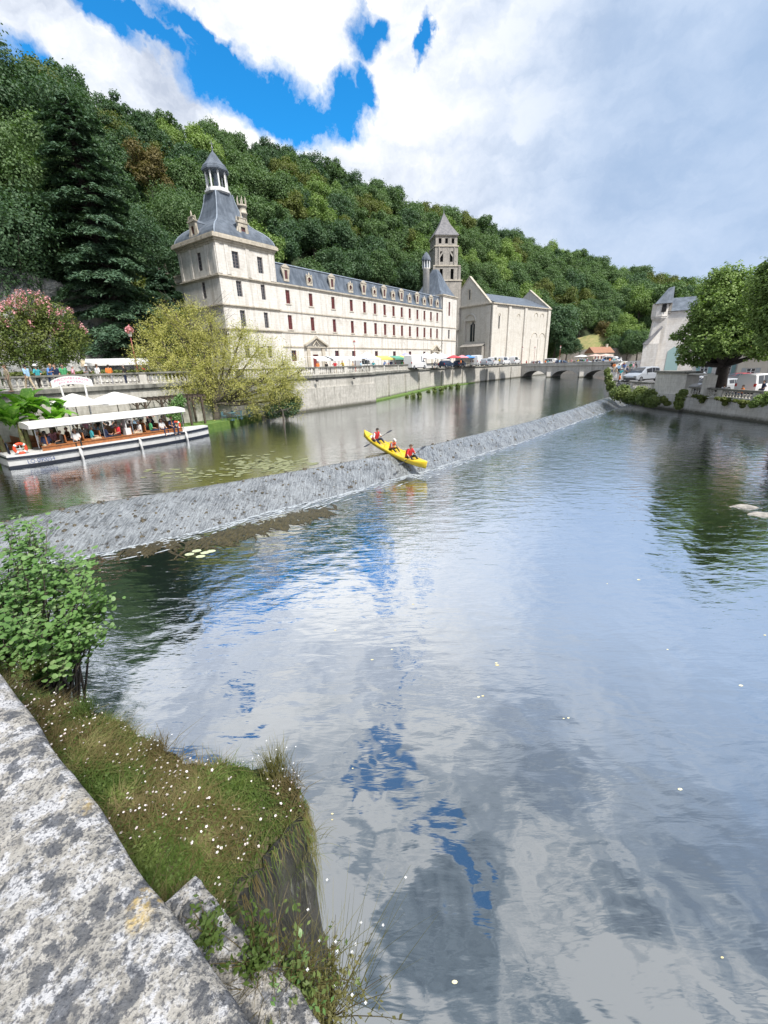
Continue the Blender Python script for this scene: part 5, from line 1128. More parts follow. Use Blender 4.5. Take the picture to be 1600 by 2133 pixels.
# tall trees of the left bank, outside the frame but mirrored in the pool
lobed('bank_tree', 'tall dark tree of the left bank mirrored in the pool below the weir', (-29.0, 18.0, 1.4), [(-20.8, 21.4, 16.2, 3.4, 3.4, 3.6), (-22.2, 20.6, 11.5, 3.3, 3.3, 3.6), (-23.2, 19.3, 6.8, 3.3, 3.3, 3.4), (-26, 18, 14, 4.5, 4.5, 4.5), (-27, 14, 9, 4.5, 4.5, 4.5), (-25, 16, 18, 4, 4, 4)], lf_dark, 34000, .17, 91, tr=.6, trunkmat=m_barkdark)
tb = far(1503, 780, 61.5); lobed('lime_tree', 'leafy green lime tree with a dark leaning trunk on the right bank', (tb.x, tb.y, 2.1), lt, lf_lime, 46000, .14, 41, gap=-.34, tr=.62, trunkmat=m_barkdark, bark_top=4.3, shell=(.55, 1.08))
lt = lobes_px([(1600, 600, 40, 0, .9), (1640, 570, 50, 0, .9), (1680, 620, 60, 0, .9), (1630, 650, 50, 0, .9), (1625, 700, 40, 0, .8), (1690, 700, 60, 0, .8), (1590, 560, 14, 0, .8), (1620, 545, 20, 0, .8), (1595, 660, 30, 0, .9)], 47)
tb = far(1665, 800, 49); lobed('lime_tree', 'nearer brighter lime tree cut off by the right edge', (tb.x, tb.y, 2.0), lt, lf_lime, 26000, .12, 42, tr=.5, trunkmat=m_barkdark, bark_top=4.0, shell=(.55, 1.08))
# plants growing on the walls and banks
def wall_plant(name, label, pxs, D, m, n, size, seed, group=None, cat='plant'):
    l = lobes_px(pxs, D); rng = np.random.default_rng(seed); base = np.array(l[0][:3]); lo = np.array(l); lo[:, :3] -= base
    idx = rng.choice(len(lo), n); d = rng.normal(0, 1, (n, 3)); d /= np.linalg.norm(d, axis=1)[:, None]; P = lo[idx, :3] + d * rng.uniform(.3, 1.05, n)[:, None] * lo[idx, 3:]
    me = quads_mesh(name, leaves(P, d * .5 + np.array([0, -.3, .6]), size, rng, .6, .7), None, m); o = link(name, me, loc=tuple(base)); return tag(o, label, cat, group)
wall_plant('bank_shrub', 'wide dense shrub hanging over the river left of the big pillar', [(1285, 820, 14, 0, 1), (1305, 825, 17, 0, .9), (1325, 828, 18, -1, .9), (1345, 832, 18, -3, .9), (1362, 836, 15, -5, .9), (1300, 810, 12, 1, .8), (1335, 815, 14, 0, .8), (1355, 820, 13, -3, .8)], 64.5, lf_ivy, 6500, .13, 51, cat='shrub')
wall_plant('creeper', 'bright green creeper climbing beside the end of the weir', [(1268, 790, 8, 4, 1.6), (1272, 805, 9, 2, 1.4), (1265, 775, 6, 8, 1.5), (1278, 818, 8, 0, 1.2)], 70, lf_ivy, 2200, .16, 52)
wall_plant('creeper', 'dark green creeper hanging from the pillar foot to the water', [(1418, 826, 10, 0, 1.3), (1414, 842, 9, 0, 1.3), (1424, 818, 8, 0, .9)], 57.2, lf_ivy, 2000, .13, 53)
wall_plant('wall_plant', 'small tuft of weeds on the pillar base', [(1382, 832, 8, 0, .9), (1390, 840, 7, 0, .7)], 59.5, lf_olive, 800, .12, 54)
for i, (x, y, lab) in enumerate(((1460, 824, 'first drooping weed tuft on the wall right of the pillar'), (1508, 829, 'second drooping weed tuft under the seated people'), (1545, 834, 'third drooping weed tuft nearly below the white van'))):
    wall_plant('wall_plant', lab, [(x - 12, y + 1, 6, 0, .6), (x, y + 3, 7, 0, .7), (x + 12, y + 4, 6, 0, .6), (x + 2, y + 10, 5, 0, 1.2)], 58.5 - i * 2.4, lf_olive, 1100, .10, 55 + i)
wall_plant('wall_plant', 'bright green bush on the embankment wall at the right edge', [(1585, 835, 14, 0, .9), (1605, 828, 16, 0, .9), (1570, 842, 9, 0, .8)], 50.5, lf_lime, 2200, .11, 60)
for i, (x, y, D) in enumerate(((700, 832, 59.5), (860, 826, 72), (905, 815, 84), (940, 808, 96))):
    wall_plant('reeds', ('clump of reeds at the foot of the stepped quay wall', 'nearest clump of reeds on the green verge', 'middle clump of reeds on the green verge', 'farthest clump of reeds on the verge')[i], [(x, y, 5, 0, 1.6), (x + 14, y - 3, 5, 0, 1.4), (x - 12, y + 2, 4, 0, 1.4)], D, lf_ivy, 500, .22, 70 + i)
wall_plant('hedge', 'strip of low green plants along the terrace balustrade behind the crowd', [(x, 782 - x * .02, 9, 0, .7) for x in range(20, 330, 15)], 47.5, lf_olive, 4500, .12, 80, cat='hedge')
wall_plant('pergola_creeper', 'leafy green creeper and red flowers round the pergola end post', [(365, 850, 16, 0, 1.3), (375, 835, 12, 0, 1.2), (368, 872, 12, 0, 1), (352, 862, 8, 0, 1)], 41.5, lf_shrub, 2600, .08, 81)
# banana plants
def banana(x, y, D, Hh, seed, label, n=11):
    p = far(x, y, D); rg = random.Random(seed); r = empty('banana_plant', (p.x, p.y, 1.5)); tag(r, label, 'banana plant', 'banana plants beside the boats')
    mt = MB(); 
    for s in range(3):
        ox, oy = rg.uniform(-.5, .5), rg.uniform(-.5, .5); mt.tube([(ox, oy, -.1), (ox * 1.1, oy, Hh * .3), (ox * 1.2, oy, Hh * .48)], [.15, .12, .07], 8)
    mt.build('stem', m_ivystem, r)
    for i in range(n):
        a = i * 2.4 + rg.uniform(-.3, .3); ln = Hh * rg.uniform(.42, .66); up0 = rg.uniform(.9, 1.45); w = ln * rg.uniform(.13, .18); z0 = Hh * rg.uniform(.38, .5); ox, oy = rg.uniform(-.4, .4), rg.uniform(-.4, .4)
        mb = MB(); K = 14; pos = Vector((ox, oy, z0)); ang = up0; vs = []
        for k_ in range(K):
            q = k_ / (K - 1); dirn = Vector((math.cos(a) * math.cos(ang), math.sin(a) * math.cos(ang), math.sin(ang))); 
            side = Vector((-math.sin(a), math.cos(a), 0)); ww_ = w * (math.sin(min(1, .08 + q * 1.1) * math.pi) ** .5 if q < .95 else .15) * (0.15 if q < .12 else 1) * (1 - .12 * (k_ % 3 == 1)); up_n = side.cross(dirn)
            vs += [pos - side * ww_ + up_n * ww_ * -.35, pos + Vector((0, 0, -.01)), pos + side * ww_ + up_n * ww_ * -.35]; pos = pos + dirn * ln / (K - 1); ang -= (1.9 if up0 < 1.2 else 1.2) / K * (1 + q)
        for k_ in range(K - 1):
            a0 = k_ * 3; mb.f += [(a0, a0 + 3, a0 + 4, a0 + 1), (a0 + 1, a0 + 4, a0 + 5, a0 + 2)]
        mb.v = [tuple(v) for v in vs]; mb.mi = [0] * len(mb.f); mb.sm = [True] * len(mb.f); mb.build('leaf', lf_banana, r)
    return r
m_ivystem = mottled('banana_stem', (0.16, 0.18, 0.06), (0.10, 0.08, 0.04), 4, 0.7)
banana(70, 880, 37, 5.0, 1, 'tallest banana plant with broad upright leaves at the left', 16); banana(20, 890, 35, 4.2, 2, 'banana plant at the left edge with hanging leaves', 14); banana(112, 885, 36, 3.6, 3, 'banana plant nearest the white parasols', 13); banana(-15, 880, 37, 5.0, 4, 'banana plant half out of the frame', 12)
# ------------------------------------------------------------ people
SKIN = [mottled('skin_light', (0.62, 0.38, 0.28), (0.56, 0.33, 0.24), 6, 0.6, 0.05, 0.002), mottled('skin_tan', (0.48, 0.28, 0.19), (0.42, 0.24, 0.16), 6, 0.6, 0.05, 0.002)]
HAIR = [mat('hair_dark', (0.025, 0.018, 0.014), 0.7), mat('hair_brown', (0.10, 0.055, 0.03), 0.7), mat('hair_fair', (0.42, 0.29, 0.14), 0.7), mat('hair_grey', (0.38, 0.37, 0.36), 0.7)]
def cloth(c):
    k = ('cloth', tuple(c))
    if k not in m_paint:
        def f(t, b):
            n = noise(t, objco(t), 9, 3); L(t, mixc(t, ramp(t, n.outputs['Fac'], [(.4, 0.0), (.65, 1.0)]), c, tuple(x * .8 for x in c)), b.inputs['Base Color']); bump(t, b, n.outputs['Fac'], .4, .01)
        m_paint[k] = mat('cloth_%d' % len(m_paint), c, 0.85, build=f)
    return m_paint[k]
def seg_samples(a, b, ra, rb, n): return [(a.lerp(b, i / n), ra + (rb - ra) * i / n) for i in range(n + 1)]
def human(pose):
    # returns body, shirt, trousers, hair meshes; figure faces +Y, feet (or seat) at z = 0
    V = Vector; J = {}
    sit = pose in ('sit', 'paddle', 'paddle2')
    hz = 0.10 if sit else 0.93
    lean = {'paddle': .16, 'paddle2': .10, 'lean': .22}.get(pose, 0.0)
    pel = V((0, 0, hz)); ch = V((0, lean * .5, hz + .36)); nk = V((0, lean, hz + .52)); hd = V((0, lean * 1.15 + .02, hz + .70))
    caps = []
    def cap(a, b, ra, rb, part): caps.append((a, b, ra, rb, part))
    for s in (-1, 1):
        cap(pel + V((s * .07, 0, 0)), ch + V((s * .095, 0, 0)), .115, .115, 'torso'); cap(ch + V((s * .09, 0, .02)), nk + V((s * .14, 0, -.05)), .11, .07, 'torso')
        cap(pel + V((s * .09, 0, -.02)), pel + V((s * .08, 0, .04)), .125, .11, 'hip')
    cap(nk + V((0, 0, -.03)), hd + V((0, -.01, -.08)), .058, .052, 'neck')
    cap(hd + V((0, -.015, .03)), hd + V((0, .012, -.03)), .098, .078, 'head'); cap(hd + V((0, .03, -.06)), hd + V((0, .04, -.085)), .052, .040, 'head')
    cap(hd + V((0, .085, -.005)), hd + V((0, .112, -.03)), .012, .019, 'head')
    for s in (-1, 1): cap(hd + V((s * .088, -.005, 0)), hd + V((s * .092, -.008, -.03)), .02, .014, 'head')
    cap(hd + V((-.03, .088, .025)), hd + V((.03, .088, .025)), .014, .014, 'head'); cap(hd + V((-.02, .086, -.065)), hd + V((.02, .086, -.065)), .011, .011, 'head')
    sh = lambda s: nk + V((s * .185, 0, -.055))
    for s in (-1, 1):
        a = sh(s)
        if pose == 'stand': el, wr = a + V((s * .06, -.03, -.28)), a + V((s * .07, .07, -.52))
        elif pose == 'walk': el, wr = a + V((s * .05, s * .10, -.27)), a + V((s * .04, s * .16 + .10, -.49))
        elif pose == 'lean': el, wr = a + V((s * .10, .12, -.24)), a + V((s * .02, .34, -.20))
        elif pose == 'hips': el, wr = a + V((s * .20, -.06, -.20)), a + V((s * .02, .02, -.40))
        elif pose == 'sit': el, wr = a + V((s * .07, .05, -.27)), a + V((s * -.02, .27, -.33))
        elif pose == 'paddle': el, wr = a + V((s * .12, .14, -.19)), a + V((-.16 if s < 0 else .02, .36, -.02 if s > 0 else -.30))
        else: el, wr = a + V((s * .12, .12, -.20)), a + V((.10 if s < 0 else .16, .34, -.06 if s < 0 else -.28))
        cap(a, el, .058, .045, 'uparm'); cap(el, wr, .043, .030, 'forearm')
        d = (wr - el).normalized(); lat = d.cross(V((0, 0, 1))); lat = lat.normalized() if lat.length > .1 else V((0, 1, 0)); nr = lat.cross(d); J['wr%d' % s] = wr + d * .07
        cap(wr, wr + d * .07, .030, .034, 'hand')
        for q in range(4):
            o = (q - 1.5) * .021; f0 = wr + d * .08 + lat * o; f1 = f0 + d * (.045 - abs(q - 1.4) * .006) + nr * -.012; f2 = f1 + d * .012 - nr * .030; cap(f0, f1, .011, .0105, 'hand'); cap(f1, f2, .0105, .0095, 'hand')
        t0 = wr + d * .03 + lat * .03 * -s; cap(t0, t0 + d * .04 + lat * -.03 * s, .013, .011, 'hand')
        hp = pel + V((s * .095, 0, -.03))
        if sit:
            if pose == 'sit': kn, an = hp + V((s * .06, .43, .03)), hp + V((s * .06, .47, -.40))
            else: kn, an = hp + V((s * .12, .38, .20)), hp + V((s * .10, .78, .02))
        elif pose == 'walk': kn, an = hp + V((s * .01, s * -.14 + .04, -.41)), hp + V((s * .01, s * -.27, -.80))
        else: kn, an = hp + V((s * .03, .02, -.42)), hp + V((s * .05, -.01, -.82))
        cap(hp, kn, .088, .058, 'thigh'); cap(kn, an, .056, .036, 'shin')
        f = an + V((0, .0, -.04)) if not (sit and pose != 'sit') else an
        cap(f + V((0, -.03, 0)), f + V((s * .02, .15, -.015)), .038, .03, 'foot')
    bm = bmesh.new()
    for a, b, ra, rb, part in caps:
        n = max(1, int((b - a).length / (min(ra, rb) * .55)))
        for p, r in seg_samples(a, b, ra, rb, n):
            bmesh.ops.create_icosphere(bm, subdivisions=1, radius=r * 1.03, matrix=Matrix.Translation(p))
    me = bpy.data.meshes.new('body_src'); bm.to_mesh(me); bm.free(); o = bpy.data.objects.new('src', me); COL.objects.link(o)
    md = o.modifiers.new('r', 'REMESH'); md.mode = 'VOXEL'; md.voxel_size = .0155; md.use_smooth_shade = True
    sm = o.modifiers.new('s', 'SMOOTH'); sm.iterations = 2; sm.factor = .5
    dg = bpy.context.evaluated_depsgraph_get(); body = bpy.data.meshes.new_from_object(o.evaluated_get(dg)); bpy.data.objects.remove(o)
    P = np.empty(len(body.vertices) * 3); body.vertices.foreach_get('co', P); P = P.reshape(-1, 3); NN = np.empty(len(body.vertices) * 3); body.vertices.foreach_get('normal', NN); NN = NN.reshape(-1, 3)
    best = np.full(len(P), 9.0); pid = np.zeros(len(P), int); parts = [c[4] for c in caps]
    for i, (a, b, ra, rb, part) in enumerate(caps):
        A, B = np.array(a), np.array(b); ab = B - A; t = np.clip(((P - A) @ ab) / max(1e-9, ab @ ab), 0, 1); dd = np.linalg.norm(P - (A + t[:, None] * ab), axis=1) - (ra + (rb - ra) * t); m_ = dd < best; best[m_] = dd[m_]; pid[m_] = i
    lab = np.array(parts)[pid]
    faces = [tuple(p.vertices) for p in body.polygons]
    def sub(names, off, extra=None):
        ok = np.isin(lab, names)
        if extra is not None: ok = ok & extra
        use = [f for f in faces if all(ok[i] for i in f)]; ids = sorted({i for f in use for i in f}); mp = {a: k_ for k_, a in enumerate(ids)}
        m2 = bpy.data.meshes.new('cloth'); m2.from_pydata([tuple(P[i] + NN[i] * off) for i in ids], [], [tuple(mp[i] for i in f) for f in use]); m2.polygons.foreach_set('use_smooth', [True] * len(use)); m2.materials.append(None); m2.update(); return m2
    hdv = np.array(hd); rel = P - hdv
    shirt = sub(['torso', 'uparm'], .014); trou = sub(['hip', 'thigh', 'shin'] if pose != 'lean' else ['hip', 'thigh'], .013)
    hair = sub(['head'], .018, (rel[:, 2] > .035) | ((rel[:, 1] < -.012) & (rel[:, 2] > -.07)) )
    vest = sub(['torso'], .045)
    body.materials.clear(); body.materials.append(None)
    return dict(body=body, shirt=shirt, trou=trou, hair=hair, vest=vest, J=J, hd=hd)
POSES = {p: human(p) for p in ('stand', 'walk', 'hips', 'lean', 'sit', 'paddle', 'paddle2')}
def setm(o, m): o.material_slots[0].link = 'OBJECT'; o.material_slots[0].material = m
def hat_mesh(wide):
    mb = MB(); mb.lathe([(.11, -.01), (.112, .05), (.095, .10), (.04, .125)], 14)
    if wide: mb.lathe([(.10, .0), (.20, -.015), (.20, -.005), (.10, .012)], 16)
    else: mb.obox((0, .14, .01), (.07, 0, 0), (0, .07, -.008), (0, 0, .006))
    return mb
_hats = {}
def person(pose, loc, face, shirt, trou, label, group=None, hair=0, skin=0, scale=1.0, hat=None, widehat=True, vest=None):
    r = empty('person', loc, face, scale); tag(r, label, 'person', group); S_ = POSES[pose]
    b = link('body', S_['body'], r); setm(b, SKIN[skin]); s = link('shirt', S_['shirt'], r); setm(s, cloth(shirt)); t = link('trousers', S_['trou'], r); setm(t, cloth(trou)); h = link('hair', S_['hair'], r); setm(h, HAIR[hair])
    if vest: v = link('life_vest', S_['vest'], r); setm(v, cloth(vest))
    if hat:
        k = bool(widehat)
        if k not in _hats: o_ = hat_mesh(k).build('hat', None); _hats[k] = o_.data; bpy.data.objects.remove(o_)
        ho = link('hat', _hats[k], r); ho.location = S_['hd'] + Vector((0, 0, .065)); setm(ho, cloth(hat))
    return r
WHT, BLU, NAV, RED, PNK, ORG, BLK, GRY, GRN, YEL, TEAL, LBL, BEI, BRN = (.75, .75, .75), (.10, .25, .60), (.015, .025, .07), (.60, .03, .04), (.75, .35, .42), (.80, .22, .05), (.02, .02, .02), (.3, .3, .32), (.08, .35, .15), (.75, .6, .1), (.05, .35, .40), (.35, .55, .75), (.55, .45, .32), (.16, .08, .04)
CN = {WHT: 'white', BLU: 'blue', NAV: 'navy', RED: 'red', PNK: 'pink', ORG: 'orange', BLK: 'black', GRY: 'grey', GRN: 'green', YEL: 'yellow', TEAL: 'teal', LBL: 'pale blue', BEI: 'beige', BRN: 'brown'}
HN = ['dark-haired', 'brown-haired', 'fair-haired', 'grey-haired']

# ------------------------------------------------------------ canoe and crew
a, b = at(757, 917, 1.48), at(886, 985, .18); d = b - a; Lk = d.length; pitch = math.asin(-d.z / Lk)
ck = empty('canoe', (a + b) / 2 + Vector((0, 0, .06))); tag(ck, 'long yellow plastic canoe sliding down the weir with three paddlers', 'canoe')
ck.rotation_mode = 'XYZ'; ck.rotation_euler = (-pitch, 0, math.atan2(-d.x, d.y)); KF = Matrix.Translation(ck.location) @ ck.rotation_euler.to_matrix().to_4x4()
mb = MB(); st = 25; vs = []; sec = 14
for i in range(st):
    q = i / (st - 1) * 2 - 1; y = q * Lk / 2; w = .47 * (1 - abs(q) ** 2.8) ** .75 + .02; rise = .20 * abs(q) ** 3.2; hgt = .36 + .06 * abs(q) ** 2
    for k_ in range(sec):
        t = math.pi * (k_ / (sec - 1)); vs.append((w * math.cos(t), y, rise + hgt * (1 - math.sin(t) ** .8)))
    for k_ in range(sec - 1, -1, -1):
        t = math.pi * (k_ / (sec - 1)); dk = max(0, abs(q) - .62) / .38; inner = rise + (hgt * (1 - .42 * math.sin(t) ** .8) if dk <= 0 else hgt * (1 - .42 * math.sin(t) ** .8 * (1 - min(1, dk * 3)) + .10 * math.sin(t) * min(1, dk * 3))); vs.append((w * .93 * math.cos(t), y, inner + .015))
n2 = sec * 2
fs = [(i * n2 + k_, (i + 1) * n2 + k_, (i + 1) * n2 + (k_ + 1) % n2, i * n2 + (k_ + 1) % n2) for i in range(st - 1) for k_ in range(n2)] + [tuple(range(n2)), tuple(range((st - 1) * n2, st * n2))[::-1]]
mb.add(vs, fs, smooth=True); mb.build('hull', m_yellow, ck)
for y in (-1.75, -.15, 1.35):
    mb = MB(); mb.tube([(-.3, y - .3, .40), (-.3, y - .34, .62), (.3, y - .34, .62), (.3, y - .3, .40)], .03, 6); mb.box(-.3, .3, y - .25, y + .25, .22, .28); mb.build('seat', m_yellow, ck)
yaw = math.atan2(-d.x, d.y)
def seated(y, pose, **k):
    p = KF @ Vector((0, y, .26)); o = person(pose, p, 0, **k); o.rotation_euler = ck.rotation_euler; return o
p1 = seated(-1.75, 'paddle2', shirt=WHT, trou=NAV, label='paddler in a red life vest with dark hair at the back of the canoe', hair=0, vest=RED, group='canoe paddlers')
p2 = seated(-.15, 'paddle', shirt=GRY, trou=BLK, label='child in a white cap in the middle seat of the canoe', hair=1, vest=(.75, .12, .06), hat=WHT, widehat=False, scale=.8, group='canoe paddlers')
p3 = seated(1.35, 'paddle2', shirt=RED, trou=BLK, label='front paddler in red with black leggings nearest the bow', hair=1, vest=RED, group='canoe paddlers')
for o, y, nm, sgn in ((p1, -1.75, 'double paddle held by the rear paddler', 1), (p3, 1.35, 'double paddle dipping beside the front paddler', 1)):
    S_ = POSES['paddle2']; c0_ = KF @ (Vector((0, y, .26)) + S_['J']['wr1']); c1_ = KF @ (Vector((0, y, .26)) + S_['J']['wr-1']); ax = (c0_ - c1_).normalized(); ax = Vector((ax.x + .3, ax.y, ax.z * .25)).normalized(); mid = (c0_ + c1_) / 2
    r = empty('paddle', mid); tag(r, nm, 'paddle'); mb = MB(); mb.tube([-ax * 1.0, ax * 1.0], .016, 6); mb.build('shaft', m_blackm, r)
    for s in (-1, 1):
        sd = ax.cross(Vector((0, 0, 1))).normalized(); mb = MB(); mb.obox(ax * s * 1.18, ax * .2, sd * .085, sd.cross(ax) * .008); mb.obox(ax * s * 1.40, ax * .03, sd * .055, sd.cross(ax) * .007); mb.build('blade', m_navy, r)
mb = MB(); p = KF @ Vector((0, -2.05, .22)); mb.lathe([(.14, 0), (.155, .05), (.155, .27), (.10, .33), (.10, .37)], 14); mb.build('tmp', m_white); o = bpy.data.objects['tmp']; o.name = 'dry_barrel'; o.location = p; tag(o, 'white watertight barrel behind the rear paddler', 'barrel')

# ------------------------------------------------------------ passenger boats
def text_obj(name, curve, parent):
    o = bpy.data.objects.new('tx', curve); COL.objects.link(o); me = bpy.data.meshes.new_from_object(o.evaluated_get(bpy.context.evaluated_depsgraph_get())); bpy.data.objects.remove(o); return link(name, me, parent)
def boat(name, label, A, B, hw, full=True):
    d = (B - A); Lb = d.length; r = empty(name, A, math.atan2(d.y, d.x)); tag(r, label, 'passenger boat')      # local x = stern to bow
    def section(q):     # half width and sheer
        w = hw * (1 - max(0, q - .62) ** 2 * 5.2) * (1 - max(0, .10 - q) * 2.6); return max(.22, w), .72 + .10 * max(0, q - .5) + .06 * max(0, .1 - q)
    def band(m, z0, z1, grow, nm, a=0.0, b=1.0):
        mb = MB(); K = 40; vs = []
        for i in range(K + 1):
            q = a + (b - a) * i / K; w, s = section(q); x = q * Lb
            for (sg) in (-1, 1):
                for z in (z0, z1): vs.append((x, sg * (w * (0.90 + .10 * min(1, z / .6)) + grow), z * s / .72))
        for i in range(K):
            o_ = i * 4; n_ = o_ + 4; mb.f += [(o_, n_, n_ + 1, o_ + 1), (o_ + 3, n_ + 3, n_ + 2, o_ + 2), (o_ + 1, n_ + 1, n_ + 3, o_ + 3), (o_ + 2, n_ + 2, n_, o_)]
        mb.f += [(0, 1, 3, 2), (K * 4, K * 4 + 2, K * 4 + 3, K * 4 + 1)]; mb.v = vs; mb.mi = [0] * len(mb.f); mb.sm = [False] * len(mb.f); return mb.build(nm, m, r)
    band(m_white, -.35, .50, 0, 'hull'); band(m_navy, -.1, .13, .02, 'waterline_stripe'); band(m_navy, .46, .60, .06, 'rubbing_strake'); band(m_white, .60, .70, .01, 'gunwale')
    # deck and cockpit
    mb = MB(); K = 30; vs = []
    for i in range(K + 1):
        q = i / K; w, s = section(q); vs += [(q * Lb, -w, .703 * s / .72), (q * Lb, w, .703 * s / .72)]
    mb.add(vs, [(2 * i, 2 * i + 2, 2 * i + 3, 2 * i + 1) for i in range(K)]); mb.build('deck', m_white, r)
    mb = MB(); a_, b_ = .13 * Lb, .80 * Lb
    for s in (-1, 1): mb.box(a_, b_, s * (hw - .14) - .05, s * (hw - .14) + .05, .71, .92); mb.box(a_, b_, s * (hw - .14) - .10, s * (hw - .14) + .10, .92, .96)
    mb.build('coaming', m_wood, r)
    for x in (.27, .55, .82):
        for s in (-1, 1):
            w, sh_ = section(x); mb = MB(); mb.tube([(x * Lb, s * (w + .10), .68), (x * Lb, s * (w + .14), .4), (x * Lb, s * (w + .11), -.05)], [.11, .13, .11], 10); mb.build('fender', m_white, r)
    for i in range(9):
        x = a_ + .6 + i * (b_ - a_ - 1) / 8; mb = MB(); mb.box(x - .2, x + .2, -hw + .35, hw - .35, .71, 1.0); mb.box(x - .24, x - .18, -hw + .35, hw - .35, 1.0, 1.42); mb.build('bench', m_wood, r)
    if full:
        za, zb2 = 2.02, 2.16
        mb = MB(); K = 16; vs = []
        for i in range(K + 1):
            x = .10 * Lb + (.83 - .10) * Lb * i / K
            for j in range(7): y = -hw - .05 + (2 * hw + .1) * j / 6; vs.append((x, y, zb2 + .10 * (1 - (j / 3 - 1) ** 2) + .05 * (i / K)))
        mb.add(vs, [(i * 7 + j, (i + 1) * 7 + j, (i + 1) * 7 + j + 1, i * 7 + j + 1) for i in range(K) for j in range(6)], smooth=True)
        for s in (-1, 1):
            y = s * (hw + .05); mb.add([(.10 * Lb, y, 1.92), (.83 * Lb, y, 1.97), (.83 * Lb, y, zb2 + .05), (.10 * Lb, y, zb2)], [(0, 1, 2, 3)]); mb.tube([(.10 * Lb, y, 1.97), (.83 * Lb, y, 2.02)], .035, 6)
        for x, q in ((.10 * Lb, 0), (.83 * Lb, .05)): mb.add([(x, -hw - .05, 1.92 + q), (x, hw + .05, 1.92 + q), (x, hw + .05, zb2 + q), (x, 0, zb2 + .1 + q), (x, -hw - .05, zb2 + q)], [(0, 1, 2, 3, 4)])
        mb.build('awning', m_canvas, r)
        for x in np.linspace(.12, .81, 6):
            for s in (-1, 1): mb = MB(); mb.tube([(x * Lb, s * (hw - .14), .9), (x * Lb, s * (hw - .05), 2.1)], .025, 6); mb.build('awning_post', m_metal, r)
        mb = MB(); mb.box(.50 * Lb, .50 * Lb + .35, -hw + .2, -hw + .75, .9, 1.35); mb.box(.50 * Lb + .06, .50 * Lb + .12, -hw + .2, -hw + .75, 1.35, 1.9); mb.build('helm', m_white, r)
        mb = MB(); mb.tube([(.3, -.5, .7), (.28, -.5, 1.25), (.32, -.1, 1.28), (.34, -.1, .7)], .05, 6); mb.build('outboard_bracket', m_navy, r)
        for s in (-1, 1):
            t = bpy.data.curves.new('registration', 'FONT'); t.body = 'LO-090054'; t.size = .30; t.extrude = .003; t.align_x = 'LEFT'; t.materials.append(paint((.05, .09, .25))); o_ = text_obj('registration_number', t, r)
            w, sh_ = section(.12)
            if s < 0: o_.location = (.06 * Lb, -w * .985 - .035, .18); o_.rotation_euler = (R(90), 0, R(-3))
            else: o_.location = (.22 * Lb, w * .985 + .05, .18); o_.rotation_euler = (R(90), 0, R(180))
    return r, section, Lb
def lifebuoy(loc, nrm, label, r=.36):
    o = empty('lifebuoy', loc); tag(o, label, 'lifebuoy', 'orange lifebuoys on the boats'); o.rotation_mode = 'QUATERNION'; o.rotation_quaternion = Vector(nrm).to_track_quat('Z', 'Y')
    mb = MB(); K, J_ = 24, 8; vs = [((r - .08 + .085 * math.cos(b)) * math.cos(a), (r - .08 + .085 * math.cos(b)) * math.sin(a), .07 * math.sin(b)) for a in np.linspace(0, 2 * math.pi, K, endpoint=False) for b in np.linspace(0, 2 * math.pi, J_, endpoint=False)]
    mb.add(vs, [(i * J_ + j, ((i + 1) % K) * J_ + j, ((i + 1) % K) * J_ + (j + 1) % J_, i * J_ + (j + 1) % J_) for i in range(K) for j in range(J_)], smooth=True); mb.build('ring', m_orange, o)
    mb = MB()
    for q in range(4):
        a = q * math.pi / 2 + .8; K2 = 6
        for i in range(K2):
            pass
        c = Vector(((r - .08) * math.cos(a), (r - .08) * math.sin(a), 0)); t = Vector((-math.sin(a), math.cos(a), 0)); mb.tube([c - t * .05, c + t * .05], .094, 10)
    mb.build('band', m_white, o)
    mb = MB(); mb.tube([(-.26, 0, .0), (.26, 0, .0)], .02, 5); mb.tube([(0, -.26, 0), (0, .26, 0)], .02, 5); mb.build('rope', m_white, o); return o
BA, BB = Vector((-21.9, 24.35, UP)), Vector((-13.8, 35.1, UP)); HWB = 1.35
dB = (BB - BA).normalized(); nB = Vector((dB.y, -dB.x, 0)); off = -nB * HWB     # the near side of the hull lies on the line read from the photograph
rb1, sec1, LB = boat('tour_boat', 'long open tour boat with white awning full of passengers, black and white hull', BA + off, BB + off, HWB)
rb1.scale = (1, 1, 1.12)
rb2_, sec2, L2 = boat('tour_boat', 'second white boat moored behind the first at the left edge', BA + off * 3.3 - dB * 5.2, BA + off * 3.3 + dB * 6.0, 1.3, False)
def bp(x, y, z): return BA + off + dB * x - nB * (-y) * -1 + Vector((0, 0, z)) if False else BA + off + dB * x + Vector((-dB.y, dB.x, 0)) * y + Vector((0, 0, z))
lifebuoy(bp(LB * .055, -1.08, 1.12), nB, 'orange lifebuoy on the near stern quarter of the full boat'); lifebuoy(bp(LB * .78, -.9, 1.25), nB - dB * .2, 'orange lifebuoy hanging at the forward end of the awning')
q_ = BA + off * 3.3 - dB * 1.2 + Vector((0, 0, 1.25)) + nB * 1.1; lifebuoy(q_, nB, 'orange lifebuoy on the second boat at the left edge')
rg = random.Random(77); by = math.atan2(dB.y, dB.x)
pal = [NAV, WHT, BLK, PNK, WHT, BRN, TEAL, WHT, NAV, LBL, RED, BEI, WHT, GRY, GRN, ORG, WHT, BLK]
seatx = [.16, .22, .28, .35, .41, .47, .58, .64, .70, .76]; n_p = 0
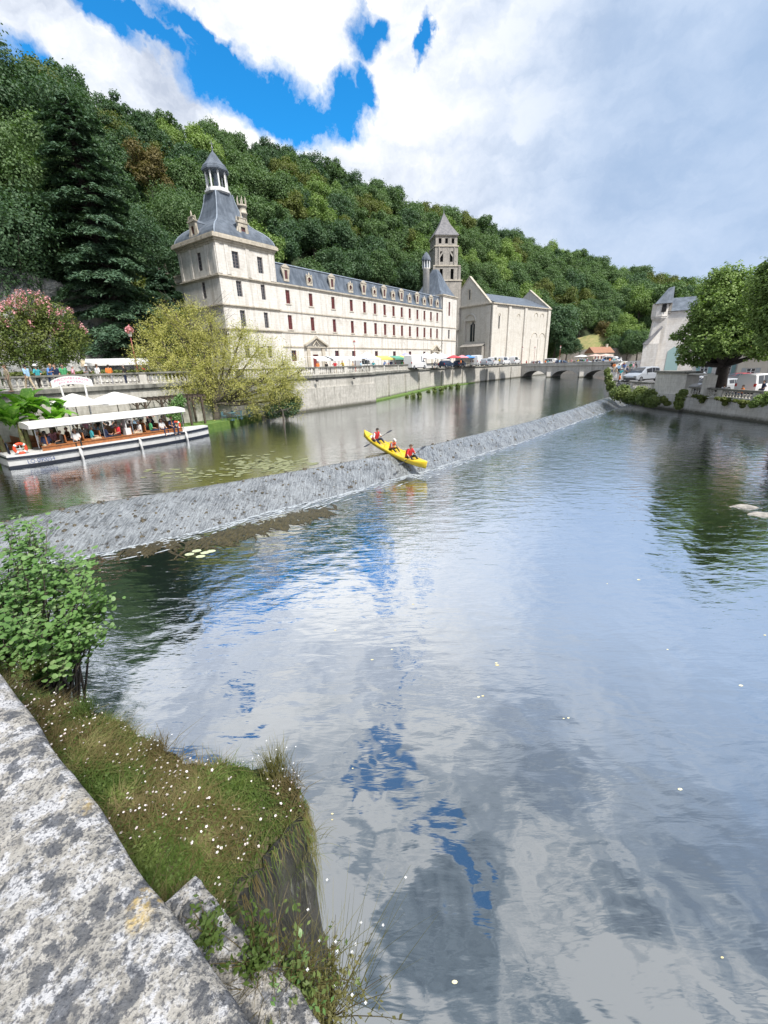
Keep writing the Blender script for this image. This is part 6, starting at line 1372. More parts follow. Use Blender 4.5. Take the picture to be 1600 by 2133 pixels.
for i, x in enumerate(seatx):
    for j, y in enumerate((-.85, .55)):
        c = pal[(i * 2 + j) % len(pal)]; hh = (i + j * 2) % 4; fc = by - math.pi / 2 + rg.choice((0, 0, math.pi / 2, -math.pi / 2, math.pi)) + rg.uniform(-.3, .3)
        hat = WHT if (i * 2 + j) in (1, 7, 12) else (BLK if (i * 2 + j) == 0 else None)
        ordn = ['sternmost', 'second', 'third', 'fourth', 'fifth', 'sixth', 'seventh', 'eighth', 'ninth', 'foremost'][i]
        person('sit', bp(x * LB + .0, y, 1.02), fc, c, rg.choice((NAV, BEI, BLK, GRY)), '%s passenger in %s, %s row of the boat, %s side' % (HN[hh], CN[c], ordn, 'river' if j == 0 else 'lawn'), 'boat passengers', hair=hh, skin=i % 2, hat=hat, widehat=bool(i % 2), scale=rg.uniform(.92, 1.05)); n_p += 1
person('hips', bp(.50 * LB, .1, .72), by + math.pi, WHT, NAV, 'boatman in white standing at the helm under the awning', hair=1, scale=.78)
person('lean', bp(.66 * LB, -.35, .72), by - .5, NAV, NAV, 'passenger in navy leaning over in the boat ahead of the helm', hair=0, scale=.80)
# arched sign on two leaning posts (lawn side)
sc_ = BA + off + dB * (LB * .405) - nB * 2.5 + Vector((0, 0, 1.5 - UP)); sgn = empty('arched_sign', (sc_.x, sc_.y, 1.5), by); tag(sgn, 'white arched sign with pink lettering on two tall white posts', 'sign')
for x in (-.75, .75): mb = MB(); mb.tube([(x * .8, 0, 0), (x, 0, 4.05)], .065, 8); mb.build('post', m_white, sgn)
mb = MB(); K = 24; vs = []
for i in range(K + 1):
    t = (i / K * 2 - 1); x = t * 1.25; zc = 4.35 - .26 * t * t; h_ = .27 * (1 - .25 * abs(t) ** 6)
    for y in (-.05, .05):
        for s in (-1, 1): vs.append((x, y, zc + s * h_))
for i in range(K):
    a = i * 4; b = a + 4; mb.f += [(a, b, b + 1, a + 1), (a + 2, a + 3, b + 3, b + 2), (a + 1, b + 1, b + 3, a + 3), (a, a + 2, b + 2, b)]
mb.f += [(0, 1, 3, 2), (K * 4, K * 4 + 2, K * 4 + 3, K * 4 + 1)]; mb.v = vs; mb.mi = [0] * len(mb.f); mb.sm = [False] * len(mb.f); mb.build('board', m_white, sgn)
def arc_text(txt, parent, z0, sz, m, span):
    n = len(txt)
    for i, chx in enumerate(txt):
        if chx == ' ': continue
    t = bpy.data.curves.new('text', 'FONT'); t.body = txt; t.size = sz; t.extrude = .004; t.align_x = 'CENTER'; t.align_y = 'CENTER'; o = bpy.data.objects.new('tx', t); COL.objects.link(o)
    dg = bpy.context.evaluated_depsgraph_get(); me = bpy.data.meshes.new_from_object(o.evaluated_get(dg)); bpy.data.objects.remove(o)
    P = [v.co.copy() for v in me.vertices]; mx_ = max(abs(p.x) for p in P); 
    for v in me.vertices:
        x = v.co.x / mx_ * span; tt = x / 1.25; v.co = (x, -.056 - v.co.z, z0 + v.co.y - .26 * tt * tt)
    me.materials.clear(); me.materials.append(m); o = link('lettering', me, parent); return o
arc_text('PROMENADE', sgn, 4.46, .22, paint((.75, .22, .35)), 1.05); arc_text('EN BATEAU', sgn, 4.24, .17, paint((.75, .22, .35)), .8)

# ------------------------------------------------------------ lawn terrace: parasols, pergola, people, furniture
def parasol(x, y, zg, rad, h, m, label, cat='parasol', group=None, n=8, dz=.55):
    r = empty('parasol', (x, y, zg), .3); tag(r, label, cat, group)
    mb = MB(); mb.tube([(0, 0, 0), (0, 0, h + dz)], .03, 6); mb.lathe([(.28, 0), (.28, .06), (.05, .1)], 10); mb.build('pole', m_darkwood, r)
    mb = MB(); mb.lathe([(rad, h), (rad * .98, h + .02), (rad * .55, h + dz * .5), (rad * .12, h + dz * .93), (.02, h + dz)], n, smooth=False); mb.f = mb.f[:-2]; mb.mi = mb.mi[:-2]; mb.sm = mb.sm[:-2]
    mb.lathe([(rad, h - .12), (rad, h)], n, smooth=False); mb.f = mb.f[:-2]; mb.mi = mb.mi[:-2]; mb.sm = mb.sm[:-2]; mb.build('canopy', m, r)
    mb = MB()
    for k_ in range(n): t = 2 * math.pi * k_ / n; mb.tube([(0, 0, h + dz * .85), (rad * .97 * math.cos(t), rad * .97 * math.sin(t), h - .01)], .012, 4, cap=False)
    mb.build('ribs', m_darkwood, r); return r
p = far(155, 838, 37.5); parasol(p.x, p.y, 1.5, 1.75, p.z - 1.5 - .1, m_canvas, 'white square parasol nearer the banana plants', n=4, dz=.7)
p = far(242, 834, 40.0); parasol(p.x, p.y, 1.5, 2.15, p.z - 1.5 - .1, m_canvas, 'white square parasol right of the arched sign posts', n=4, dz=.75)
ter = [(158, 885, WHT, 'sit', 2), (178, 880, PNK, 'hips', 1), (203, 884, BLK, 'stand', 3), (226, 882, WHT, 'hips', 0), (255, 878, PNK, 'sit', 1), (268, 872, WHT, 'stand', 2), (282, 868, LBL, 'sit', 3), (295, 868, WHT, 'stand', 0), (311, 862, PNK, 'lean', 1)]
for i, (x, y, c, ps, hh) in enumerate(ter):
    q = at(x, y, 1.5); q = Vector((q.x, q.y, 1.5)); D = 37.5 + i * .45; q = far(x, 880, D); q.z = 1.5
    person(ps, q + Vector((0, 0, .42 if ps == 'sit' else 0)), i * 1.3, c, (NAV, BEI, GRY)[i % 3], '%s person in %s on the lawn, number %s from the banana plants'.replace('number %s', '%s') % (HN[hh], CN[c], ['first', 'second', 'third', 'fourth', 'fifth', 'sixth', 'seventh', 'eighth', 'ninth'][i]), 'people on the lawn terrace', hair=hh, skin=i % 2, hat=(WHT if i in (3, 6) else None))
pg = empty('timber_pergola', far(305, 855, 41)[:2] + (1.5,) if False else (far(305, 855, 41).x, far(305, 855, 41).y, 1.5), QF.rz - .02); tag(pg, 'dark timber pergola with braced posts against the terrace wall', 'pergola')
for x in (0, 2.1, 3.7, 5.0):
    for y in (0, 1.6):
        mb = MB(); mb.box(x - .08, x + .08, y - .08, y + .08, 0, 2.45)
        for s in (-1, 1): mb.tube([(x, y, 1.9), (x + s * .5, y, 2.42)], .05, 5)
        mb.build('post', m_darkwood, pg)
mb = MB(); mb.box(-.5, 5.4, -.07, .07, 2.45, 2.6); mb.box(-.5, 5.4, 1.53, 1.67, 2.45, 2.6); mb.build('beam', m_darkwood, pg)
for i in range(12): mb = MB(); x = -.4 + i * .5; mb.box(x, x + .07, -.4, 2.0, 2.602, 2.68); mb.build('rafter', m_darkwood, pg)
# garden tables and chairs right of the willow
def chair(x, y, z, rz, m, label, group):
    r = empty('garden_chair', (x, y, z), rz); tag(r, label, 'chair', group)
    mb = MB(); mb.box(-.2, .2, -.2, .2, .42, .45); mb.build('seat', m, r); mb = MB(); mb.box(-.2, .2, .18, .21, .5, .85); mb.build('backrest', m, r)
    for sx in (-.18, .18):
        for sy in (-.18, .18): mb = MB(); mb.tube([(sx, sy, 0), (sx, sy, .85 if sy > 0 else .42)], .015, 5); mb.build('leg', m, r)
def table(x, y, z, m, label, group):
    r = empty('garden_table', (x, y, z)); tag(r, label, 'table', group); mb = MB(); mb.lathe([(.42, .70), (.42, .73)], 16); mb.build('table_top', m, r); mb = MB(); mb.tube([(0, 0, 0), (0, 0, .7)], .03, 6); mb.lathe([(.25, 0), (.2, .03)], 10); mb.build('pedestal', m, r)
tm = paint((.10, .20, .24), .5)
for i in range(5):
    q = far(482 + i * 19, 858, 44.5 + i * 1.3); o_ = ['leftmost', 'second', 'third', 'fourth', 'rightmost'][i]
    table(q.x, q.y, 1.5, tm, '%s small blue-grey garden table on the lawn behind the willow' % o_, 'garden tables')
    for k_ in range(2): a = k_ * 3.1 + i; chair(q.x + .75 * math.cos(a), q.y + .75 * math.sin(a), 1.5, a - math.pi / 2, tm, 'blue-grey garden chair at the %s table, %s side' % (o_, ('near', 'far')[k_]), 'garden chairs')
# ------------------------------------------------------------ street lamps
def lamp(x, y, z, H_, label, m=None, flowers=False):
    m = m or paint((.28, .07, .06), .5); r = empty('street_lamp', (x, y, z)); tag(r, label, 'street lamp')
    mb = MB(); mb.lathe([(.16, 0), (.16, .15), (.10, .25), (.09, .8), (.06, .95), (.05, H_ * .6), (.04, H_)], 10); mb.build('post', m, r)
    mb = MB(); mb.lathe([(.10, H_), (.13, H_ + .03), (.20, H_ + .45)], 6, smooth=False); ln = mb.build('lantern', m_canvas, r)
    mb = MB(); mb.lathe([(.24, H_ + .45), (.24, H_ + .5), (.12, H_ + .62), (.06, H_ + .72), (.01, H_ + .85)], 6, smooth=False); mb.build('cap', m, ln)
    if flowers:
        rng = np.random.default_rng(3); P = rng.normal(0, .16, (260, 3)) + np.array([0, 0, H_ + .55]); link('blossom', quads_mesh('flowers', leaves(P, np.tile([0, 0, 1.], (260, 1)), .09, rng, .8, 1), None, lf_pink), r)
q = QF.w(-31.0, 3.5); lamp(q.x, q.y, QZ, 4.1, 'red-brown street lamp with pink flowers behind the terrace balustrade', flowers=True)
for (x, yb, D, lab) in ((740, 755, 76, 'red-brown street lamp in front of the long wing'), (1087, 745, 146, 'small street lamp in front of the church long wall'), (1113, 745, 150, 'street lamp near the church blind arches'), (1165, 750, 150, 'street lamp on the quay at the bridge head')):
    q = far(x, yb, D); lamp(q.x, q.y, QZ, 4.3, lab)
# ------------------------------------------------------------ vehicles
def vehicle(kind, loc, rz, col, label, scale=1.0, name='parked_car'):
    # local x = forward
    r = empty(name, loc, rz, scale); tag(r, label, 'van' if kind in ('van', 'bigvan', 'fourbyfour') else 'car')
    prof = {'hatch': dict(L=4.1, W=.86, st=[(-2.05, .42, .70, .74), (-1.95, .30, .86, 1.15), (-1.5, .22, .92, 1.44), (-.6, .2, .92, 1.50), (.3, .2, .92, 1.46), (.75, .2, .93, 1.22), (1.15, .2, .94, .97), (1.75, .22, .84, .86), (2.0, .30, .66, .68), (2.07, .40, .56, .58)]),
            'mpv': dict(L=4.5, W=.90, st=[(-2.25, .42, .85, .9), (-2.15, .30, .98, 1.5), (-1.8, .22, 1.0, 1.66), (-.6, .2, 1.0, 1.70), (.4, .2, 1.0, 1.62), (1.0, .2, 1.02, 1.26), (1.35, .2, 1.0, 1.03), (1.95, .22, .86, .88), (2.2, .30, .70, .72), (2.27, .40, .58, .6)]),
            'van': dict(L=4.8, W=.95, st=[(-2.4, .42, 1.1, 1.2), (-2.36, .30, 1.15, 1.95), (-2.2, .25, 1.15, 2.05), (-.6, .2, 1.15, 2.08), (.9, .2, 1.15, 2.02), (1.35, .2, 1.15, 1.72), (1.75, .2, 1.12, 1.18), (2.2, .22, .95, .97), (2.42, .30, .75, .78), (2.46, .40, .6, .62)]),
            'bigvan': dict(L=5.6, W=1.0, st=[(-2.8, .42, 1.2, 1.3), (-2.77, .30, 1.25, 2.45), (-2.65, .25, 1.25, 2.55), (-.6, .2, 1.25, 2.6), (1.3, .2, 1.25, 2.5), (1.75, .2, 1.25, 2.0), (2.15, .2, 1.2, 1.3), (2.55, .22, 1.0, 1.03), (2.78, .30, .8, .82), (2.83, .40, .6, .62)]),
            'fourbyfour': dict(L=4.4, W=.90, st=[(-2.2, .45, 1.0, 1.1), (-2.18, .38, 1.05, 1.85), (-2.05, .32, 1.05, 1.93), (-.6, .3, 1.05, 1.96), (.35, .3, 1.05, 1.90), (.80, .3, 1.06, 1.35), (1.0, .3, 1.06, 1.09), (1.9, .32, 1.0, 1.02), (2.15, .38, .85, .88), (2.2, .48, .7, .72)])}[kind]
    W_ = prof['W']; vs = []; st_ = prof['st']
    for x, zb, zl, zt in st_:
        tp = max(0, (zt - zl)); wr = W_ - .16 * min(1, tp / .5); e = .97 if abs(x) > prof['L'] / 2 - .12 else 1
        vs += [(x, -W_ * e * .93, zb), (x, -W_ * e, zb + .12), (x, -W_ * e, zl - .08), (x, -W_ * e * .975, zl), (x, -wr * e, max(zl, zt - .06)), (x, -wr * e * .88, zt), (x, 0, zt + .03), (x, wr * e * .88, zt), (x, wr * e, max(zl, zt - .06)), (x, W_ * e * .975, zl), (x, W_ * e, zl - .08), (x, W_ * e, zb + .12), (x, W_ * e * .93, zb)]
    n_ = 13; mb = MB(); K = len(st_)
    fs = [(i * n_ + k_, i * n_ + (k_ + 1) % n_, (i + 1) * n_ + (k_ + 1) % n_, (i + 1) * n_ + k_) for i in range(K - 1) for k_ in range(n_)] + [tuple(range(n_))[::-1], tuple(range((K - 1) * n_, K * n_))]
    mb.add(vs, fs, smooth=False); body = mb.build('body', paint(col, .22, .25 if sum(col) < 1.6 and max(col) - min(col) < .1 else 0.0), r)
    # side glass follows the cabin side; one pane per window
    def xs_at(x):
        X = [s[0] for s in st_]; return np.interp(x, X, [s[2] for s in st_]), np.interp(x, X, [s[3] for s in st_])
    cab = [s[0] for s in st_ if s[3] - s[2] > .3]; xa, xb_ = min(cab), max(cab); xb_ += .12
    wins = [(xa + .25, xa + .95), (xa + 1.02, (xa + xb_) / 2 + .25), ((xa + xb_) / 2 + .32, xb_ - .05)] if kind != 'bigvan' else [(xb_ - 1.1, xb_ - .1)]
    if kind == 'van': wins = wins[1:] if False else wins
    for a, b in wins:
        for s in (-1, 1):
            pts = []
            for x, top in ((a, 0), (b, 0), (b, 1), (a, 1)):
                zl, zt = xs_at(x); zz_ = zl + .05 if not top else zt - .12; zz_ = max(zl + .05, zz_); q = (zz_ - zl) / max(.05, (zt - .06 - zl)); wr = W_ - .16 * min(1, (zt - zl) / .5); yy_ = (W_ * .975 + (wr - W_ * .975) * q) + .012; pts.append((x, s * yy_, zz_))
            mb = MB(); mb.add(pts, [(0, 1, 2, 3)] if s < 0 else [(3, 2, 1, 0)]); mb.build('window', m_glass, r)
    i0 = [i for i in range(K - 1) if st_[i][3] - st_[i][2] > .3 and st_[i][0] > 0][-1]; a, b = st_[i0], st_[i0 + 1]
    if b[3] - b[2] > .12 and i0 + 2 < K: b2 = st_[i0 + 2] if st_[i0 + 2][3] - st_[i0 + 2][2] < .1 else b
    else: b2 = b
    mb = MB()
    for p0, p1 in (((a), (b)), ((b), (b2))):
        if p0 is p1: continue
        w0_, w1_ = (W_ - .16 * min(1, (p0[3] - p0[2]) / .5)) * .88, (W_ - .16 * min(1, (p1[3] - p1[2]) / .5)) * .90
        mb.add([(p0[0] + .03, -w0_, p0[3] + .012), (p0[0] + .03, w0_, p0[3] + .012), (p1[0], w1_, p1[3] + .03), (p1[0], -w1_, p1[3] + .03)], [(0, 3, 2, 1)])
    mb.build('windscreen', m_glass, r)
    wr_ = .36 if kind in ('fourbyfour', 'bigvan') else .32
    for x in (-prof['L'] / 2 + .75, prof['L'] / 2 - .85):
        for s in (-1, 1):
            w_ = empty('wheel', (x, s * (W_ - .10), wr_)); w_.parent = r; mb = MB(); mb.disc((0, 0, 0), wr_, (0, 1, 0), 18, .11); mb.build('tyre', m_rubber, w_); mb = MB(); mb.disc((0, s * .025, 0), wr_ * .62, (0, 1, 0), 14, .10); mb.build('rim', m_metal, w_)
    for s in (-1, 1):
        mb = MB(); x = st_[-2][0]; mb.obox((x - .02, s * (W_ - .22), st_[-2][2] - .08), (.09, 0, 0), (0, .17, 0), (0, 0, .08)); mb.build('headlight', m_metal, r)
        mb = MB(); x = st_[0][0]; mb.obox((x + .03, s * (W_ - .12), st_[1][2] - .06), (.05, 0, 0), (0, .09, 0), (0, 0, .13)); mb.build('tail_light', paint((.45, .02, .02)), r)
        mb = MB(); mb.obox((xb_ - .15, s * (W_ + .10), xs_at(xb_ - .2)[0] + .12), (.05, 0, 0), (0, .08, 0), (0, 0, .07)); mb.build('mirror', m_blackm, r)
    mb = MB()
    for s in (-1, 1): mb.box(-prof['L'] / 2 + 1.15, prof['L'] / 2 - 1.25, s * W_ - .02, s * W_ + .015, st_[4][1] + .0, st_[4][1] + .14)
    mb.box(st_[-1][0] - .03, st_[-1][0] + .03, -W_ * .85, W_ * .85, .32, .46); mb.build('trim', m_blackm, r)
    return r
def put(kind, x, y, D, z, rz, col, label, scale=1.0, name='parked_car'):
    q = far(x, y, D); return vehicle(kind, (q.x, q.y, z), R(rz), col, label, scale, name)
SIL, WCAR = (.42, .45, .50), (.72, .72, .73)
q = far(1338, 780, 76); vehicle('mpv', (q.x, q.y, rbz(0, q.y) + .35), R(205), SIL, 'silver people carrier parked at an angle left of the big pillar', 1.22)
put('fourbyfour', 1590, 780, 60, 2.05, 20, WCAR, 'white four-by-four van parked at the right edge behind the balustrade', 1.12, 'parked_van')
put('hatch', 1470, 780, 63, 2.1, 200, WCAR, 'white hatchback behind the seated people left of the lime trunk', 1.1)
put('hatch', 1443, 760, 72, 2.6, 190, SIL, 'grey car behind the top of the big pillar', 1.0)
put('hatch', 1545, 760, 69, 2.4, 195, (.42, .04, .05), 'red car under the lime tree behind the white van', 1.05)
put('hatch', 1528, 772, 64, 2.1, 15, (.5, .52, .55), 'pale car right of the lime trunk', 1.0)
# quay market: vans and cars behind the balustrade
mk = [('bigvan', 865, 86, 'white delivery van with open side among the market stalls'), ('bigvan', 995, 115, 'large white van in front of the church porch'), ('van', 1028, 122, 'white van right of the blue parasol'), ('van', 1050, 127, 'white van with a banner beside the church buttress'), ('hatch', 930, 100, 'dark blue car beside the red parasol'), ('mpv', 1015, 112, 'pale people carrier among the market vans'), ('van', 1072, 134, 'white van nearest the bridge on the abbey quay'), ('bigvan', 832, 90, 'white van behind the green market stall'), ('hatch', 958, 109, 'dark car left of the blue parasol'), ('van', 760, 84, 'white van behind the pale blue peaked stall')]
for kd, x, D, lab in mk:
    q = far(x, 745, D); vehicle(kd, (q.x, q.y, QZ + .02), R(50 + 5 * (x % 3)), (.03, .05, .09) if 'dark' in lab else WCAR if kd != 'mpv' else SIL, lab, 1.0, 'parked_van' if 'van' in kd else 'parked_car')
def onbridge(t, w): p = Vector((46.3, 143.6, 0)) + bd * (BL * t) - bn * w; return p
for t, w, kd, c, lab in ((.27, 4.2, 'van', WCAR, 'white van a quarter of the way over the bridge'), (.40, 3.0, 'hatch', (.05, .07, .14), 'dark blue car left of the middle of the bridge'), (.76, 4.4, 'hatch', (.5, .52, .5), 'pale car three quarters over the bridge'), (.12, 3.0, 'hatch', WCAR, 'white car at the abbey end of the bridge'), (.62, 3.0, 'mpv', SIL, 'grey car near the middle of the bridge'), (.88, 3.4, 'van', WCAR, 'white van at the right end of the bridge')):
    p = onbridge(t, w); vehicle(kd, (p.x, p.y, 4.46), math.atan2(bd.y, bd.x), c, lab)
# motorcycles on the right bank
def moto(loc, rz, col, label):
    r = empty('motorcycle', loc, rz); tag(r, label, 'motorcycle', 'motorcycles parked on the right bank')
    for x in (-.7, .7):
        w_ = empty('wheel', (x, 0, .31)); w_.parent = r; mb = MB(); K, J_ = 18, 6
        mb.add([((.26 + .05 * math.cos(b)) * math.cos(a), .05 * math.sin(b), (.26 + .05 * math.cos(b)) * math.sin(a)) for a in np.linspace(0, 2 * math.pi, K, endpoint=False) for b in np.linspace(0, 2 * math.pi, J_, endpoint=False)], [(i * J_ + j, ((i + 1) % K) * J_ + j, ((i + 1) % K) * J_ + (j + 1) % J_, i * J_ + (j + 1) % J_) for i in range(K) for j in range(J_)], smooth=True); mb.build('tyre', m_rubber, w_)
        mb = MB(); mb.disc((0, 0, 0), .17, (0, 1, 0), 12, .02); mb.build('rim', m_metal, w_)
    mb = MB(); mb.tube([(.35, 0, .85), (.1, 0, .9), (-.15, 0, .78)], [.10, .16, .08], 8); mb.build('fuel_tank', paint(col), r)
    mb = MB(); mb.tube([(-.1, 0, .8), (-.45, 0, .82), (-.75, 0, .9)], [.10, .12, .06], 8); mb.build('saddle', m_blackm, r)
    mb = MB(); mb.obox((0, 0, .48), (.25, 0, 0), (0, .14, 0), (0, 0, .18)); mb.tube([(-.7, -.12, .3), (0, -.14, .3)], .04, 6); mb.build('engine', m_metal, r)
    mb = MB(); mb.tube([(.7, .07, .31), (.45, .07, .95)], .03, 6); mb.tube([(.7, -.07, .31), (.45, -.07, .95)], .03, 6); mb.tube([(.38, -.36, 1.02), (.46, 0, .98), (.38, .36, 1.02)], .02, 6); mb.build('fork', m_metal, r)
    mb = MB(); mb.tube([(.5, 0, .88), (.62, 0, .88)], [.06, .1], 10); mb.build('headlight', m_canvas, r)
for i, (x, D, c, lab) in enumerate(((1545, 59.6, BLK, 'black motorcycle with saddle towards the white van'), (1563, 58.8, NAV, 'navy motorcycle beside the black one'), (1583, 58, BLK, 'black motorcycle at the right edge'), (1300, 68, BLK, 'dark motorcycle in front of the silver people carrier'))):
    q = far(x, 790, D); moto((q.x, q.y, rbz(0, q.y) + .02 + (.2 if i == 3 else 0)), R(60 + i * 17), c, lab)
# ------------------------------------------------------------ market stalls
def stall(x, y, z, rz, w, dpt, col, label, peak=False):
    r = empty('market_stall', (x, y, z), rz); tag(r, label, 'market stall', 'market stalls on the quay'); h = 2.1
    mb = MB()
    if peak: mb.add([(-w / 2, -dpt / 2, h), (w / 2, -dpt / 2, h), (w / 2, dpt / 2, h), (-w / 2, dpt / 2, h), (0, 0, h + 1.15)], [(0, 1, 4), (1, 2, 4), (2, 3, 4), (3, 0, 4)])
    else: mb.add([(-w / 2, -dpt / 2, h), (w / 2, -dpt / 2, h), (w / 2, dpt / 2, h + .5), (-w / 2, dpt / 2, h + .5), (w / 2, 0, h + .42), (-w / 2, 0, h + .42)], [(0, 1, 4, 5), (5, 4, 2, 3)])
    mb.add([(-w / 2, -dpt / 2 - .01, h - .28), (w / 2, -dpt / 2 - .01, h - .28), (w / 2, -dpt / 2 - .01, h), (-w / 2, -dpt / 2 - .01, h)], [(0, 1, 2, 3)]); mb.build('canopy', cloth(col), r)
    for sx in (-1, 1):
        for sy in (-1, 1): mb = MB(); mb.tube([(sx * w * .48, sy * dpt * .46, 0), (sx * w * .48, sy * dpt * .46, h)], .025, 5); mb.build('pole', m_metal, r)
    mb = MB(); mb.box(-w * .42, w * .42, -.35, .35, .72, .78); mb.box(-w * .42, w * .42, -.36, -.34, .1, .72); mb.build('counter', m_canvas, r); return r
rg = random.Random(5)
STN = ['nearest', 'second', 'third', 'fourth', 'fifth', 'sixth', 'seventh', 'eighth', 'ninth', 'tenth', 'eleventh', 'twelfth']
for i, (x, D, w, c, pk) in enumerate(((668, 71, 4.5, WHT, False), (700, 73, 4.5, (.7, .72, .75), False), (732, 76, 4.5, WHT, False), (765, 78, 4, (.62, .66, .75), True), (795, 82, 4, (.70, .62, .15), False), (822, 85, 4, (.12, .35, .25), False), (845, 91, 4, (.4, .4, .6), True), (888, 96, 4, WHT, True), (905, 99, 4, WHT, True), (920, 104, 4, (.55, .58, .65), True))):
    q = far(x, 750, D); cn = 'yellow' if i == 4 else 'green' if i == 5 else 'lilac peaked' if i == 6 else 'pale blue peaked' if i == 3 else 'white peaked' if pk else 'white flat'
    stall(q.x, q.y, QZ, R(53 + rg.uniform(-6, 6)), w, 2.6, c, '%s market stall, %s one along the quay from the willow' % (cn, STN[i]), pk)
q = far(248, 765, 58); stall(q.x, q.y, QZ, R(30), 6.0, 2.8, WHT, 'long white awning stall behind the people at the terrace balustrade')
q = far(215, 765, 61); stall(q.x, q.y, QZ, R(30), 4.0, 2.8, BEI, 'beige market awning beside the red street lamp')
for (x, D, c, lab) in ((945, 104, (.62, .08, .10), 'red market parasol right of the white peaked stalls'), (962, 108, (.75, .3, .35), 'pinkish market parasol beside the red one'), (975, 112, (.10, .30, .70), 'blue market parasol in front of the church porch'), (835, 88, (.75, .7, .1), 'yellow market parasol beyond the yellow stall')):
    q = far(x, 750, D); parasol(q.x, q.y, QZ, 1.7, 2.1, cloth(c), lab, group='market parasols')
for (x, D, c, lab) in ((1240, 150, (.62, .45, .40), 'pinkish parasol left of the market house beyond the bridge'), (1262, 152, (.66, .5, .44), 'pinkish parasol at the right end of the bridge'), (1212, 160, WHT, 'white parasol beyond the bridge')):
    q = far(x, 738, D); parasol(q.x, q.y, 4.45, 2.3, 2.4, cloth(c), lab, group='parasols beyond the bridge')
# ------------------------------------------------------------ strollers
rg = random.Random(99); cols = [WHT, BLU, RED, PNK, LBL, ORG, NAV, YEL, GRY, TEAL, BLK, GRN, BEI]
def crowd(spots, zf, where, group, ordn=STN, pz=('stand', 'walk', 'hips', 'lean')):
    for i, (x, D) in enumerate(spots):
        q = far(x, 760, D); c = cols[(i * 5 + len(spots)) % len(cols)]; hh = (i * 3 + 1) % 4; ps = pz[i % len(pz)]
        person(ps, (q.x, q.y, zf(q.x, q.y)), rg.uniform(0, 6.28), c, rg.choice((NAV, BEI, GRY, BLK, WHT)), '%s person in %s %s, %s from left' % (HN[hh], CN[c], where, ordn[i] if i else 'first'), group, hair=hh, skin=i % 2, scale=rg.uniform(.95, 1.06), hat=(WHT if i % 5 == 2 else None))
ORD = ['first', 'second', 'third', 'fourth', 'fifth', 'sixth', 'seventh', 'eighth', 'ninth', 'tenth', 'eleventh', 'twelfth', 'thirteenth', 'fourteenth', 'fifteenth', 'sixteenth', 'seventeenth', 'eighteenth', 'nineteenth', 'twentieth', 'twenty-first', 'twenty-second']
crowd([(8, 40), (50, 41), (72, 41.5), (98, 43), (112, 42.5), (128, 42.8), (148, 43.5), (175, 45), (200, 45.4), (224, 46), (256, 47), (300, 50)], lambda x, y: QZ, 'behind the terrace balustrade', 'people behind the terrace balustrade', ORD)
crowd([(662, 67), (680, 68), (698, 69), (715, 70), (735, 71.5), (752, 73), (778, 76), (800, 80), (815, 83), (838, 87), (880, 93), (905, 97), (938, 101), (960, 106), (985, 111), (1008, 116), (1040, 124), (1066, 132)], lambda x, y: QZ, 'in the quay market', 'shoppers in the quay market', ORD)
def bridge_people():
    for i in range(20):
        t = .04 + i * .049; p = onbridge(t, .6 + (i * 7 % 5) * .35 + .1); c = cols[(i * 4 + 2) % len(cols)]; hh = i % 4
        person(('stand', 'walk', 'hips', 'lean')[i % 4], (p.x, p.y, 4.46), rg.uniform(0, 6.28), c, rg.choice((NAV, BEI, GRY, BLK)), '%s person in %s on the bridge, %s from abbey' % (HN[hh], CN[c], ORD[i]), 'people crossing the bridge', hair=hh, skin=i % 2, hat=(WHT if i % 6 == 1 else None))
bridge_people()
crowd([(1286, 84), (1290, 92), (1296, 82), (1302, 95), (1308, 88), (1314, 98), (1320, 96), (1327, 99), (1334, 97), (1280, 98), (1275, 104), (1298, 101)], lambda x, y: rbz(x, y) + .1, 'in the crowd left of the old church', 'crowd beside the old church', ORD)
crowd([(1442, 63.2), (1456, 62.4), (1474, 61.3), (1488, 60.4), (1520, 58.6), (1560, 57)], lambda x, y: rbz(x, y) + .35, 'seated behind the right balustrade', 'people sitting behind the right balustrade', ORD, ('sit',))
for (x, D, c, lab) in ((1292, 71, ORG, 'person in orange standing beside the silver people carrier'), (1597, 57.0, NAV, 'person in navy standing at the right edge by the balustrade'), (1490, 61.2, RED, 'person in dark red leaning by the lime trunk')):
    q = far(x, 780, D); person('hips', (q.x, q.y, rbz(0, q.y) + .02), 1.2, c, NAV, lab, hair=0)
# concrete bench for the sitters
mb = MB(); mb.box(36.9, 37.4, 36.0, 48.5, 1.9, 2.27); tag(mb.build('stone_bench', m_baluster), 'long low stone bench behind the right balustrade', 'bench')
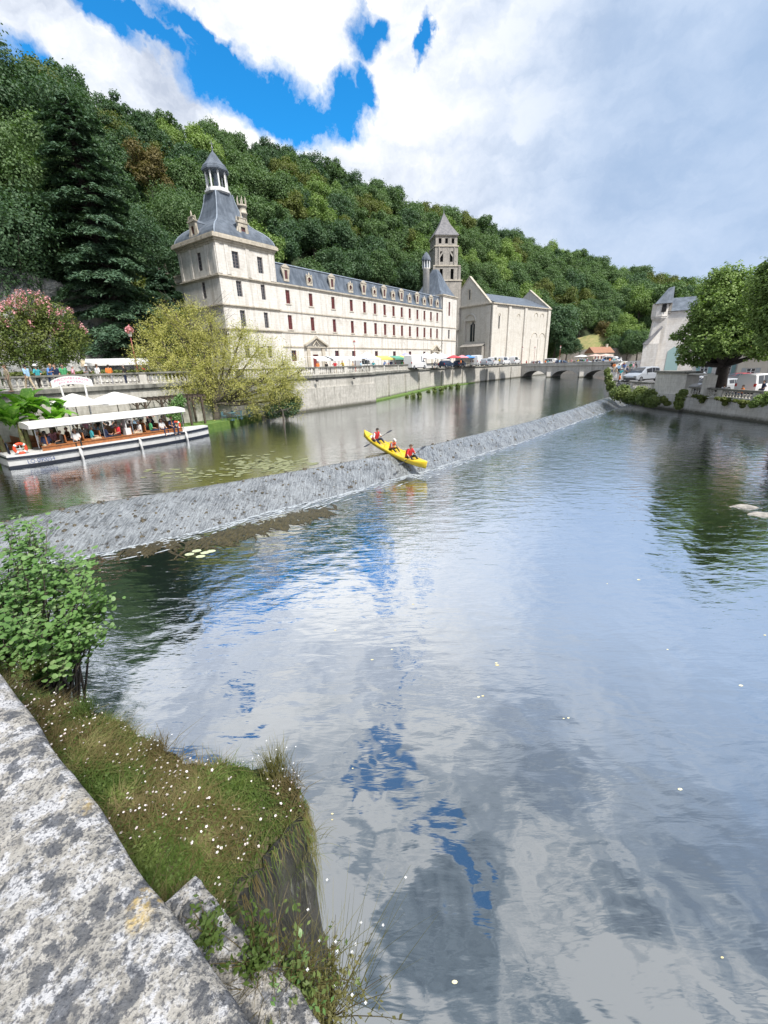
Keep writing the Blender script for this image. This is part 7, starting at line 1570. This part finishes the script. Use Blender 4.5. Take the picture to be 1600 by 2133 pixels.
# ------------------------------------------------------------ foreground: parapet, ledge, plants
PZ = 5.2
def lichenf(t, b):
    v = worldco(t); n1 = noise(t, v, 16, 8, 0.70, 0.0); n2 = noise(t, v, 52, 6, 0.70); n3 = noise(t, v, 11.0, 6, 0.65); n4 = noise(t, v, 150, 3, 0.6)
    vo = t.nodes.new('ShaderNodeTexVoronoi'); vo.inputs['Scale'].default_value = 30; L(t, vm(t, 'ADD', v, vm(t, 'SCALE', n2.outputs['Color'], s=0.05)), vo.inputs['Vector'])
    base = mixc(t, ramp(t, n2.outputs['Fac'], [(0.35, 0.0), (0.65, 1.0)]), (0.30, 0.285, 0.26), (0.48, 0.46, 0.43))
    pale = ramp(t, n1.outputs['Fac'], [(0.50, 0.0), (0.56, 1.0)])
    c = mixc(t, pale, base, (0.56, 0.56, 0.58))
    vo2 = t.nodes.new('ShaderNodeTexVoronoi'); vo2.inputs['Scale'].default_value = 20.0; L(t, vm(t, 'ADD', v, vm(t, 'SCALE', n1.outputs['Color'], s=0.12)), vo2.inputs['Vector'])
    dk = M(t, 'MULTIPLY', ramp(t, vo2.outputs['Distance'], [(0.36, 1.0), (0.46, 0.0)]), ramp(t, n3.outputs['Fac'], [(0.40, 0.0), (0.46, 1.0)]))
    dk2 = M(t, 'MULTIPLY', ramp(t, vo.outputs['Distance'], [(0.30, 1.0), (0.40, 0.0)]), ramp(t, n1.outputs['Fac'], [(0.42, 1.0), (0.52, 0.0)]))
    spk = ramp(t, n4.outputs['Fac'], [(0.52, 0.0), (0.60, 1.0)])
    dark = M(t, 'MAXIMUM', M(t, 'MULTIPLY', dk, M(t, 'ADD', 0.55, M(t, 'MULTIPLY', n2.outputs['Fac'], .6))), M(t, 'MULTIPLY', dk2, 0.8)); 
    c = mixc(t, M(t, 'MULTIPLY', dark, 0.92, clamp=True), c, (0.065, 0.075, 0.095)); c = mixc(t, M(t, 'MULTIPLY', spk, 0.7), c, (0.06, 0.065, 0.08))
    yl = M(t, 'MULTIPLY', ramp(t, noise(t, v, 4.6, 3, 0.5).outputs['Fac'], [(0.66, 0.0), (0.70, 1.0)]), ramp(t, n2.outputs['Fac'], [(.45, 0.0), (.6, 1.0)])); c = mixc(t, M(t, 'MULTIPLY', yl, .7), c, (0.62, 0.45, 0.16))
    L(t, c, b.inputs['Base Color']); b.inputs['Roughness'].default_value = .92; b.inputs['Specular IOR Level'].default_value = .2
    bump(t, b, M(t, 'ADD', M(t, 'ADD', n1.outputs['Fac'], M(t, 'MULTIPLY', n2.outputs['Fac'], .5)), M(t, 'MULTIPLY', n4.outputs['Fac'], .2)), .9, .02)
m_lichen = mat('lichen_stone', (.5, .5, .5), .9, build=lichenf)
def wetf(t, b):
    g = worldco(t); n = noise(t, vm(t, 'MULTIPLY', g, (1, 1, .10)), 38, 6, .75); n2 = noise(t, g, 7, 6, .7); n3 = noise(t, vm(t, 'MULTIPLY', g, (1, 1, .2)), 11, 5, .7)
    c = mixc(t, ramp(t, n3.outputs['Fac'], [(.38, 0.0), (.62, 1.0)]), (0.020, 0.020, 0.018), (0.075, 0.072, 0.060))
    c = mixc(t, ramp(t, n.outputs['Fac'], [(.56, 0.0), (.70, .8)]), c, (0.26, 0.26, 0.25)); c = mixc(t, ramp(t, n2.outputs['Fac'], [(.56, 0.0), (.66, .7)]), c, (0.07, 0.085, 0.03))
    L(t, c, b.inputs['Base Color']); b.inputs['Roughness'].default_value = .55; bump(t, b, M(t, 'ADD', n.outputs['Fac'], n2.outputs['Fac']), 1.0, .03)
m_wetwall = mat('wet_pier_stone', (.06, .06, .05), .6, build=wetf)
P0_, P1_ = Vector((-1.41, 1.25, 0)), Vector((-0.23, 0.36, 0)); pdv = (P1_ - P0_).normalized(); pn = Vector((-pdv.y, pdv.x, 0)) * -1
pn = Vector((pdv.y, -pdv.x, 0)); pn = pn if pn.dot(Vector((0, 0, 0)) - P0_) > 0 else -pn        # towards the camera side
mb = MB(); NU, NVv = 260, 60; vs = []; Lp = 7.5; s0 = -3.6
for i in range(NU):
    u = s0 + Lp * i / (NU - 1)
    for j in range(NVv):
        q = j / (NVv - 1)
        if q < .18: w, z = 0.012 * (1 - q / .18) , PZ - .28 * (1 - q / .18)
        else: w, z = .0 + (q - .18) / .82 * 0.75, PZ
        edge = max(0, 1 - w / .03) * (z >= PZ - .001) * .012
        p = P0_ + pdv * u + pn * (w + .012 * mnoise.noise(Vector((u * 5, z * 9, 0))) * (w < .05))
        z2 = z - edge + .010 * mnoise.fractal(Vector((p.x * 9, p.y * 9, z)), 1, 2.1, 4) - .018 * max(0, mnoise.noise(Vector((u * 7, w * 7, 4))) - .15)
        vs.append((p.x, p.y, z2))
mb.add(vs, [(i * NVv + j, i * NVv + j + 1, (i + 1) * NVv + j + 1, (i + 1) * NVv + j) for i in range(NU - 1) for j in range(NVv - 1)], smooth=True)
o = mb.build('parapet_coping', m_lichen); 
pr = empty('parapet', (P0_.x, P0_.y, 0)); tag(pr, 'broad lichen-blotched stone parapet filling the lower left corner', 'parapet')
o.parent = pr; o.location = (-P0_.x, -P0_.y, 0)
mb = MB(); a = P0_ + pdv * s0 + pn * .03; b = P0_ + pdv * (s0 + Lp) + pn * .03
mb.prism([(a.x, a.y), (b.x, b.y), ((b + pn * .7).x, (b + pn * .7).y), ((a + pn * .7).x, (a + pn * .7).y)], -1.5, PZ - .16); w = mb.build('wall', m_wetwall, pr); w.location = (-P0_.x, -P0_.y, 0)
# lower projecting course beneath the coping
mb = MB(); NU2, NV2 = 120, 14; vs = []
for i in range(NU2):
    u = .86 + 3.4 * i / (NU2 - 1)
    for j in range(NV2):
        q = j / (NV2 - 1); wv = .165 * min(1, q * 1.6) if True else 0; z = 4.72 if q < .62 else 4.72 - (q - .62) * 3.2
        wob_ = .03 * mnoise.noise(Vector((u * 3.5, 2, 0))) + .012 * mnoise.noise(Vector((u * 17, q * 5, 0)))
        p = P0_ + pdv * u - pn * (wv + wob_ * min(1, q * 2)); vs.append((p.x, p.y, z + .02 * mnoise.fractal(Vector((p.x * 11, p.y * 11, z)), 1, 2, 4)))
mb.add(vs, [(i * NV2 + j, (i + 1) * NV2 + j, (i + 1) * NV2 + j + 1, i * NV2 + j + 1) for i in range(NU2 - 1) for j in range(NV2 - 1)], smooth=True); o = mb.build('stone_course', m_lichen, pr); o.location = (-P0_.x, -P0_.y, 0)
# the pier buttress with its overgrown ledge
LZ = 4.2
edge_px = [(-60, 1405), (60, 1438), (150, 1468), (250, 1508), (330, 1560), (400, 1592), (470, 1600), (540, 1612), (600, 1612), (622, 1650), (628, 1690), (600, 1715), (560, 1755), (535, 1800), (500, 1850)]
out = [at(x, y, LZ) for x, y in edge_px]; out = [(p.x, p.y) for p in out]
inner = [(-.62, .78), (-.95, .92), (-1.9, 1.55), (-3.6, 2.2)]
poly = out + inner
mbw = MB(); n = len(out)
# rough vertical faces
vs = []; NZ = 46; dense = []
for i in range(n - 1):
    m_ = max(2, int(math.dist(out[i], out[i + 1]) / .03))
    for k_ in range(m_): t = k_ / m_; dense.append((out[i][0] + (out[i + 1][0] - out[i][0]) * t, out[i][1] + (out[i + 1][1] - out[i][1]) * t))
dense.append(out[-1]); dense += [inner[0]]
cx, cy = -1.1, 1.4
for (x, y) in dense:
    dx, dy = x - cx, y - cy; dl = math.hypot(dx, dy)
    for k_ in range(NZ):
        z = -1 + (LZ + 1) * k_ / (NZ - 1); q = .05 * mnoise.fractal(Vector((x * 9, y * 9, z * 1.6)), 1, 2.1, 4) + .05 * abs(mnoise.noise(Vector((x * 16, y * 16, z * 1.1)))) - .03 * (mnoise.noise(Vector((x * 3, y * 3, z * 5))) > .2); bul = .05 * (1 - z / LZ)
        vs.append((x + dx / dl * (q + bul), y + dy / dl * (q + bul), z))
nd = len(dense); mbw.add(vs, [(i * NZ + j, i * NZ + j + 1, (i + 1) * NZ + j + 1, (i + 1) * NZ + j) for i in range(nd - 1) for j in range(NZ - 1)], smooth=True)
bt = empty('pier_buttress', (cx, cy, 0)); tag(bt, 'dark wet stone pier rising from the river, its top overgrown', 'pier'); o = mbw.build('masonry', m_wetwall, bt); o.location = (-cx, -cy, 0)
# top: soil mound
from mathutils.geometry import tessellate_polygon
def inside(px, py, pl):
    c = False; j = len(pl) - 1
    for i in range(len(pl)):
        if (pl[i][1] > py) != (pl[j][1] > py) and px < (pl[j][0] - pl[i][0]) * (py - pl[i][1]) / (pl[j][1] - pl[i][1]) + pl[i][0]: c = not c
        j = i
    return c
def edged(px, py, pl):
    best = 9
    for i in range(len(pl) - 1):
        a, b = Vector(pl[i]), Vector(pl[i + 1]); p = Vector((px, py)); ab = b - a; t = max(0, min(1, (p - a).dot(ab) / max(1e-9, ab.dot(ab)))); best = min(best, (p - a - ab * t).length)
    return best
def soil(x, y): e = edged(x, y, out); return LZ - .03 + .16 * min(1, e / .35) + .04 * mnoise.noise(Vector((x * 4, y * 4, 0)))
m_soil = mottled('mossy_soil', (0.07, 0.075, 0.03), (0.12, 0.10, 0.06), 9, 1, .8, .02, True, (.05, .08, .02))
mb = MB(); gx = np.arange(-4.0, -.3, .035); gy = np.arange(.7, 2.9, .035); ids = {}; vs = []
for i, x in enumerate(gx):
    for j, y in enumerate(gy):
        if inside(x, y, poly) or edged(x, y, poly + [poly[0]]) < .03: ids[(i, j)] = len(vs); vs.append((x, y, soil(x, y)))
fs = [(ids[(i, j)], ids[(i + 1, j)], ids[(i + 1, j + 1)], ids[(i, j + 1)]) for (i, j) in ids if (i + 1, j) in ids and (i + 1, j + 1) in ids and (i, j + 1) in ids]
mb.add(vs, fs, smooth=True); o = mb.build('soil', m_soil, bt); o.location = (-cx, -cy, 0)
# grass, moss and tiny white flowers
def gmat(name, c1, c2, c3): return leafmat(name, c1, c2, c3, .3, 0.0, .6)
g_green = gmat('moss_green_blades', (.045, .085, .018), (.12, .18, .04), (.22, .26, .08)); g_brown = gmat('dry_brown_blades', (.095, .072, .032), (.20, .165, .07), (.30, .25, .13)); g_yel = gmat('yellowish_blades', (.12, .12, .04), (.24, .23, .09), (.36, .33, .16))
rng = np.random.default_rng(4)
def blades(pts, h, wd, spread, m, name, label, curve=.5):
    n = len(pts); P = np.array(pts); a = rng.uniform(0, 2 * np.pi, n); lean = rng.normal(0, spread, (n, 2)); hh = h * rng.uniform(.5, 1.3, n); W_ = wd * rng.uniform(.6, 1.3, n)
    side = np.stack([np.cos(a), np.sin(a), np.zeros(n)], 1) * W_[:, None]
    up1 = np.stack([lean[:, 0] * hh * .4, lean[:, 1] * hh * .4, hh * .55], 1); up2 = np.stack([lean[:, 0] * hh, lean[:, 1] * hh, hh * (1 - curve * np.clip(np.hypot(lean[:, 0], lean[:, 1]), 0, 1.2) * .5)], 1)
    Q1 = np.stack([P - side, P + side, P + up1 + side * .7, P + up1 - side * .7], 1); Q2 = np.stack([P + up1 - side * .7, P + up1 + side * .7, P + up2 + side * .12, P + up2 - side * .12], 1)
    return np.concatenate([Q1, Q2], 0).reshape(-1, 3)
cand = []
while len(cand) < 34000:
    x, y = rng.uniform(-3.6, -.40), rng.uniform(.8, 2.6)
    if inside(x, y, poly): cand.append((x, y, soil(x, y)))
cand = np.array(cand); nv = np.array([mnoise.noise(Vector((p[0] * 3.2, p[1] * 3.2, 7))) + .25 * mnoise.noise(Vector((p[0] * 12, p[1] * 12, 3))) for p in cand]); ed = np.array([edged(p[0], p[1], out) for p in cand])
bare = (cand[:, 0] > -.72) & (ed < .16) & (rng.random(len(cand)) < .6)      # stone shows at the outer tip
k1 = (nv < .05) & ~bare; k2 = (nv >= -.02) & ~bare
for sel, h, m, nm, lab in ((k1, .050, g_green, 'grass', 'short green moss and grass on the pier top'), (k2, .066, g_brown, 'grass', 'dry brown stalks among the grass on the pier top'), ((np.abs(nv) < .12) & ~bare, .058, g_yel, 'grass', 'yellowish blades on the pier top')):
    V = blades(cand[sel], h, .0021, 1.0, m, nm, lab); o = link(nm, quads_mesh(nm, V, None, m)); tag(o, lab, kind='stuff')
# tiny leaves for bulk
sel = cand[(rng.random(len(cand)) < .55) & ~bare]; V = leaves(sel + rng.normal(0, .012, sel.shape) + np.array([0, 0, .03]), np.tile([0, 0, 1.], (len(sel), 1)), .0085, rng, .5, .8); tag(link('ground_cover', quads_mesh('ground_cover', V, None, g_green)), 'tiny creeping leaves matting the pier top', kind='stuff')
# flowers: five petals each on hair-thin stalks
fl = []; st = MB(); prob = np.clip(.35 + nv * 1.6, .02, 1); fsel = cand[(rng.random(len(cand)) < .032 * prob) | ((rng.random(len(cand)) < .016) & (ed < .12))]; fsel = fsel[:900]
for p in fsel:
    h = rng.uniform(.035, .09); c = np.array([p[0] + rng.normal(0, .02), p[1] + rng.normal(0, .02), p[2] + h]); r_ = rng.uniform(.003, .0066); tl = rng.normal(0, .3, 2)
    for k_ in range(5):
        a = 2 * math.pi * k_ / 5 + p[0] * 50; d_ = np.array([math.cos(a), math.sin(a), 0]); s_ = np.array([-math.sin(a), math.cos(a), 0]); nz_ = np.array([tl[0], tl[1], 1.0]); 
        q = [c, c + d_ * r_ * .6 + s_ * r_ * .45, c + d_ * r_ * 1.15, c + d_ * r_ * .6 - s_ * r_ * .45]; q = [x_ + np.array([0, 0, (x_ - c) @ np.array([tl[0], tl[1], 0])]) for x_ in q]; fl += q
    st.tube([tuple(p), tuple((p + c) / 2 + np.array([.005, 0, 0])), tuple(c)], .0006, 3, cap=False, smooth=False)
tag(link('flowers', quads_mesh('flowers', np.array(fl), None, mottled('white_petals', (.80, .78, .76), (.78, .66, .68), 30, .7))), 'hundreds of tiny white flowers scattered over the pier top grass', kind='stuff')
tag(st.build('flower_stalks', g_brown), 'hair-thin flower stalks on the pier top', kind='stuff')
# tufts hanging down the pier faces and the corner
def tuft(c, n, h, spread, m, label, seed, droop=.6, flowers=0, name='grass_tuft'):
    rg = random.Random(seed); mb = MB(); r = empty(name, c); tag(r, label, 'plant'); tips = []
    for i in range(n):
        a = rg.uniform(0, 6.28); l = h * rg.uniform(.5, 1.2); e = rg.uniform(.2, 1) * spread; p = Vector((rg.gauss(0, .03), rg.gauss(0, .03), 0)); dx, dy = math.cos(a) * e, math.sin(a) * e; w = rg.uniform(.0008, .0018); s = Vector((-math.sin(a), math.cos(a), 0)) * w; vs = []
        for k_ in range(6):
            t = k_ / 5; q = p + Vector((dx * l * t, dy * l * t, l * (t - droop * t * t * e))); vs += [q - s * (1 - t * .8), q + s * (1 - t * .8)]
        mb.add(vs, [(2 * k_, 2 * k_ + 1, 2 * k_ + 3, 2 * k_ + 2) for k_ in range(5)]); tips.append(q)
    mb.build('blades', m, r)
    if flowers:
        fm = MB()
        for q in rg.sample(tips, min(flowers, len(tips))):
            for k_ in range(4): a = k_ * math.pi / 2; fm.add([q, q + Vector((math.cos(a) * .003 + math.sin(a) * .002, math.sin(a) * .003 - math.cos(a) * .002, .001)), q + Vector((math.cos(a) * .0042, math.sin(a) * .0042, .001)), q + Vector((math.cos(a) * .003 - math.sin(a) * .002, math.sin(a) * .003 + math.cos(a) * .002, .001))], [(0, 1, 2, 3)])
        fm.build('flowers', m_white, r)
    return r
def A3(x, y, z): return tuple(at(x, y, z))
tuft(A3(575, 1610, LZ + .04), 320, .17, .6, g_yel, 'dry feathery tuft on the outer corner of the pier', 1, flowers=8)
tuft(A3(605, 1640, LZ + .02), 160, .12, .9, g_brown, 'brown tuft at the very tip of the pier', 2, flowers=6)
tuft(A3(330, 1565, LZ + .05), 200, .12, .9, g_brown, 'reddish brown tuft on the river edge of the pier top', 3, flowers=10)
tuft(A3(180, 1480, LZ + .05), 220, .12, .9, g_green, 'green tuft where the pier top meets the shrub', 4, flowers=10)
tuft(A3(610, 1800, LZ - .35), 120, .20, 1.1, g_green, 'green weeds hanging from the pier face', 5, 1.0)
def strands(p, n, ln, seed, label, m):
    rg = random.Random(seed); mb = MB()
    for i in range(n):
        t = rg.random(); k_ = rg.randrange(len(p) - 1); a = Vector(p[k_]).lerp(Vector(p[k_ + 1]), rg.random()); l = ln * rg.uniform(.3, 1.3); w = rg.uniform(.0008, .002); d = Vector((rg.uniform(.01, .05), -rg.uniform(.01, .05), 0)); vs = []
        for j in range(6):
            q = j / 5; c_ = a - Vector((0, 0, .06)) + d * (1.4 * math.sin(q * 1.6)) + Vector((.01 * math.sin(i + q * 5), .01 * math.cos(i * 2 + q * 4), .05 * math.sin(min(1, q * 3) * 3.14) - l * q * q)); s_ = Vector((w, w * .6, 0)) * (1 - .8 * q); vs += [c_ - s_, c_ + s_]
        mb.add(vs, [(2 * j, 2 * j + 1, 2 * j + 3, 2 * j + 2) for j in range(5)])
    return tag(mb.build('hanging_grass', m), label, kind='stuff')
fe = [A3(600, 1615, LZ + .02), A3(628, 1655, LZ + .02), A3(630, 1695, LZ + .02), A3(600, 1720, LZ + .02), A3(560, 1762, LZ + .02), A3(535, 1805, LZ + .02), A3(500, 1855, LZ + .02)]
strands(fe, 70, .13, 61, 'dry stalks and roots trailing over the pier edge', g_brown); strands(fe, 50, .10, 62, 'green stems trailing over the pier edge', g_green); strands(fe[:3], 50, .8, 63, 'long pale roots hanging down the pier corner', g_yel)
tuft(A3(640, 1760, LZ - .3), 70, .18, 1.1, g_yel, 'thin weeds trailing off the pier corner', 6, 1.0)
def leafy(c, n, h, spread, label, seed, ls=.016, m=None, flowers=0):
    rg = random.Random(seed); rn = np.random.default_rng(seed); r = empty('leafy_weed', c); tag(r, label, 'plant'); st = MB(); P = []
    for i in range(n):
        a = rg.uniform(0, 6.28); l = h * rg.uniform(.5, 1.2); e = rg.uniform(.1, 1) * spread; pts = [Vector((math.cos(a) * e * l * t, math.sin(a) * e * l * t, l * t * (1 - .3 * e * t))) for t in (0, .33, .66, 1)]; st.tube(pts, [.0016, .0013, .001, .0005], 4, cap=False)
        for q in range(10): t = rg.uniform(.15, 1.0); b = Vector((math.cos(a) * e * l * t, math.sin(a) * e * l * t, l * t * (1 - .3 * e * t))); P.append([b.x + rg.gauss(0, .008), b.y + rg.gauss(0, .008), b.z + rg.gauss(0, .006)])
    P = np.array(P); st.build('stems', g_brown, r); link('leaves', quads_mesh('leaves', leaves(P, np.tile([0, 0, 1.], (len(P), 1)), ls, rn, .5, .7), None, m or lf_shrub), r); return r
leafy(A3(440, 1960, 4.75), 26, .10, .9, 'small leafy weed rooted in the crack below the parapet', 11, .009, g_green)
leafy(A3(540, 2010, 4.70), 40, .14, .9, 'green leafy weed growing on the lower stone course', 12, .009, g_green)
leafy(A3(620, 2060, 4.60), 44, .20, .9, 'leafy weed with long stalks by the foot of the pier', 13, .008, lf_ivy)
leafy(A3(690, 2120, 4.4), 46, .24, 1.0, 'sprawling weed over the water at the bottom edge', 14, .008, g_yel)
leafy(A3(600, 2110, 4.60), 36, .12, 1.0, 'low green weed at the bottom of the stone course', 15, .011)
tuft(A3(560, 2050, 4.66), 150, .16, 1.0, g_brown, 'tangle of dry brown stalks below the leafy weeds', 16)
tuft(A3(650, 2070, 4.5), 130, .22, 1.0, g_yel, 'dry straw-coloured stalks beside the pier face', 17, flowers=10)
tuft(A3(720, 2110, 4.3), 60, .34, .9, g_yel, 'tall thin flowering stalks reaching over the water at the bottom', 18, .3, flowers=14)
mb = MB(); c = at(400, 1905, 4.76); mb.lathe([(.001, -.02), (.03, -.012), (.036, .004), (.026, .02), (.001, .026)], 12, (0, 0)); o = mb.build('pebble', m_lichen, loc=tuple(c)); tag(o, 'pale round stone on the course under the parapet edge', 'stone')
rg = random.Random(2)
bm = bmesh.new(); bmesh.ops.create_icosphere(bm, subdivisions=4, radius=.075)
for v in bm.verts: v.co *= 1 + .25 * mnoise.noise(v.co * 14); v.co.z *= .6
me = bpy.data.meshes.new('rock'); bm.to_mesh(me); bm.free(); me.materials.append(m_lichen); me.polygons.foreach_set('use_smooth', [True] * len(me.polygons)); o = link('loose_stone', me, loc=A3(545, 2090, 4.68)); tag(o, 'rough dark-topped loose stone at the end of the stone course', 'stone')
# the leafy shrub at the left
sb = Vector((-3.15, 3.35, 3.3)); r = empty('alder_shrub', tuple(sb)); tag(r, 'light green shrub with round leaves leaning over the water at the left', 'shrub')
rg = random.Random(15); rn = np.random.default_rng(15); st = MB(); LP = []; LN = []
targets = [(60, 1085, 4.9), (70, 1130, 4.7), (20, 1150, 4.9), (110, 1165, 4.6), (10, 1200, 4.8), (60, 1190, 4.5), (130, 1170, 4.7), (185, 1165, 4.4), (205, 1210, 4.3), (215, 1240, 4.2), (150, 1215, 4.4), (100, 1230, 4.2), (30, 1240, 4.3), (205, 1310, 4.0), (170, 1290, 4.1), (120, 1290, 4.0), (60, 1290, 4.0), (10, 1290, 4.1), (130, 1370, 3.9), (90, 1340, 3.9), (160, 1340, 4.0), (20, 1340, 3.9), (-30, 1200, 4.6), (-40, 1290, 4.3), (180, 1260, 4.2), (60, 1380, 3.8), (-60, 1140, 4.9), (90, 1110, 4.9), (40, 1110, 4.8)]
root = Vector((-3.3, 3.1, 3.0))
for i, (x, y, D) in enumerate(targets * 3):
    x += rg.uniform(-34, 30) * (i >= len(targets)); y += rg.uniform(-28, 22) * (i >= len(targets)); D += rg.uniform(-.35, .35) * (i >= len(targets))
    e = far(x, y, D); s_ = root + Vector((rg.uniform(-.3, .3), rg.uniform(-.3, .3), 0)); m1 = s_.lerp(e, .45) + Vector((0, 0, .12)); m2 = s_.lerp(e, .8) + Vector((0, 0, .05)); pts = [s_, m1, m2, e]; st.tube([p_ - sb for p_ in pts], [.014, .009, .005, .0015], 5, cap=False)
    for q in range(44):
        t = rg.uniform(.42, 1.02) ** .7; t = min(t, .999); j = min(2, int(t * 3)); b = pts[j].lerp(pts[j + 1], t * 3 - j); o_ = Vector((rg.gauss(0, .045), rg.gauss(0, .045), rg.gauss(0, .035))); LP.append(b + o_ - sb); LN.append((rg.gauss(0, .3), rg.gauss(-.2, .3), 1.0))
        if q % 4 == 0: st.tube([b - sb, b + o_ - sb], [.002, .001], 3, cap=False)
LP = np.array([tuple(v) for v in LP]); LN = np.array(LN); n = len(LP); Nn = LN / np.linalg.norm(LN, axis=1)[:, None]; t_ = rn.normal(0, 1, (n, 3)); a = np.cross(Nn, t_); a /= np.linalg.norm(a, axis=1)[:, None]; b = np.cross(Nn, a); s = (rn.uniform(.013, .027, n))[:, None]
ring = [LP + a * s * 1.05 * math.cos(k_) + b * s * .82 * math.sin(k_) + Nn * s * .18 * (math.cos(2 * k_)) for k_ in np.linspace(0, 2 * math.pi, 8, endpoint=False)]
link('foliage', quads_mesh('foliage', np.stack(ring, 1).reshape(-1, 3), None, lf_shrub, 8), r); st.build('stems', m_bark, r)
# rough ground the shrub grows from
mb = MB(); vs = []
for i in range(40):
    for j in range(30):
        u, v = i / 39, j / 29; x = -6.8 + u * 3.9; y = 1.6 + v * 2.4; z = 3.6 * (1 - max(0, u - .72) / .28) ** .5 * (1 - max(0, v - .7) / .3) ** .5 - .6 * (u > .99 or v > .99) + .1 * mnoise.fractal(Vector((x * 2, y * 2, 0)), 1, 2, 4); vs.append((x, y, z if (u < .99 and v < .99) else -1))
mb.add(vs, [(i * 30 + j, (i + 1) * 30 + j, (i + 1) * 30 + j + 1, i * 30 + j + 1) for i in range(39) for j in range(29)], smooth=True); o = mb.build('river_bank', m_soil); o['kind'] = 'structure'
tuft((-2.75, 2.65, 4.05), 260, .22, .9, g_yel, 'tangled yellowish weeds under the shrub beside the parapet', 21, flowers=30)
tuft((-3.1, 2.7, 3.95), 260, .25, .9, g_green, 'green weeds at the left edge under the shrub', 22, flowers=20)
# low rocks at the right edge of the river
for i, (x, y, s, lab) in enumerate(((1550, 1056, .55, 'flat weedy rock just above the water at the right'), (1592, 1072, .7, 'pale rock patch cut by the right edge'))):
    c = at(x, y, 0); blob_sheet('river_rock', c.x, c.y, s, s * .35, -10, .0, m_oldstone, 5 + i, dome=.10, label=lab, cat='rock')
